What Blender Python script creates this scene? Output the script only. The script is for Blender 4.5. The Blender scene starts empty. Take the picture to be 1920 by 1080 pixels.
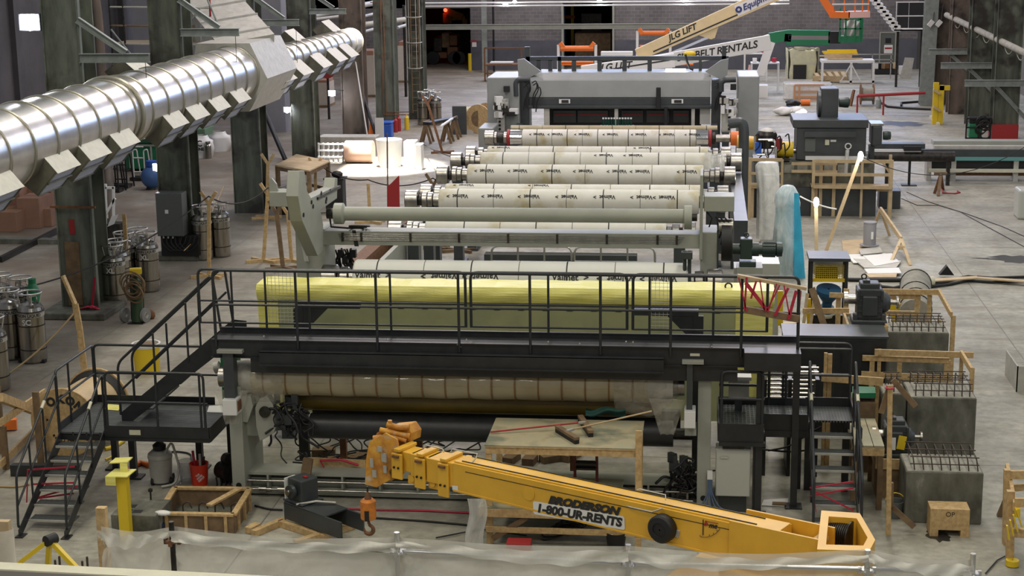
import bpy,math,random
from mathutils import Vector as V,Matrix
random.seed(7)
PI=math.pi
SC=bpy.context.scene
COL=SC.collection
ORG={}
FPX,CH=3050.0,8.7
TH,PS,RO=math.atan(680/3050.0),math.radians(6.8),math.radians(0.73)
CF=V((-math.sin(PS)*math.cos(TH),math.cos(PS)*math.cos(TH),-math.sin(TH)))
_R0=V((math.cos(PS),math.sin(PS),0))
_U0=_R0 .cross(CF)
CR=_R0*math.cos(RO)-_U0*math.sin(RO)
CU=_R0*math.sin(RO)+_U0*math.cos(RO)
cam_d=bpy.data.cameras.new('camera')
cam=bpy.data.objects.new('camera',cam_d)
COL.objects.link(cam)
cam_d.sensor_width=36.0
cam_d.lens=FPX/1920*36.0
cam_d.clip_start=0.1
cam_d.clip_end=600
m=Matrix.Identity(4)
for i in range(3):
 m[i][0],m[i][1],m[i][2]=CR[i],CU[i],-CF[i]
m[2][3]=CH
cam.matrix_world=m
SC.camera=cam
def W(px,py,X=None,Y=None,z=None):
 """the place in the hall seen at a photo pixel, given one known coordinate"""
 d=CF+CR*((px-960)/FPX)+CU*(-(py-540)/FPX)
 if z is not None:
  t=(z-CH)/d.z
 elif Y is not None:
  t=Y/d.y
 else:
  t=X/d.x
 return V((0,0,CH))+d*t
MATS={}
def mat(name,c,rough=0.6,metal=0.0,c2=None,scale=3.0,bump=0.0,detail=5.0,alpha=1.0,emit=None,es=1.0,streak=None,coat=0.0,trans=0.0,c3=None,dirt=None,distort=0.0,spec=0.5,ramp=(.36,.64)):
 if name in MATS:
  return MATS[name]
 mt=bpy.data.materials.new(name)
 mt.use_nodes=True
 nt=mt.node_tree
 N,L=nt.nodes,nt.links
 b=N['Principled BSDF']
 b.inputs['Roughness'].default_value=rough
 b.inputs['Metallic'].default_value=metal
 b.inputs['Specular IOR Level'].default_value=spec
 if coat:
  b.inputs['Coat Weight'].default_value=coat
 if trans:
  b.inputs['Transmission Weight'].default_value=trans
 if alpha<1:
  b.inputs['Alpha'].default_value=alpha
 if emit:
  b.inputs['Emission Color'].default_value=(*emit,1)
  b.inputs['Emission Strength'].default_value=es
 b.inputs['Base Color'].default_value=(*c,1)
 if c2 or bump:
  tc=N.new('ShaderNodeTexCoord')
  mp=N.new('ShaderNodeMapping')
  L.new(tc.outputs['Object'],mp.inputs[0])
  if streak:
   mp.inputs['Scale'].default_value=streak
  nz=N.new('ShaderNodeTexNoise')
  nz.inputs['Scale'].default_value=scale
  nz.inputs['Detail'].default_value=detail
  nz.inputs['Roughness'].default_value=0.6
  nz.inputs['Distortion'].default_value=distort
  L.new(mp.outputs[0],nz.inputs['Vector'])
  if c2:
   cr=N.new('ShaderNodeValToRGB')
   cr.color_ramp.elements[0].color=(*c,1)
   cr.color_ramp.elements[1].color=(*c2,1)
   cr.color_ramp.elements[0].position,cr.color_ramp.elements[1].position=ramp
   if c3:
    e=cr.color_ramp.elements.new(0.72)
    e.color=(*c3,1)
   L.new(nz.outputs['Fac'],cr.inputs[0])
   out=cr.outputs[0]
   if dirt:
    n2=N.new('ShaderNodeTexNoise')
    n2 .inputs['Scale'].default_value=dirt[1]
    n2 .inputs['Detail'].default_value=6
    L.new(tc.outputs['Object'],n2 .inputs['Vector'])
    r2=N.new('ShaderNodeValToRGB')
    r2 .color_ramp.elements[0].position=dirt[2]
    r2 .color_ramp.elements[1].position=dirt[2]+0.12
    L.new(n2 .outputs['Fac'],r2 .inputs[0])
    mx=N.new('ShaderNodeMix')
    mx.data_type='RGBA'
    L.new(r2 .outputs[0],mx.inputs[0])
    L.new(out,mx.inputs[6])
    mx.inputs[7].default_value=(*dirt[0],1)
    out=mx.outputs[2]
   L.new(out,b.inputs['Base Color'])
  if bump:
   bp=N.new('ShaderNodeBump')
   bp.inputs['Strength'].default_value=bump
   bp.inputs['Distance'].default_value=0.02
   L.new(nz.outputs['Fac'],bp.inputs['Height'])
   L.new(bp.outputs[0],b.inputs['Normal'])
 MATS[name]=mt
 return mt
SPLIT=set('duct_rib apron edge_channel turnbuckle hoop wheel tie_rod lower_lug castor plate_opening hose_guide bolt_hole arm_hole cable_gland foot black_hose rebar_bar rebar_hook sheave bolt printed_mark side_rail mid_rail adjuster_spindle actuator_rod yellow_film_end foot_block shelf_rail top_plate band shaft_coupling black_stripe conduit strap grout_pocket chrome_pipe pocket boom_cradle chassis angle_gauge drive_brace cross_brace'.split())
class MB:
 def __init__(s):
  s.v,s.f,s.sm,s.mi,s.m,s.g=[],[],[],[],0,[]
 def add(s,vs,fs,smooth=False):
  o=len(s.v)
  fo=len(s.f)
  s.v.extend(V(p)for p in vs)
  for f in fs:
   s.f.append([i+o for i in f])
   s.sm.append(smooth)
   s.mi.append(s.m)
  s.g.append((o,len(s.v),fo,len(s.f)))
  return s
 def hexa(s,c):
  return s.add(c,[(0,3,2,1),(4,5,6,7),(0,1,5,4),(1,2,6,5),(2,3,7,6),(3,0,4,7)])
 def b(s,x0,x1,y0,y1,z0,z1):
  return s.hexa([(x0,y0,z0),(x1,y0,z0),(x1,y1,z0),(x0,y1,z0),(x0,y0,z1),(x1,y0,z1),(x1,y1,z1),(x0,y1,z1)])
 def bc(s,c,sz,rz=0.0):
  c=V(c)
  co,si=math.cos(rz),math.sin(rz)
  h=[k/2 for k in sz]
  ps=[]
  for z in(-h[2],h[2]):
   for x,y in((-h[0],-h[1]),(h[0],-h[1]),(h[0],h[1]),(-h[0],h[1])):
    ps.append(c+V((x*co-y*si,x*si+y*co,z)))
  return s.hexa(ps)
 def beam(s,p,q,w,h,up=(0,0,1)):
  p,q=V(p),V(q)
  d=(q-p).normalized()
  up=V(up)
  if abs(d.dot(up.normalized()))>0.98:
   up=V((0,1,0))if abs(d.y)<0.9 else V((1,0,0))
  sx=d.cross(up).normalized()*(w/2)
  sz=sx.cross(d).normalized()*(h/2)
  return s.hexa([p-sx-sz,p+sx-sz,q+sx-sz,q-sx-sz,p-sx+sz,p+sx+sz,q+sx+sz,q-sx+sz])
 def ibeam(s,p,q,w,h,t=0.02,up=(0,0,1)):
  p,q=V(p),V(q)
  d=(q-p).normalized()
  up=V(up)
  if abs(d.dot(up))>0.98:
   up=V((0,1,0))
  sx=d.cross(up).normalized()
  sz=sx.cross(d).normalized()
  s.beam(p+sz*(h/2-t/2),q+sz*(h/2-t/2),w,t,up)
  s.beam(p-sz*(h/2-t/2),q-sz*(h/2-t/2),w,t,up)
  s.beam(p,q,t,h-2*t,up)
  return s
 def _ring(s,c,d,r,n,ref=None):
  d=V(d).normalized()
  a=ref if ref is not None else(V((0,0,1))if abs(d.z)<0.9 else V((1,0,0)))
  u=d.cross(a).normalized()
  w=d.cross(u).normalized()
  return[c+(u*math.cos(2*PI*k/n)+w*math.sin(2*PI*k/n))*r for k in range(n)]
 def cyl(s,p,q,r,r2=None,n=16,caps=True):
  p,q=V(p),V(q)
  r2=r if r2 is None else r2
  d=q-p
  a,c=s._ring(p,d,r,n),s._ring(q,d,r2,n)
  s.add(a+c,[(k,n+k,n+(k+1)%n,(k+1)%n)for k in range(n)],True)
  if caps:
   if r>1e-5:
    s.add(a,[list(range(n))])
   if r2>1e-5:
    s.add(c,[list(range(n))[::-1]])
  return s
 def lathe(s,p,d,prof,n=20,smooth=True):
  """prof: [(distance along d, radius)]; hard edges between segments"""
  p,d=V(p),V(d).normalized()
  for(a,ra),(c,rc)in zip(prof,prof[1:]):
   r1,r2=s._ring(p+d*a,d,max(ra,1e-4),n),s._ring(p+d*c,d,max(rc,1e-4),n)
   s.add(r1+r2,[(k,n+k,n+(k+1)%n,(k+1)%n)for k in range(n)],smooth)
  return s
 def tube(s,pts,r,n=8,closed=False):
  pts=[V(p)for p in pts]
  N=len(pts)
  rings=[]
  ref=None
  for i,p in enumerate(pts):
   if closed:
    d=pts[(i+1)%N]-pts[i-1]
   else:
    d=pts[min(i+1,N-1)]-pts[max(i-1,0)]
   if d.length<1e-9:
    d=V((0,0,1))
   d.normalize()
   if ref is None:
    ref=V((0,0,1))if abs(d.z)<0.9 else V((1,0,0))
   u=ref-d*ref.dot(d)
   if u.length<1e-4:
    u=d.orthogonal()
   u.normalize()
   ref=u
   w=d.cross(u)
   rr=r[i]if isinstance(r,(list,tuple))else r
   rings.append([p+(u*math.cos(2*PI*k/n)+w*math.sin(2*PI*k/n))*rr for k in range(n)])
  vs=[x for q in rings for x in q]
  fs=[]
  M=N if closed else N-1
  for i in range(M):
   j=(i+1)%N
   for k in range(n):
    fs.append((i*n+k,i*n+(k+1)%n,j*n+(k+1)%n,j*n+k))
  s.add(vs,fs,True)
  if not closed:
   s.add(rings[0],[list(range(n))[::-1]])
   s.add(rings[-1],[list(range(n))])
  return s
 def prism(s,pts,depth):
  """pts: 3-D outline (planar), depth: vector"""
  pts=[V(p)for p in pts]
  n=len(pts)
  dv=V(depth)
  vs=pts+[p+dv for p in pts]
  fs=[list(range(n))[::-1],[n+k for k in range(n)]]
  fs+=[(k,(k+1)%n,n+(k+1)%n,n+k)for k in range(n)]
  return s.add(vs,fs)
 def slab(s,q,th):
  """four corners, thickness along the normal"""
  q=[V(p)for p in q]
  nrm=(q[1]-q[0]).cross(q[3]-q[0]).normalized()*th
  return s.prism(q,nrm)
 def sphere(s,c,r,n=14,sc=(1,1,1)):
  c=V(c)
  vs,fs=[],[]
  m_=n//2
  for i in range(m_+1):
   a=PI*i/m_
   for k in range(n):
    t=2*PI*k/n
    vs.append(c+V((math.sin(a)*math.cos(t)*r*sc[0],math.sin(a)*math.sin(t)*r*sc[1],math.cos(a)*r*sc[2])))
  for i in range(m_):
   for k in range(n):
    fs.append((i*n+k,(i+1)*n+k,(i+1)*n+(k+1)%n,i*n+(k+1)%n))
  return s.add(vs,fs,True)
 def grid(s,nx,ny,fn,smooth=True):
  vs=[V(fn(i/nx,j/ny))for j in range(ny+1)for i in range(nx+1)]
  fs=[(j*(nx+1)+i,j*(nx+1)+i+1,(j+1)*(nx+1)+i+1,(j+1)*(nx+1)+i)for j in range(ny)for i in range(nx)]
  return s.add(vs,fs,smooth)
 def ring(s,c,d,R_,r,n=24,k=6):
  c=V(c)
  return s.tube(s._ring(c,d,R_,n),r,k,closed=True)
 def pieces(s):
  """face groups whose boxes touch, as separate builders"""
  n=len(s.g)
  bx=[]
  for a,b,_,_ in s.g:
   vs=s.v[a:b]
   bx.append(([min(p[i]for p in vs)-.003 for i in range(3)],[max(p[i]for p in vs)+.003 for i in range(3)]))
  par=list(range(n))
  def find(i):
   while par[i]!=i:
    i=par[i]
   return i
  for i in range(n):
   for j in range(i):
    if all(bx[i][0][k]<=bx[j][1][k]and bx[j][0][k]<=bx[i][1][k]for k in range(3)):
     par[find(i)]=find(j)
  out={}
  for i,(a,b,c,d)in enumerate(s.g):
   q=out.setdefault(find(i),MB())
   o=len(q.v)-a
   q.v+=s.v[a:b]
   q.f+=[[k+o for k in f]for f in s.f[c:d]]
   q.sm+=s.sm[c:d]
   q.mi+=s.mi[c:d]
  return list(out.values())
 def build(s,name,mats,parent=None,origin=None,bevel=0.0,label=None):
  if name in SPLIT and parent is not None and len(s.g)>1:
   ps=s.pieces()
   if len(ps)>1:
    for q in ps[1:]:
     q.build(name,mats,parent,None,bevel,label)
    return ps[0].build(name,mats,parent,None,bevel,label)
  if parent is not None:
   org=ORG[parent.name]
  elif origin is not None:
   org=V(origin)
  else:
   lo=V([min(p[i]for p in s.v)for i in range(3)])
   hi=V([max(p[i]for p in s.v)for i in range(3)])
   org=V(((lo.x+hi.x)/2,(lo.y+hi.y)/2,lo.z))
  me=bpy.data.meshes.new(name)
  me.from_pydata([p-org for p in s.v],[],s.f)
  if not isinstance(mats,(list,tuple)):
   mats=[mats]
  for mm in mats:
   me.materials.append(mm)
  me.polygons.foreach_set('use_smooth',s.sm)
  me.polygons.foreach_set('material_index',s.mi)
  me.update()
  o=bpy.data.objects.new(name,me)
  COL.objects.link(o)
  if parent is not None:
   o.parent=parent
  else:
   o.location=org
  ORG[o.name]=org
  if bevel:
   bm=o.modifiers.new('bevel','BEVEL')
   bm.width=bevel
   bm.segments=2
   bm.limit_method='ANGLE'
   bm.angle_limit=math.radians(50)
  if label:
   o['label']=label
  return o
def tag(o,label,cat,group=None):
 o['label']=label
 o['category']=cat
 if group:
  o['group']=group
 return o
def struct(o):
 o['kind']='structure'
 return o
def thing(name,label,cat,loc=(0,0,0),group=None):
 o=bpy.data.objects.new(name,None)
 o.empty_display_size=0.1
 COL.objects.link(o)
 o.location=loc
 ORG[o.name]=V(loc)
 return tag(o,label,cat,group)
def kids(o):
 return[c for c in COL.objects if c.parent==o]
KIDS={}
def copy_tree(o,loc=None,rz=None,label=None,group=None,scale=None,_p=None):
 c=o.copy()
 COL.objects.link(c)
 if _p is not None:
  c.parent=_p
 if o.name not in KIDS:
  KIDS[o.name]=kids(o)
 for ch in KIDS[o.name]:
  copy_tree(ch,_p=c)
 if loc is not None:
  c.location=loc
 if rz is not None:
  c.rotation_euler=(0,0,rz)
 if scale is not None:
  c.scale=scale if hasattr(scale,'__len__')else(scale,)*3
 if label:
  c['label']=label
 if group:
  c['group']=group
 return c
def place(proto,used,loc,rz=0.0,label=None,group=None,scale=None):
 """first call moves the prototype itself, later calls copy it"""
 if proto.name not in used:
  used.add(proto.name)
  if proto.name not in KIDS:
   KIDS[proto.name]=kids(proto)
  proto.location=loc
  proto.rotation_euler=(0,0,rz)
  if scale is not None:
   proto.scale=scale if hasattr(scale,'__len__')else(scale,)*3
  if label:
   proto['label']=label
  if group:
   proto['group']=group
  return proto
 return copy_tree(proto,loc,rz,label,group,scale)
USED=set()
def text_mesh(txt,size,bold=0.0,shear=0.0,ext=0.0,font_space=1.0):
 """flat lettering as (vertices, faces), centred on the origin in the xy plane"""
 cu=bpy.data.curves.new('lettering','FONT')
 cu.body=txt
 cu.size=size
 cu.align_x='CENTER'
 cu.align_y='CENTER'
 cu.offset=bold
 cu.shear=shear
 cu.extrude=ext
 cu.space_character=font_space
 cu.resolution_u=3
 o=bpy.data.objects.new('lettering',cu)
 COL.objects.link(o)
 dg=bpy.context.evaluated_depsgraph_get()
 me=bpy.data.meshes.new_from_object(o.evaluated_get(dg))
 vs=[v.co.copy()for v in me.vertices]
 fs=[list(p.vertices)for p in me.polygons]
 bpy.data.objects.remove(o)
 bpy.data.curves.remove(cu)
 bpy.data.meshes.remove(me)
 return vs,fs
TXT={}
def put_text(mb,txt,size,c,u,w,bold=0.0,shear=0.0,width=None,off=0.004):
 """lettering on a flat face: c centre, u reading direction, w up direction"""
 key=(txt,size,bold,shear)
 if key not in TXT:
  TXT[key]=text_mesh(txt,size,bold,shear)
 vs,fs=TXT[key]
 c,u,w=V(c),V(u).normalized(),V(w).normalized()
 n=u.cross(w).normalized()
 k=1.0
 if width:
  xs=[p.x for p in vs]
  k=width/(max(xs)-min(xs))
 mb.add([c+u*(p.x*k)+w*p.y+n*off for p in vs],fs)
 return mb
def rail_path(pts,r,bend=0.12,n=8,k=5):
 """polyline with rounded corners"""
 pts=[V(p)for p in pts]
 out=[pts[0]]
 for i in range(1,len(pts)-1):
  a,b_,c=pts[i-1],pts[i],pts[i+1]
  d1,d2=(a-b_),(c-b_)
  t=min(bend,d1 .length*0.45,d2 .length*0.45)
  p1,p2=b_+d1 .normalized()*t,b_+d2 .normalized()*t
  for j in range(k+1):
   s_=j/k
   out.append(p1*(1-s_)**2+b_*2*s_*(1-s_)+p2*s_**2)
 out.append(pts[-1])
 return out
def sag(p,q,d,n=14):
 p,q=V(p),V(q)
 return[p.lerp(q,i/n)-V((0,0,d*4*(i/n)*(1-i/n)))for i in range(n+1)]
M=dict(machine=mat('machine_grey_paint',(.33,.34,.29),.45,c2=(.29,.30,.26),scale=2),machine_dk=mat('dark_grey_machine_paint',(.035,.042,.045),.4,c2=(.05,.057,.06),scale=2),blackst=mat('black_painted_steel',(.014,.016,.018),.42,c2=(.024,.026,.028),scale=4),railst=mat('charcoal_rail_paint',(.022,.025,.028),.4),black=mat('black_rubber',(.008,.008,.009),.55),steel=mat('bright_machined_steel',(.46,.44,.41),.3,1.0,c2=(.30,.285,.26),scale=6),stain=mat('stainless_tank_steel',(.46,.44,.40),.22,1.0,c2=(.26,.245,.215),scale=4,streak=(1,1,.15)),darkm=mat('oiled_dark_metal',(.06,.055,.05),.4,.7,c2=(.03,.028,.025),scale=8),galv=mat('galvanised_duct',(.74,.73,.71),.3,1.0,c2=(.60,.59,.56),scale=1.6,bump=.06),galvm=mat('matte_galvanised_sheet',(.52,.51,.46),.6,.35,c2=(.43,.42,.38),scale=5),column=mat('grimy_green_steel',(.040,.046,.034),.65,c2=(.105,.118,.088),scale=2.4,streak=(1.4,1.4,.25),bump=.2,dirt=((.022,.019,.014),1.1,.50)),columnp=mat('pale_green_steel',(.070,.082,.066),.65,c2=(.165,.185,.15),scale=2.2,streak=(1.4,1.4,.3),bump=.2,dirt=((.05,.045,.032),1.1,.55)),columnb=mat('rusty_brown_steel',(.16,.12,.095),.7,c2=(.08,.065,.05),scale=2.2,streak=(1,1,.35),dirt=((.03,.022,.018),1.2,.55)),bracket=mat('grey_green_bracket_paint',(.27,.30,.28),.5,c2=(.20,.225,.21),scale=4),conc=mat('cast_concrete',(.095,.095,.072),.85,c2=(.165,.165,.135),c3=(.27,.27,.235),scale=3,bump=.25,streak=(1.5,1.5,.7),dirt=((.06,.058,.043),1.8,.54)),concl=mat('pale_concrete',(.33,.32,.27),.9,c2=(.23,.22,.185),scale=5,bump=.3),wood=mat('new_softwood',(.58,.41,.20),.65,c2=(.42,.28,.125),scale=5,streak=(3,3,3),detail=3),woodl=mat('pale_plywood',(.55,.42,.25),.6,c2=(.43,.32,.18),scale=3),woodd=mat('weathered_wood',(.22,.145,.075),.75,c2=(.14,.09,.05),scale=5),ply=mat('grey_plywood',(.31,.30,.205),.6,c2=(.44,.35,.20),scale=1.6,dirt=((.17,.18,.13),1.6,.50)),yel=mat('crane_yellow',(.76,.44,.045),.42,c2=(.66,.37,.035),scale=2.0),yelw=mat('safety_yellow',(.70,.50,.02),.45),yelwrap=mat('yellow_plastic_film',(.80,.76,.26),.42,c2=(.70,.65,.14),scale=3,streak=(.5,3,6),bump=.5),wraplow=mat('cloudy_wrap',(.37,.385,.20),.35,c2=(.31,.33,.19),scale=2,coat=.3),paper=mat('white_paper_wrap',(.74,.73,.67),.75,c2=(.65,.63,.55),scale=1.4,dirt=((.52,.45,.27),1.5,.57)),paperw=mat('clean_white_wrap',(.70,.70,.66),.7,c2=(.64,.64,.60),scale=1.4),tan=mat('brown_kraft_wrap',(.38,.325,.20),.35,c2=(.47,.41,.27),scale=1.5,coat=.4,bump=.2),tape=mat('packing_tape',(.24,.145,.06),.4),gold=mat('gold_brown_film',(.15,.10,.012),.35,c2=(.10,.07,.01),scale=2),ink=mat('black_print',(.02,.02,.02),.6),white=mat('white_paint',(.72,.72,.70),.5),red=mat('red_paint',(.32,.02,.022),.5),redtape=mat('red_barrier_tape',(.42,.02,.05),.4),orange=mat('orange_paint',(.75,.17,.02),.45),hookor=mat('worn_orange_paint',(.70,.22,.02),.5,c2=(.45,.16,.03),scale=12),rust=mat('rusty_brown_metal',(.20,.09,.035),.7,c2=(.12,.055,.025),scale=12),green=mat('green_paint',(.01,.17,.07),.45),greend=mat('dark_green_motor',(.02,.04,.035),.4),blue=mat('blue_plastic',(.02,.10,.48),.4),cyan=mat('cyan_tarp',(.05,.48,.72),.35,bump=.4,c2=(.04,.40,.62),scale=3),card=mat('cardboard',(.32,.17,.11),.8,c2=(.26,.14,.09),scale=2),duct_in=mat('louvre_blue_reflection',(.42,.47,.62),.45,.3),film=mat('clear_poly_film',(.92,.90,.80),.3,alpha=.52,c2=(.82,.80,.71),scale=2,bump=.5,distort=1.5,detail=4),hem=mat('folded_poly_film',(.95,.93,.83),.3,alpha=.72,c2=(.80,.78,.68),scale=2,bump=.5,distort=1),filmw=mat('wrinkled_clear_film',(.90,.90,.86),.22,alpha=.66,c2=(.68,.69,.67),scale=3,bump=1.0,distort=1.2,detail=6),filmk=mat('roll_end_film',(.80,.78,.70),.12,alpha=.3,c2=(.5,.46,.36),scale=5,bump=1.0,distort=3),filmc=mat('bluish_clear_film',(.46,.63,.67),.12,alpha=.85,c2=(.80,.87,.88),scale=2.5,bump=1.0,distort=1.5,detail=6,streak=(1.5,1.5,.6)),rope=mat('tan_rope',(.42,.30,.16),.8),cable=mat('black_cable',(.012,.012,.012),.6),cableg=mat('grey_cable',(.2,.2,.2),.5),grate=mat('steel_grating',(.11,.12,.12),.45,.3),chrome=mat('chrome',(.75,.75,.74),.12,1.0),rebar=mat('rebar',(.055,.04,.03),.7),lamp=mat('work_lamp_glow',(1,1,1),.4,emit=(.93,.95,1.0),es=60),bulb=mat('bulb_glow',(1,1,1),.4,emit=(1.0,.93,.82),es=14),elbox=mat('electrical_box_grey',(.47,.48,.43),.4),headyel=mat('worn_crane_casting',(.70,.36,.04),.5,c2=(.42,.16,.03),scale=5,dirt=((.5,.42,.3),6,.58)),elboxd=mat('dark_electrical_grey',(.10,.11,.105),.45),foreb=mat('cream_painted_beam',(.62,.60,.45),.55,c2=(.56,.54,.41),scale=6),foreg=mat('grey_painted_web',(.27,.25,.22),.6),)
# floor
def floor_mat():
 mt=bpy.data.materials.new('worn_hall_concrete')
 mt.use_nodes=True
 nt=mt.node_tree
 N,L=nt.nodes,nt.links
 b=N['Principled BSDF']
 g=N.new('ShaderNodeNewGeometry')
 def noise(sc,det,st=(1,1,1),ro=.6):
  mp=N.new('ShaderNodeMapping')
  mp.inputs['Scale'].default_value=st
  L.new(g.outputs['Position'],mp.inputs[0])
  n=N.new('ShaderNodeTexNoise')
  n.inputs['Scale'].default_value=sc
  n.inputs['Detail'].default_value=det
  n.inputs['Roughness'].default_value=ro
  L.new(mp.outputs[0],n.inputs['Vector'])
  return n.outputs['Fac']
 def ramp(f,a,c,p0,p1):
  r=N.new('ShaderNodeValToRGB')
  r.color_ramp.elements[0].position,r.color_ramp.elements[1].position=p0,p1
  r.color_ramp.elements[0].color,r.color_ramp.elements[1].color=(*a,1),(*c,1)
  L.new(f,r.inputs[0])
  return r.outputs[0]
 def mix(f,a,c,mode='MIX'):
  x=N.new('ShaderNodeMix')
  x.data_type='RGBA'
  x.blend_type=mode
  if isinstance(f,float):
   x.inputs[0].default_value=f
  else:
   L.new(f,x.inputs[0])
  for i,k in((6,a),(7,c)):
   if isinstance(k,tuple):
    x.inputs[i].default_value=(*k,1)
   else:
    L.new(k,x.inputs[i])
  return x.outputs[2]
 base=ramp(noise(.6,8),(.235,.225,.18),(.425,.41,.345),.34,.66)
 fine=ramp(noise(6,6),(.72,.72,.71),(1.12,1.12,1.12),.3,.7)
 c=mix(1.0,base,fine,'MULTIPLY')
 drag=ramp(noise(1.1,6,(.25,1.6,1)),(0,0,0),(1,1,1),.52,.72)
 c=mix(drag,c,(.21,.19,.15))
 sx=N.new('ShaderNodeSeparateXYZ')
 L.new(g.outputs['Position'],sx.inputs[0])
 mr=N.new('ShaderNodeMapRange')
 mr.inputs[1].default_value,mr.inputs[2].default_value=-8.5,-15.0
 L.new(sx.outputs[0],mr.inputs[0])
 m2=N.new('ShaderNodeMath')
 m2 .operation='MULTIPLY'
 L.new(mr.outputs[0],m2 .inputs[0])
 L.new(ramp(noise(.5,5),(.35,.35,.35),(1,1,1),.35,.6),m2 .inputs[1])
 c=mix(m2 .outputs[0],c,(.185,.148,.112))
 for ax,per in((0,6.5),(1,6.5)):
  md=N.new('ShaderNodeMath')
  md.operation='PINGPONG'
  md.inputs[1].default_value=per/2
  L.new(sx.outputs[ax],md.inputs[0])
  lt=N.new('ShaderNodeMath')
  lt.operation='LESS_THAN'
  lt.inputs[1].default_value=.012
  L.new(md.outputs[0],lt.inputs[0])
  c=mix(lt.outputs[0],c,(.16,.15,.13))
 L.new(c,b.inputs['Base Color'])
 L.new(ramp(noise(1.3,5),(.42,.42,.42),(.75,.75,.75),.35,.65),b.inputs['Roughness'])
 bp=N.new('ShaderNodeBump')
 bp.inputs['Strength'].default_value=.15
 bp.inputs['Distance'].default_value=.01
 L.new(noise(8,6),bp.inputs['Height'])
 L.new(bp.outputs[0],b.inputs['Normal'])
 return mt
struct(MB().b(-40,32,2,128,-.4,0).build('floor',floor_mat()))
YW=100.0
def block_mat(name,c1,c2,mortar,sc=1.0):
 mt=bpy.data.materials.new(name)
 mt.use_nodes=True
 N,L=mt.node_tree.nodes,mt.node_tree.links
 b=N['Principled BSDF']
 b.inputs['Roughness'].default_value=.85
 tc=N.new('ShaderNodeTexCoord')
 mp=N.new('ShaderNodeMapping')
 mp.inputs['Rotation'].default_value=(PI/2,0,0)
 L.new(tc.outputs['Object'],mp.inputs[0])
 br=N.new('ShaderNodeTexBrick')
 br.inputs['Scale'].default_value=1.0
 br.inputs['Brick Width'].default_value=.42
 br.inputs['Row Height'].default_value=.21
 br.inputs['Mortar Size'].default_value=.012
 br.inputs['Color1'].default_value=(*c1,1)
 br.inputs['Color2'].default_value=(*c2,1)
 br.inputs['Mortar'].default_value=(*mortar,1)
 L.new(mp.outputs[0],br.inputs['Vector'])
 n=N.new('ShaderNodeTexNoise')
 n.inputs['Scale'].default_value=.7
 n.inputs['Detail'].default_value=6
 L.new(tc.outputs['Object'],n.inputs['Vector'])
 x=N.new('ShaderNodeMix')
 x.data_type='RGBA'
 x.blend_type='MULTIPLY'
 x.inputs[0].default_value=.75
 L.new(br.outputs[0],x.inputs[6])
 L.new(n.outputs['Fac'],x.inputs[7])
 L.new(x.outputs[2],b.inputs['Base Color'])
 return mt
blockw=block_mat('grey_block_wall',(.25,.235,.24),(.20,.187,.195),(.33,.31,.31))
bandw=mat('dark_blue_grey_wall_band',(.075,.08,.10),.6,c2=(.095,.10,.12),scale=1)
darkw=mat('dark_room_wall',(.05,.05,.055),.9)
leftw=mat('pale_grey_panel_wall',(.26,.26,.28),.7,c2=(.20,.20,.22),scale=.5)
TOPZ=9.0
def wx(px,py=60):
 return W(px,py,Y=YW).x
def wz(py,px=1000):
 return W(px,py,Y=YW).z
band=wz(76)
segs=[(wx(883,100),wx(1055,100)),(wx(1150,100),12.6)]
for a,c in segs:
 w_=MB()
 w_.m=0
 w_.b(a,c,YW,YW+.4,band,TOPZ)
 w_.m=1
 w_.b(a,c,YW-.01,YW+.4,0,band)
 struct(w_.build('wall_back',[blockw,bandw]))
struct(MB().b(wx(797,100)-8,wx(883,100),YW,YW+.4,wz(14),TOPZ).build('wall_back',blockw))
struct(MB().b(wx(1055,100),wx(1150,100),YW,YW+.4,wz(4),TOPZ).build('wall_back',blockw))
struct(MB().b(-40,wx(795,100)-.3,YW,YW+.4,0,TOPZ).build('wall_back',blockw))
r_=MB()
r_.b(-24,10,121,121.3,0,9)
r_.b(-24.3,-24,100.4,121.3,0,9)
r_.b(10,10.3,100.4,121.3,0,9)
struct(r_.build('wall_back',darkw))
struct(MB().b(-24,10,100.4,121.3,9,9.3).build('ceiling',darkw))
for px,nm in((1055,1),(1150,2),(794,3)):
 x=wx(px,100)
 struct(MB().b(x-.06,x+.06,YW-.08,YW+.5,0,wz(8)).build('trim_%d'%nm,M['machine']))
lw=MB()
for k in range(14):
 y0=26+k*5.4
 lw.m=1 if k>4 else 0
 lw.b(-24.5,-24.2,y0,y0+5.3,0,10)
 lw.b(-24.25,-24.0,y0+2.2,y0+2.75,0,10)
struct(lw.build('wall_left',[leftw,mat('dark_panel_wall',(.085,.08,.085),.8,c2=(.055,.052,.055),scale=.6)]))  # far panels have a darker colour than the near ones
rw=MB()
for k in range(14):
 y0=56+k*3.3
 rw.b(16.0,16.3,y0,y0+3.25,0,12)
struct(rw.build('wall_right',mat('brown_grey_siding',(.13,.125,.11),.8,c2=(.19,.185,.17),scale=1.2,streak=(1,1,.2))))
struct(MB().b(12.6,16,YW,YW+.4,0,TOPZ).build('wall_back',mat('dark_corner_wall',(.07,.072,.07),.8)))
x0,x1=W(1650,100,Y=YW).x,W(1677,100,Y=YW).x
d=MB().b(x0,x1,YW-.07,YW-.015,0.0,2.15).build('door_1',M['elboxd'])
struct(d)
fr=MB()
fr.b(x0-.07,x0,YW-.1,YW,0,2.22)
fr.b(x1,x1+.07,YW-.1,YW,0,2.22)
fr.b(x0,x1,YW-.1,YW,2.15,2.22)
fr.build('door_frame',M['machine'],d)
MB().b(x0+.06,x0+.14,YW-.13,YW-.07,1.0,1.06).build('door_handle',M['steel'],d)
MB().b(x0+.28,x0+.62,YW-.075,YW-.07,1.55,1.85).build('door_pane',M['black'],d)
s_=MB()
s_.m=0
s_.b(x0+.22,x0+.72,YW-.085,YW-.07,.95,1.45)
s_.m=1
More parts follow.
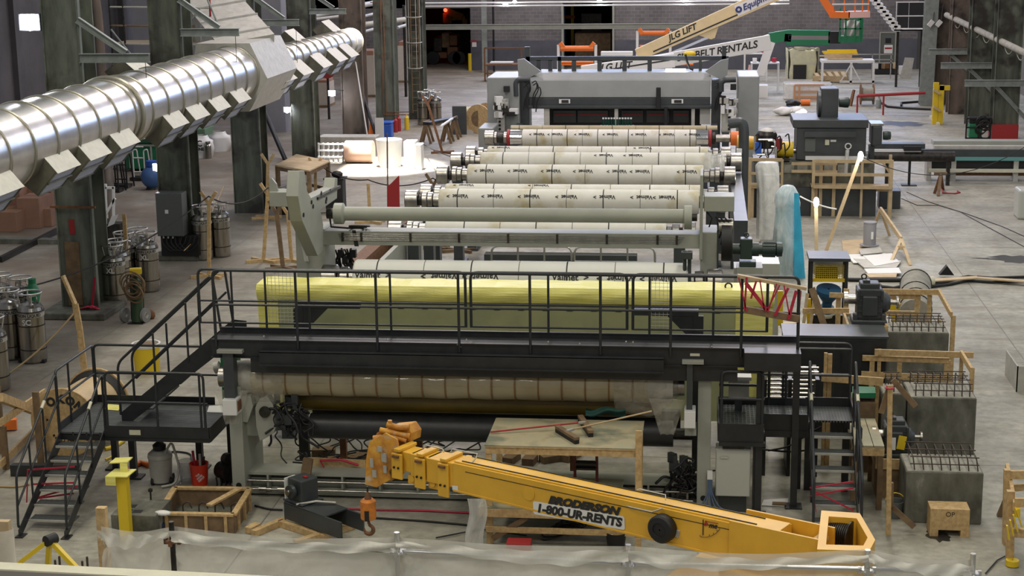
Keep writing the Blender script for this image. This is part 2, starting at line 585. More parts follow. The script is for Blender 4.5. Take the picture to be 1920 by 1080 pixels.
s_.b(x0+.26,x0+.68,YW-.09,YW-.08,1.2,1.3)
tag(s_.build('door_notice',[M['white'],M['red']]),'white and red notice sheet stuck on the grey man door','sign')
# main building columns
def column(px,py,w,depth,top,material,name,label,ladder=False,redbase=False,z_top=9.4,grp=None):
 p=W(px,py,z=0)
 t=thing('steel_column',label,'column',(p.x-w/2,p.y+depth/2,0),grp)
 c=MB()
 x0,x1,y0,y1=p.x-w,p.x,p.y,p.y+depth
 c.b(x0,x1,y0,y0+.04,0,z_top)
 c.b(x0,x1,y1-.04,y1,0,z_top)
 c.b(x0+w*.42,x0+w*.58,y0+.04,y1-.04,0,z_top)
 c.b(x1-.05,x1,y0-.09,y0,0,z_top)
 c.b(x0,x0+.03,y0-.06,y0,0,z_top)
 c.build('column_shaft',material,t)
 if redbase:
  MB().b(x0-.015,x1+.015,y0-.1,y1+.015,0.02,.62).build('painted_band',M['red'],t)
 return t,x0,x1,y0,y1
COLS={}
for nm,px,py,w,dp,mm,lab in(('A',188,588,.88,.8,'columnp','tall grimy green steel column nearest on the left with a red paint mark'),('B',366,484,.90,.8,'column','green steel column with the grey electrical cabinet at its foot'),('C',495,400,.92,.8,'column','dark green steel column just left of the plywood-topped stand'),('D',593,300,.92,.8,'column','dark steel column behind the plywood-topped stand beside the hanging lamp'),('E',685,257,.96,.8,'columnb','rusty brown steel column above the glaring sunlit patch'),('F',743,240,.88,.8,'columnp','pale green steel column behind the blue bin with thin pipes down its face'),('G',797,224,.74,.8,'column','dark steel column with a caged ladder running up it')):
 COLS[nm]=column(px,py,w,dp,0,M[mm],nm,lab)
t,x0,x1,y0,y1=COLS['A']
MB().bc((x0+.35,y0-.012,2.05),(.13,.01,.35)).build('paint_mark',M['red'],t)
MB().bc((x0+.32,y0-.03,.95),(.34,.03,1.5)).build('cover_board',M['woodd'],t)
g_=MB()
for z in(2.5,3.45):
 g_.b(x0-.1,x1+.1,y0-.12,y0-.08,z,z+.05)
g_.build('strap',M['rust'],t)
for nm,x_,y_,w_,d_,lab in(('A',-14.3,35.55,1.55,1.2,'chipped concrete pad under the nearest left column'),('B',-14.05,42.25,1.25,1.1,'concrete pad under the column with the electrical cabinet')):
 tag(MB().b(x_-w_/2,x_+w_/2,y_-d_/2-.2,y_+d_/2,0,.16).build('concrete_pad',M['conc'],bevel=.03),lab,'concrete pad')
t,x0,x1,y0,y1=COLS['F']
p_=MB()
for k,zt in enumerate((5.8,5.5)):
 p_.tube([(x0+.35+k*.12,y0-.1,.6),(x0+.35+k*.12,y0-.1,zt),(x0-.1,y0-.1,zt)],.022,6)
 p_.tube([(x0+.35+k*.12,y0-.1,.6+k*.12),(x1+.6,y0-.1,.6+k*.12)],.022,6)
p_.build('conduit',M['rust'],t)
t,x0,x1,y0,y1=COLS['G']
p_=MB()
for x in(x0+.2,x0+.55):
 p_.b(x-.02,x+.02,y0-.12,y0-.08,0.3,9.3)
for k in range(30):
 p_.b(x0+.2,x0+.55,y0-.11,y0-.09,.4+k*.3,.43+k*.3)
p_.build('ladder',M['woodd'],t)
p_=MB()
for k in range(7):
 z=2.4+k*1.15
 p_.tube([(x0+.05,y0-.1,z),(x0+.05,y0-.55,z),(x0+.22,y0-.75,z),(x0+.55,y0-.75,z),(x0+.7,y0-.55,z),(x0+.7,y0-.1,z)],.02,5)
for x in(x0+.07,x0+.22,x0+.55,x0+.69):
 yy=y0-(.72 if x in(x0+.22,x0+.55)else .5)
 p_.b(x-.012,x+.012,yy-.01,yy+.01,2.4,9.3)
p_.build('ladder_cage',M['galvm'],t)
def bracket(nm,tip_px,tip_py,rise,lab):
 t,x0,x1,y0,y1=COLS[nm]
 tp=W(tip_px,tip_py,Y=y0)
 th=thing('duct_bracket',lab,'bracket',(x1,y0,tp.z),'duct brackets on the left columns')
 MB().ibeam((x1-.02,y0-.1,tp.z),(tp.x,y0-.1,tp.z),.14,.20,.015).build('arm',M['bracket'],th)
 MB().ibeam((x1-.02,y0-.1,tp.z+rise),(x1+(tp.x-x1)*.66,y0-.1,tp.z+.12),.12,.14,.015).build('diagonal_brace',M['bracket'],th)
 r_=MB().cyl((tp.x-.1,y0-.1,tp.z-.1),(tp.x-.1,y0-.1,tp.z-1.35),.008,n=5)
 r_.build('hanger_rod',M['darkm'],th)
bracket('A',283,108,.85,'grey bracket arm with diagonal brace on the nearest left column')
bracket('B',450,60,.85,'grey bracket arm over the place where the round duct meets the square trunk')
bracket('C',562,42,.8,'grey bracket arm above the start of the thinner far duct')
bracket('D',650,21,.75,'small grey bracket arm above the far end of the thin duct')
# round ventilation duct
DX,DZ,DR=-12.78,4.82,.76
dt=thing('ventilation_duct','large shiny ribbed metal duct running along the left columns','duct',(DX,33,DZ-DR))
d=MB()
d.cyl((DX,19,DZ),(DX,43.3,DZ),DR,n=64)
d.build('duct_tube',M['galv'],dt)
rb=MB()
yk=19.5
while yk<43.3:
 rb.ring((DX,yk,DZ),(0,1,0),DR+.006,.028,48,6)
 yk+=1.08
rb.ring((DX,33.9,DZ),(0,1,0),DR+.03,.05,48,6)
rb.build('duct_rib',mat('duct_seam_metal',(.40,.38,.31),.35,.8),dt)
def hood(mb_body,mb_top,mb_louv,y,ln,X,Z,R_,ang=-52,L1=.42,mw=.55,side=1):
 a=math.radians(ang)
 ax=V((math.cos(a)*side,0,math.sin(a)))
 pe=V((ax.z*side,0,-ax.x*side))if side>0 else V((-ax.z,0,ax.x))
 pe=V((math.cos(a-PI/2)*side,0,math.sin(a-PI/2)))
 c=V((X,y,Z))
 base=c+ax*(R_*.80)
 mouth=c+ax*(R_+L1)
 h0,h1=mw*.5,mw*.5
 A,B_=base-pe*h0,base+pe*h0
 C_,D_=mouth+pe*h1,mouth-pe*h1*.82+V((0,0,-.03))
 dy=V((0,ln,0))
 for o in(V((0,0,0)),dy):
  mb_body.prism([A+o,B_+o,C_+o,D_+o],V((0,.008,0)))
 mb_body.slab([B_,B_+dy,C_+dy,C_],.008)
 n=6
 prev=None
 for k in range(n):
  f0,f1=k/n,(k+1)/n
  q0=D_+dy*f0
  q1=D_+dy*f1
  i0=A+dy*f0-ax*(.05*math.sin(PI*f0))
  i1=A+dy*f1-ax*(.05*math.sin(PI*f1))
  lift=pe*-.012
  mb_top.slab([i0+lift,i1+lift,q1+lift+ax*.02,q0+lift+ax*.02],.008)
 e=ax*-.03
 mb_louv.slab([D_+e,C_+e,C_+dy+e,D_+dy+e],.006)
 for f in(.48,):
  mb_body.beam(D_.lerp(C_,f)+ax*.0,D_.lerp(C_,f)+dy,.03,.03)
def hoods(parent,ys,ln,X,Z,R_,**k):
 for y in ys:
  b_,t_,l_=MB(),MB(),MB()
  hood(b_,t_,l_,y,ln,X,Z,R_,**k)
  o=b_.build('outlet_hood',mat('shaded_sheet_metal',(.17,.165,.125),.55,.3,c2=(.12,.115,.09),scale=4),parent)  # shade and dark reflections on the hood sides put into the colour
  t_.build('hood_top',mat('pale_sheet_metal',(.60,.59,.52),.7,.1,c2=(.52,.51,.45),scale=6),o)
  l_.build('louvre',M['duct_in'],o)  # bluish reflection put into the louvre colour
ys=[]
for px,py in((-28,352),(88,305),(151,279),(210,265),(310,240),(352,222),(394,208),(435,197)):
 ys.append(W(px,py,X=DX+.78).y)
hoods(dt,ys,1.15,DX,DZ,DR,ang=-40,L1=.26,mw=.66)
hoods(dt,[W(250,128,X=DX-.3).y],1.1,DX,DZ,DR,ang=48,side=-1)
tk=thing('square_duct_trunk','wide flat-sided sheet metal duct coming down from upper left onto the round duct','duct',(DX,45,DZ-.8))
a1=V((DX-.1,45.2,5.2))
a0=W(352,-25,Y=48.2)
a0=a1+(a0-a1)*1.25
b_=MB()
b_.beam(a0,a1,1.7,1.05,up=(.3,-.6,1))
b_.build('trunk_duct',M['galvm'],tk)
f_=MB()
for k in range(7):
 p=a0 .lerp(a1,k/6.5)
 q=a0 .lerp(a1,k/6.5+.008)
 f_.beam(p,q,1.76,1.11,up=(.3,-.6,1))
f_.build('trunk_flange',M['galv'],tk)
b_=MB()
for yy0,yy1,hw,zt,zb in((43.3,46.6,.98,DZ+.85,DZ-1.0),):
 b_.prism([(DX-.95,yy0,zt),(DX+.55,yy0,zt),(DX+1.0,yy0,DZ-.1),(DX+.45,yy0,zb),(DX-.5,yy0,zb),(DX-1.1,yy0,DZ)],(0,yy1-yy0,0))
b_.build('junction_box',M['galvm'],tk)
e0,e1=W(528,112,X=DX-.1),W(657,78,X=DX-.1)
R2=.46
e0 .x=e1 .x=DX-.1
zc=(e0 .z+e1 .z)/2
fd=thing('ventilation_duct','thinner far run of shiny round duct beyond the square trunk','duct',(DX-.1,e0 .y,zc-R2))
MB().cyl((DX-.1,46.5,e0 .z),(DX-.1,e1 .y,e1 .z),R2,n=40).build('duct_tube',M['galv'],fd)
rb=MB()
n=12
for k in range(n+1):
 f=k/n
 yy=47+(e1 .y-47)*f
 zz=e0 .z+(e1 .z-e0 .z)*f
 rb.ring((DX-.1,yy,zz),(0,1,0),R2+.012,.03,36,6)
rb.build('duct_rib',MATS['duct_seam_metal'],fd)
ys=[W(px,py,X=DX+.5).y for px,py in((527,141),(560,133),(597,116),(627,107),(649,98))]
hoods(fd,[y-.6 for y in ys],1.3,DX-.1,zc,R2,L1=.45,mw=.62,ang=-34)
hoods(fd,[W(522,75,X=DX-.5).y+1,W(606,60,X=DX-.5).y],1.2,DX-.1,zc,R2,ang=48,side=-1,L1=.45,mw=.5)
# right-hand columns and arms
RC={}
for nm,px,py,w,mm,lab in(('R1',1907,262,1.0,'column','right-hand steel column with a red painted foot'),('R2',1855,236,.95,'column','steel column behind the green welding machine'),('R3',1817,214,.95,'columnb','brown steel column with a plank leaning on it'),('R4',1778,196,.85,'columnb','darkest steel column at the back right beside the yellow barrier')):
 RC[nm]=column(px,py,w,.8,0,M[mm],nm,lab,redbase=(nm=='R1'),z_top=10.5)
for nm,p0,p1,dz,lab in(('R1',(1809,156),(1925,153),1.5,'grey cantilever arm in front of the red-footed column, lowest of three'),('R2',(1764,123),(1868,122),1.4,'middle of the three grey cantilever arms on the right columns'),('R3',(1741,97),(1822,97),1.3,'farthest of the three grey cantilever arms on the right columns')):
 t,x0,x1,y0,y1=RC[nm]
 a,c=W(*p0,Y=y0-.15),W(*p1,Y=y0-.15)
 th=thing('cantilever_bracket',lab,'bracket',(x0,y0,a.z),'cantilever arms on the right columns')
 MB().ibeam(a,(c.x,c.y,a.z),.16,.26,.02).build('arm',M['bracket'],th)
 mx=a.x+(c.x-a.x)*.5
 MB().ibeam((mx,a.y+.1,a.z-.1),(x1+.35,y0-.05,a.z-dz),.13,.15,.02).build('diagonal_brace',M['bracket'],th)
pt=W(1735,197,z=0)
pp=V((10.5,80,0))
a=W(1748,-12,Y=80)
hp=MB().ibeam((a.x,80,a.z),(pt.x-.02,80,.02),.62,.5,.06,up=(0,1,0))
tag(hp.build('steel_column',M['bracket']),'lone grey-green steel post standing left of the yellow barrier','column')
p0,p1=W(1775,28,Y=78.4),W(1940,108,Y=62)
o=thing('lagged_pipe','pale lagged pipe sloping along the right-hand columns','pipe',p1)
MB().tube([p0,p0 .lerp(p1,.5),p1],.13,12).build('pipe',M['concl'],o)
h_=MB()
for k in range(7):
 q=p0 .lerp(p1,.1+k*.12)
 q2=p0 .lerp(p1,.1+k*.12+.1)
 h_.tube(sag(q,q2,.35,8),.018,5)
h_.build('hanging_cable',M['concl'],o)
# wrapped rolls of the machine
def on_cyl(mb,txt,size,xc,ang,Y,Z,R_,flip=False,bold=.0,width=None,n_dir=-1):
 """lettering wrapped round a roll that runs along X; ang measured up from the front"""
 key=(txt,size,bold,0.0)
 if key not in TXT:
  TXT[key]=text_mesh(txt,size,bold)
 vs,fs=TXT[key]
 s_=-1 if flip else 1
 out=[]
 for p in vs:
  a=ang+s_*p.y/R_
  out.append((xc+s_*p.x,Y-math.cos(a)*(R_+.006),Z+math.sin(a)*(R_+.006)))
 mb.add(out,fs)
def roll(label,xl,xr,Y,Z,R_,seams,texts=None,lj=None,rj=None,paper='paper',stand=True,group='paper-wrapped rolls lined up in the machine',name='wrapped_roll',inner=True,tsize=.13,ang=.55,seam_col=None):
 t=thing(name,label,'roll',((xl+xr)/2,Y,0 if stand else Z-R_),group)
 b_=MB()
 b_.m=0
 b_.lathe((xl,Y,Z),(1,0,0),[(0,R_*.6),(0,R_*.94),(.03,R_),(xr-xl-.03,R_),(xr-xl,R_*.94),(xr-xl,R_*.6)],40)
 b_.m=1
 for i,x in enumerate(seams):
  wd=.012 if i%2==0 else .005
  b_.lathe((x-wd,Y,Z),(1,0,0),[(0,R_+.003),(2*wd,R_+.003)],40)
 b_.build('paper_wrap',[M[paper],M['ink']],t)
 if texts:
  tb=MB()
  for x,flip in texts:
   on_cyl(tb,'Valmet  >',tsize,x,ang,Y,Z,R_,flip,bold=.004)
  tb.build('printed_lettering',M['ink'],t)
 for side,jj,x in((-1,lj,xl),(1,rj,xr)):
  if not jj:
   continue
  for k,(w_,r_,mm)in enumerate(jj):
   c=MB()
   x2=x+side*w_
   c.lathe((min(x,x2),Y,Z),(1,0,0),[(0,0.01),(0,r_-.015),(.015,r_),(abs(w_)-.015,r_),(abs(w_),r_-.015),(abs(w_),.01)],28)
   c.build('bearing_housing' if r_>.15 else 'roll_journal',M[mm],t)
   x=x2
 if stand:
  for x in(xl-.28,xr+.28):
   c=MB()
   c.b(x-.12,x+.12,Y-.16,Y+.16,0,Z-.1)
   c.b(x-.2,x+.2,Y-.3,Y+.3,0,.06)
   c.build('stand',M['machine_dk'],t)
 return t
def seamset(xl,xr,first,step):
 out,x,k=[],xl+first,0
 while x<xr-.1:
  out.append(x)
  x+=step*(.5 if True else 1)
  k+=1
 return out
def rx(px,py,Y):
 return W(px,py,Y=Y).x
J_A=[(.16,.16,'steel'),(.13,.2,'steel'),(.13,.22,'steel'),(.1,.13,'darkm'),(.30,.25,'steel')]
J_B=[(.12,.15,'steel'),(.16,.2,'steel'),(.06,.13,'darkm'),(.28,.24,'steel')]
Y=29.0
xl,xr=rx(667,515,Y),rx(1290,525,Y)
Z=W(960,490,Y=Y).z-.34
roll('clean white wrapped roll seen just above the walkway handrail',xl,xr,Y,Z,.34,seamset(xl,xr,.45,1.75),[(rx(705,515,Y),False),(rx(828,517,Y),True),(rx(905,520,Y),True),(rx(1072,520,Y),False),(rx(1155,525,Y),True),(rx(1235,528,Y),True)],J_B,J_B,paper='paperw',tsize=.17,ang=.35)
Y=34.2
xl,xr=rx(800,425,Y),rx(1232,430,Y)
Z=W(960,412,Y=Y).z-.26
roll('stained wrapped roll seen in the slot between the grey tube and the grey beam',xl,xr+.2,Y,Z,.27,seamset(xl,xr,.85,1.55),None,J_A,J_B)
Y=37.7
xl,xr=rx(825,370,Y),rx(1311,372,Y)
Z=W(960,354.5,Y=Y).z-.28
roll('wrapped roll whose left end stands clear just above the grey tube',xl,xr,Y,Z,.28,seamset(xl,xr,.45,1.72),[(rx(x,362,Y),True)for x in(860,925,993,1063,1134,1203,1245)],J_A,J_B)
Y=39.1
xl,xr=rx(836,350,Y),rx(1318,352,Y)
Z=W(960,345,Y=Y).z-.25
roll('wrapped roll showing only a thin top strip third in the row',xl,xr,Y,Z,.25,seamset(xl,xr,1.2,1.9),[(rx(870,350,Y),True),(rx(1010,349,Y),True)],J_B,J_B,ang=1.2)
Y=41.8
xl,xr=rx(878,328,Y),rx(1319,330,Y)
Z=W(960,309,Y=Y).z-.27
roll('wrapped roll between two timber Y-posts on the left, fourth in the row',xl,xr,Y,Z,.28,seamset(xl,xr,.5,1.72),[(rx(x,321,Y),True)for x in(910,972,1034,1094,1157,1200,1288)],J_A,J_A)
Y=43.6
xl,xr=rx(902,296,Y),rx(1333,297,Y)
Z=W(960,286,Y=Y).z-.24
roll('wrapped roll with clear film hanging from its right end',xl,xr,Y,Z,.25,seamset(xl,xr,.62,1.4),[(rx(1132,290,Y),True),(rx(1187,291,Y),True)],J_A,J_A,ang=.9)
Y=45.0
xl,xr=rx(915,280,Y),rx(1328,280,Y)
Z=W(960,274,Y=Y).z-.24
roll('wrapped roll showing a thin top strip in front of the red-ringed roll',xl,xr,Y,Z,.24,seamset(xl,xr,.5,1.35),[(rx(1205,278,Y),True),(rx(940,280,Y),True)],J_B,J_B,ang=1.1)
Y=54.2
xl,xr=rx(980,258,Y),rx(1305,260,Y)
Z=W(1100,242.5,Y=Y).z-.29
rt=roll('yellowed wrapped roll with bare chrome ends and a red ring',xl,xr,Y,Z,.29,seamset(xl,xr,.5,1.02),[(rx(x,258,Y),True)for x in(1008,1042,1092,1145,1198,1250,1298)],[(.42,.27,'chrome'),(.1,.29,'red'),(.12,.2,'steel'),(.22,.17,'darkm'),(.1,.2,'steel'),(.32,.25,'steel')],[(.42,.27,'chrome'),(.1,.29,'red'),(.12,.2,'darkm'),(.5,.13,'steel'),(.3,.24,'orange')])
Y=55.6
xl,xr=rx(958,238,Y),rx(1345,238,Y)
Z=W(1100,235.5,Y=Y).z-.1
roll('thin roll in tan wrap behind the red-ringed roll',xl,xr,Y,Z,.11,seamset(xl,xr,.3,1.6),None,None,None,paper='tan',name='core_roll')
Y=43.4
c0=V((rx(1320,290,Y),Y-.28,W(1320,284,Y=Y).z))
f_=MB().grid(10,10,lambda u,v:c0+V((u*.55,.04*math.sin(u*14+v*3)-.05,-v*.75+.04*math.sin(u*9))))
o=f_.build('hanging_film',M['filmw'])
tag(o,'crumpled clear film hanging from the right end of a wrapped roll','plastic film')
for yy0,yy1,xx,zt,lab in((36.4,46.6,.72,2.15,'dark frame beam carrying the right-hand bearings of the rolls'),):
 t=thing('frame_beam',lab,'machine frame',(xx,yy0,0))
 MB().b(xx,xx+.3,yy0,yy1,1.2,zt).build('beam',M['machine_dk'],t)
 for y in(yy0+.4,(yy0+yy1)/2,yy1-.4):
  MB().b(xx+.02,xx+.28,y-.2,y+.2,0,1.2).build('leg',M['machine_dk'],t)
Y=47.5
a,b2=W(1392,395,Y=Y),W(1392,245,Y=Y)
t=thing('machine_post','tall dark post with a bent top right of the rolls','machine frame',(a.x,Y,0))
MB().tube(rail_path([(a.x,Y,0.02),(a.x,Y,b2 .z),(a.x-.05,Y,b2 .z+.25),(a.x-.45,Y,b2 .z+.2)],.11,.25),.15,10).build('post',M['machine_dk'],t)
c=MB()
for z in(1.1,1.6,2.1):
 c.b(a.x-.2,a.x-.05,Y-.3,Y-.1,z,z+.2)
c.build('control_block',M['white'],t)
# grey cross frame with tube and beam
XL=-7.02
t=thing('machine_stand','pale grey left side frame with forked top holding the grey tube','machine frame',(XL-.2,29.8,0),'pale grey side frames of the middle stand')
pts=[W(x,y,X=XL)for x,y in((567,415),(559,368),(562,320),(571,320),(576,358),(583,371),(627,350),(629,333),(633,334),(632,372),(601,394),(606,420),(606,470),(596,480))]
ymin=min(p.y for p in pts)
MB().prism(pts,(-.22,0,0)).build('forked_plate',M['machine'],t,bevel=.01)
h_=MB()
for x,y in((584,379),(602,362),(607,366),(619,358),(612,373),(587,387),(569,403),(611,378)):
 q=W(x,y,X=XL+.004)
 h_.cyl(q,q+V((.012,0,0)),.04,n=12)
h_.build('bolt_hole',M['black'],t)
yp=W(583,500,X=XL).y
yp=29.6
a,b2=W(556,500,Y=yp),W(609,430,Y=yp)
MB().b(a.x,b2 .x,yp,yp+.8,0,b2 .z).build('pillar',M['machine'],t,bevel=.015)
MB().b(a.x-.1,b2 .x+.1,yp-.1,yp+.9,0,.05).build('foot_plate',M['machine'],t)
a,b2=W(508,386,Y=yp),W(562,359,Y=yp)
MB().b(a.x,b2 .x,yp-.1,yp+.35,a.z,b2 .z).build('side_box',M['machine'],t,bevel=.01)
pp=[W(x,y,Y=yp)for x,y in((506,384),(504,336),(509,334),(518,345),(521,359),(509,362))]
MB().prism(pp,(0,.06,0)).build('hook_plate',M['machine'],t)
r_=MB().beam(W(584,372,X=XL-.1),W(627,350,X=XL-.1),.26,.05)
r_.build('slide_rail',M['darkm'],t)
c=MB()
c.tube([W(545,400,Y=yp-.1),W(558,401,Y=yp)],.05,10)
c.tube([W(546,394,Y=yp-.12),W(546,412,Y=yp-.12)],.06,8)
c.build('adjuster_spindle',M['steel'],t)
f_=MB().grid(6,14,lambda u,v:W(553+u*8+18*v,405+85*v,Y=yp-.08-.1*math.sin(u*3.1)*math.sin(v*3)))
tag(f_.build('hanging_film',M['filmw']),'strip of clear film hanging down the left grey frame','plastic film')
t2=thing('machine_stand','pale grey right side frame with box arm holding the grey tube','machine frame',(0,29.8,0),None)
a,b2=W(1311,480,Y=yp),W(1345,438,Y=yp)
MB().b(a.x+.02,b2 .x,yp,yp+.8,0,W(1345,436,Y=yp).z).build('pillar',M['machine'],t2,bevel=.015)
q0,q1=W(1311,485,Y=yp),W(1319,327,Y=yp)
MB().b(q0 .x,q1 .x,yp-.12,yp+.75,q0 .z,q1 .z).build('side_plate',M['machine'],t2,bevel=.01)
a,b2=W(1320,395,Y=yp),W(1377,367,Y=yp)
MB().b(a.x,b2 .x,yp-.1,yp+.4,a.z,b2 .z).build('side_box',M['machine'],t2,bevel=.01)
MB().b(a.x-.4,a.x+.45,yp-.1,yp+.9,0,.05).build('foot_plate',M['machine'],t2)
q=W(1362,455,Y=yp)
MB().cyl((q.x-.09,yp+.1,q.z+.0),(q.x+.1,yp+.1,q.z),.36,n=28).build('drive_pulley',M['black'],t2)
q2=W(1362,428,Y=yp)
MB().cyl((q2 .x-.14,yp+.1,q2 .z+.02),(q2 .x+.12,yp+.1,q2 .z+.02),.14,n=20).build('shaft_end',M['steel'],t2)
ex=MB()
for k in range(9):
 x=1325+(k*37)%40
 y=397+(k*23)%35
 p=W(x,y,Y=yp)
 ex.tube([p,p+V((.1,0,-.12)),p+V((.05,.1,-.3))],.014,5)
ex.build('cable_bundle',M['black'],t2)
gm=thing('gear_motor','dark green gear motor sticking out right of the grey side frame','motor',W(1403,500,Y=yp))
q=W(1394,465,Y=yp)
g_=MB()
g_.bc((q.x+.05,yp,q.z),(.22,.25,.38))
g_.cyl((q.x-.2,yp,q.z-.02),(q.x-.05,yp,q.z-.02),.1,n=16)
g_.bc((q.x+.08,yp,q.z-.28),(.3,.3,.1))
g_.build('gear_case',M['greend'],gm,bevel=.015)
g_=MB()
g_.lathe((q.x+.14,yp,q.z-.02),(1,0,0),[(0,.04),(0,.13),(.14,.13),(.14,.1),(.2,.1),(.2,.13),(.44,.13),(.46,.11),(.46,.14),(.56,.13),(.58,.02)],20)
for k in range(10):
 a_=2*PI*k/10
 g_.beam((q.x+.35,yp+math.cos(a_)*.135,q.z-.02+math.sin(a_)*.135),(q.x+.58,yp+math.cos(a_)*.135,q.z-.02+math.sin(a_)*.135),.01,.02)
g_.build('motor',M['greend'],gm)
g_=MB()
g_.b(q.x-.12,q.x+.35,yp-.2,yp+.25,0.0,q.z-.33)
g_.build('pedestal',M['machine'],gm)
MB().ring((q.x+.05,yp,q.z+.24),(0,1,0),.04,.012,12,5).build('lifting_eye',M['greend'],gm)
Yt=yp-.05
a,b2=W(645,400.5,Y=Yt),W(1283,405.5,Y=Yt)
zt=(a.z+b2 .z)/2
t=thing('cross_tube','long pale grey tube with flanged ends across the middle stand','tube',((a.x+b2 .x)/2,Yt,zt-.13))
MB().cyl((a.x,Yt,zt),(b2 .x,Yt,zt),.132,n=32,caps=False).build('tube',M['machine'],t)
l_,r2=W(630,400,Y=Yt).x,W(1293,405,Y=Yt).x
c=MB().lathe((l_-.02,Yt,zt),(1,0,0),[(0,.02),(0,.2),(.16,.2),(.2,.13)],28)
c.build('end_collar',M['machine'],t)
c=MB().lathe((b2 .x,Yt,zt-.02),(1,0,0),[(0,.02),(0,.22),(.14,.22),(.14,.02)],28)
c.build('end_collar',M['machine'],t)
MB().cyl((l_-.17,Yt,zt),(l_,Yt,zt),.1,n=20).build('stub_shaft',M['darkm'],t)
MB().cyl((r2,Yt,zt-.02),(r2+.14,Yt,zt-.02),.07,n=20).build('stub_shaft',M['darkm'],t)
Yb=yp-.05
a,b2=W(606,459,Y=Yb),W(1312,469,Y=Yb)
zb=a.z
zt_=W(606,433,Y=Yb).z
t=thing('cross_beam','deep pale grey box beam with thin pipes clipped along its face','beam',((a.x+b2 .x)/2,Yb,zb))
MB().b(a.x,b2 .x,Yb,Yb+.42,zb,zt_).build('box_beam',M['machine'],t,bevel=.008)
c=MB()
xa,xb=W(634,440,Y=Yb).x,W(1283,447,Y=Yb).x
for k in range(5):
 z=zt_-.05-k*.028
 c.cyl((xa+.02*k,Yb-.03,z),(xb-.02*k,Yb-.03,z),.007,n=6)
c.build('pipe_run',M['steel'],t)
for px in(643,678,770,861,953,1045,1138,1233,1269):
 x=W(px,443,Y=Yb).x
 MB().b(x-.02,x+.02,Yb-.045,Yb,zt_-.19,zt_-.02).build('pipe_clamp',M['darkm'],t)
c=MB()
x0_=W(660,425,Y=Yb).x
c.tube([(x0_-.45,Yb+.1,zt_+.3),(x0_-.4,Yb,zt_+.08),(x0_-.1,Yb+.05,zt_+.05),(x0_+.2,Yb+.1,zt_+.06)],.02,6)
for k in range(3):
 c.ring((x0_+.05+k*.03,Yb+.15,zt_+.03+.02*k),(0,.2,1),.13+.03*k,.018,18,5)
c.build('coiled_hose',M['black'],t)
c=MB().slab([(x0_+.0,Yb-.012,zt_+.02),(x0_+.07,Yb-.012,zt_+.02),(x0_+.12,Yb-.02,zb-.02),(x0_+.04,Yb-.02,zb-.02)],.01)
c.build('strap',M['darkm'],t)
t=thing('inner_machine','white and grey inner side frame with a brown rail under the cross beam','machine frame',W(700,520,Y=33))
a=W(662,508,Y=31.2)
b2=W(750,462,Y=34)
MB().beam((a.x,31.2,a.z),(a.x+.1,36,a.z),.3,.3).build('brown_rail',M['rust'],t)
MB().beam((a.x+.45,31.6,a.z-.35),(a.x+.5,36.2,a.z-.35),.1,.9).build('side_plate',M['machine'],t)
MB().b(a.x,a.x+.2,31.4,31.7,0,a.z-.14).build('leg',M['machine'],t)
MB().b(a.x,a.x+.2,35.4,35.7,0,a.z-.14).build('leg',M['machine'],t)
ex=MB()
random.seed(5)
for k in range(16):
 p=W(612+random.random()*50,465+random.random()*10,Y=30.6)
 ex.tube(rail_path([p,p+V((random.uniform(-.1,.1),0,-.2)),p+V((random.uniform(-.1,.2),.1,-.5)),p+V((random.uniform(-.2,.2),0,-.8))],.02,.1),.018,5)
for k in range(7):
 p=W(615+k*8,475+(k%3)*12,Y=30.6)
 ex.bc(p,(.1,.12,.16))
ex.build('hose_cluster',M['black'],t)
br=thing('pipe_barrier','bright bent-pipe guard rails lying behind the cross beam','barrier',W(1070,500,Y=32.6))
for i,(xa_,xb_)in enumerate(((922,1072),(1077,1228))):
 Yr=32.4
 p0,p1=W(xa_,495,Y=Yr),W(xb_,497,Y=Yr)
 g_=MB()
 zt2=W(1000,462,Y=Yr).z
 g_.tube(rail_path([(p0 .x,Yr,.02),(p0 .x,Yr,zt2),(p1 .x,Yr,zt2),(p1 .x,Yr,.02)],.02,.15),.024,8)
 g_.tube([(p0 .x,Yr,p0 .z+.05),(p1 .x,Yr,p0 .z+.05)],.024,8)
 for f in(.33,.66):
  x=p0 .x+(p1 .x-p0 .x)*f
  g_.tube([(x,Yr,p0 .z+.05),(x,Yr,zt2)],.02,8)
 g_.build('rail_panel',M['galv'],br)
bk=MB()
p0=W(905,470,Y=33)
bk.b(p0 .x,p0 .x+3.2,33.2,33.5,1.0,p0 .z-.12)
bk.b(p0 .x+.2,p0 .x+.4,33.3,33.45,0,1.0)
bk.b(p0 .x+2.8,p0 .x+3.0,33.3,33.45,0,1.0)
tag(bk.build('guide_plate',M['machine_dk']),'dark plate behind the bright guard rails','machine frame')
t=thing('pipe_stand','dark upright actuator in front of the right grey pillar','machine part',W(1290,540,Y=29.2))
c=MB()
for px in(1284,1293):
 p0,p1=W(px,528,Y=28.8),W(px,470,Y=28.8)
 c.cyl((p0 .x,28.8,.02),p1,.035,n=10)
c.bc(W(1288,478,Y=28.75),(.2,.2,.12))
c.build('actuator_rod',M['machine_dk'],t)
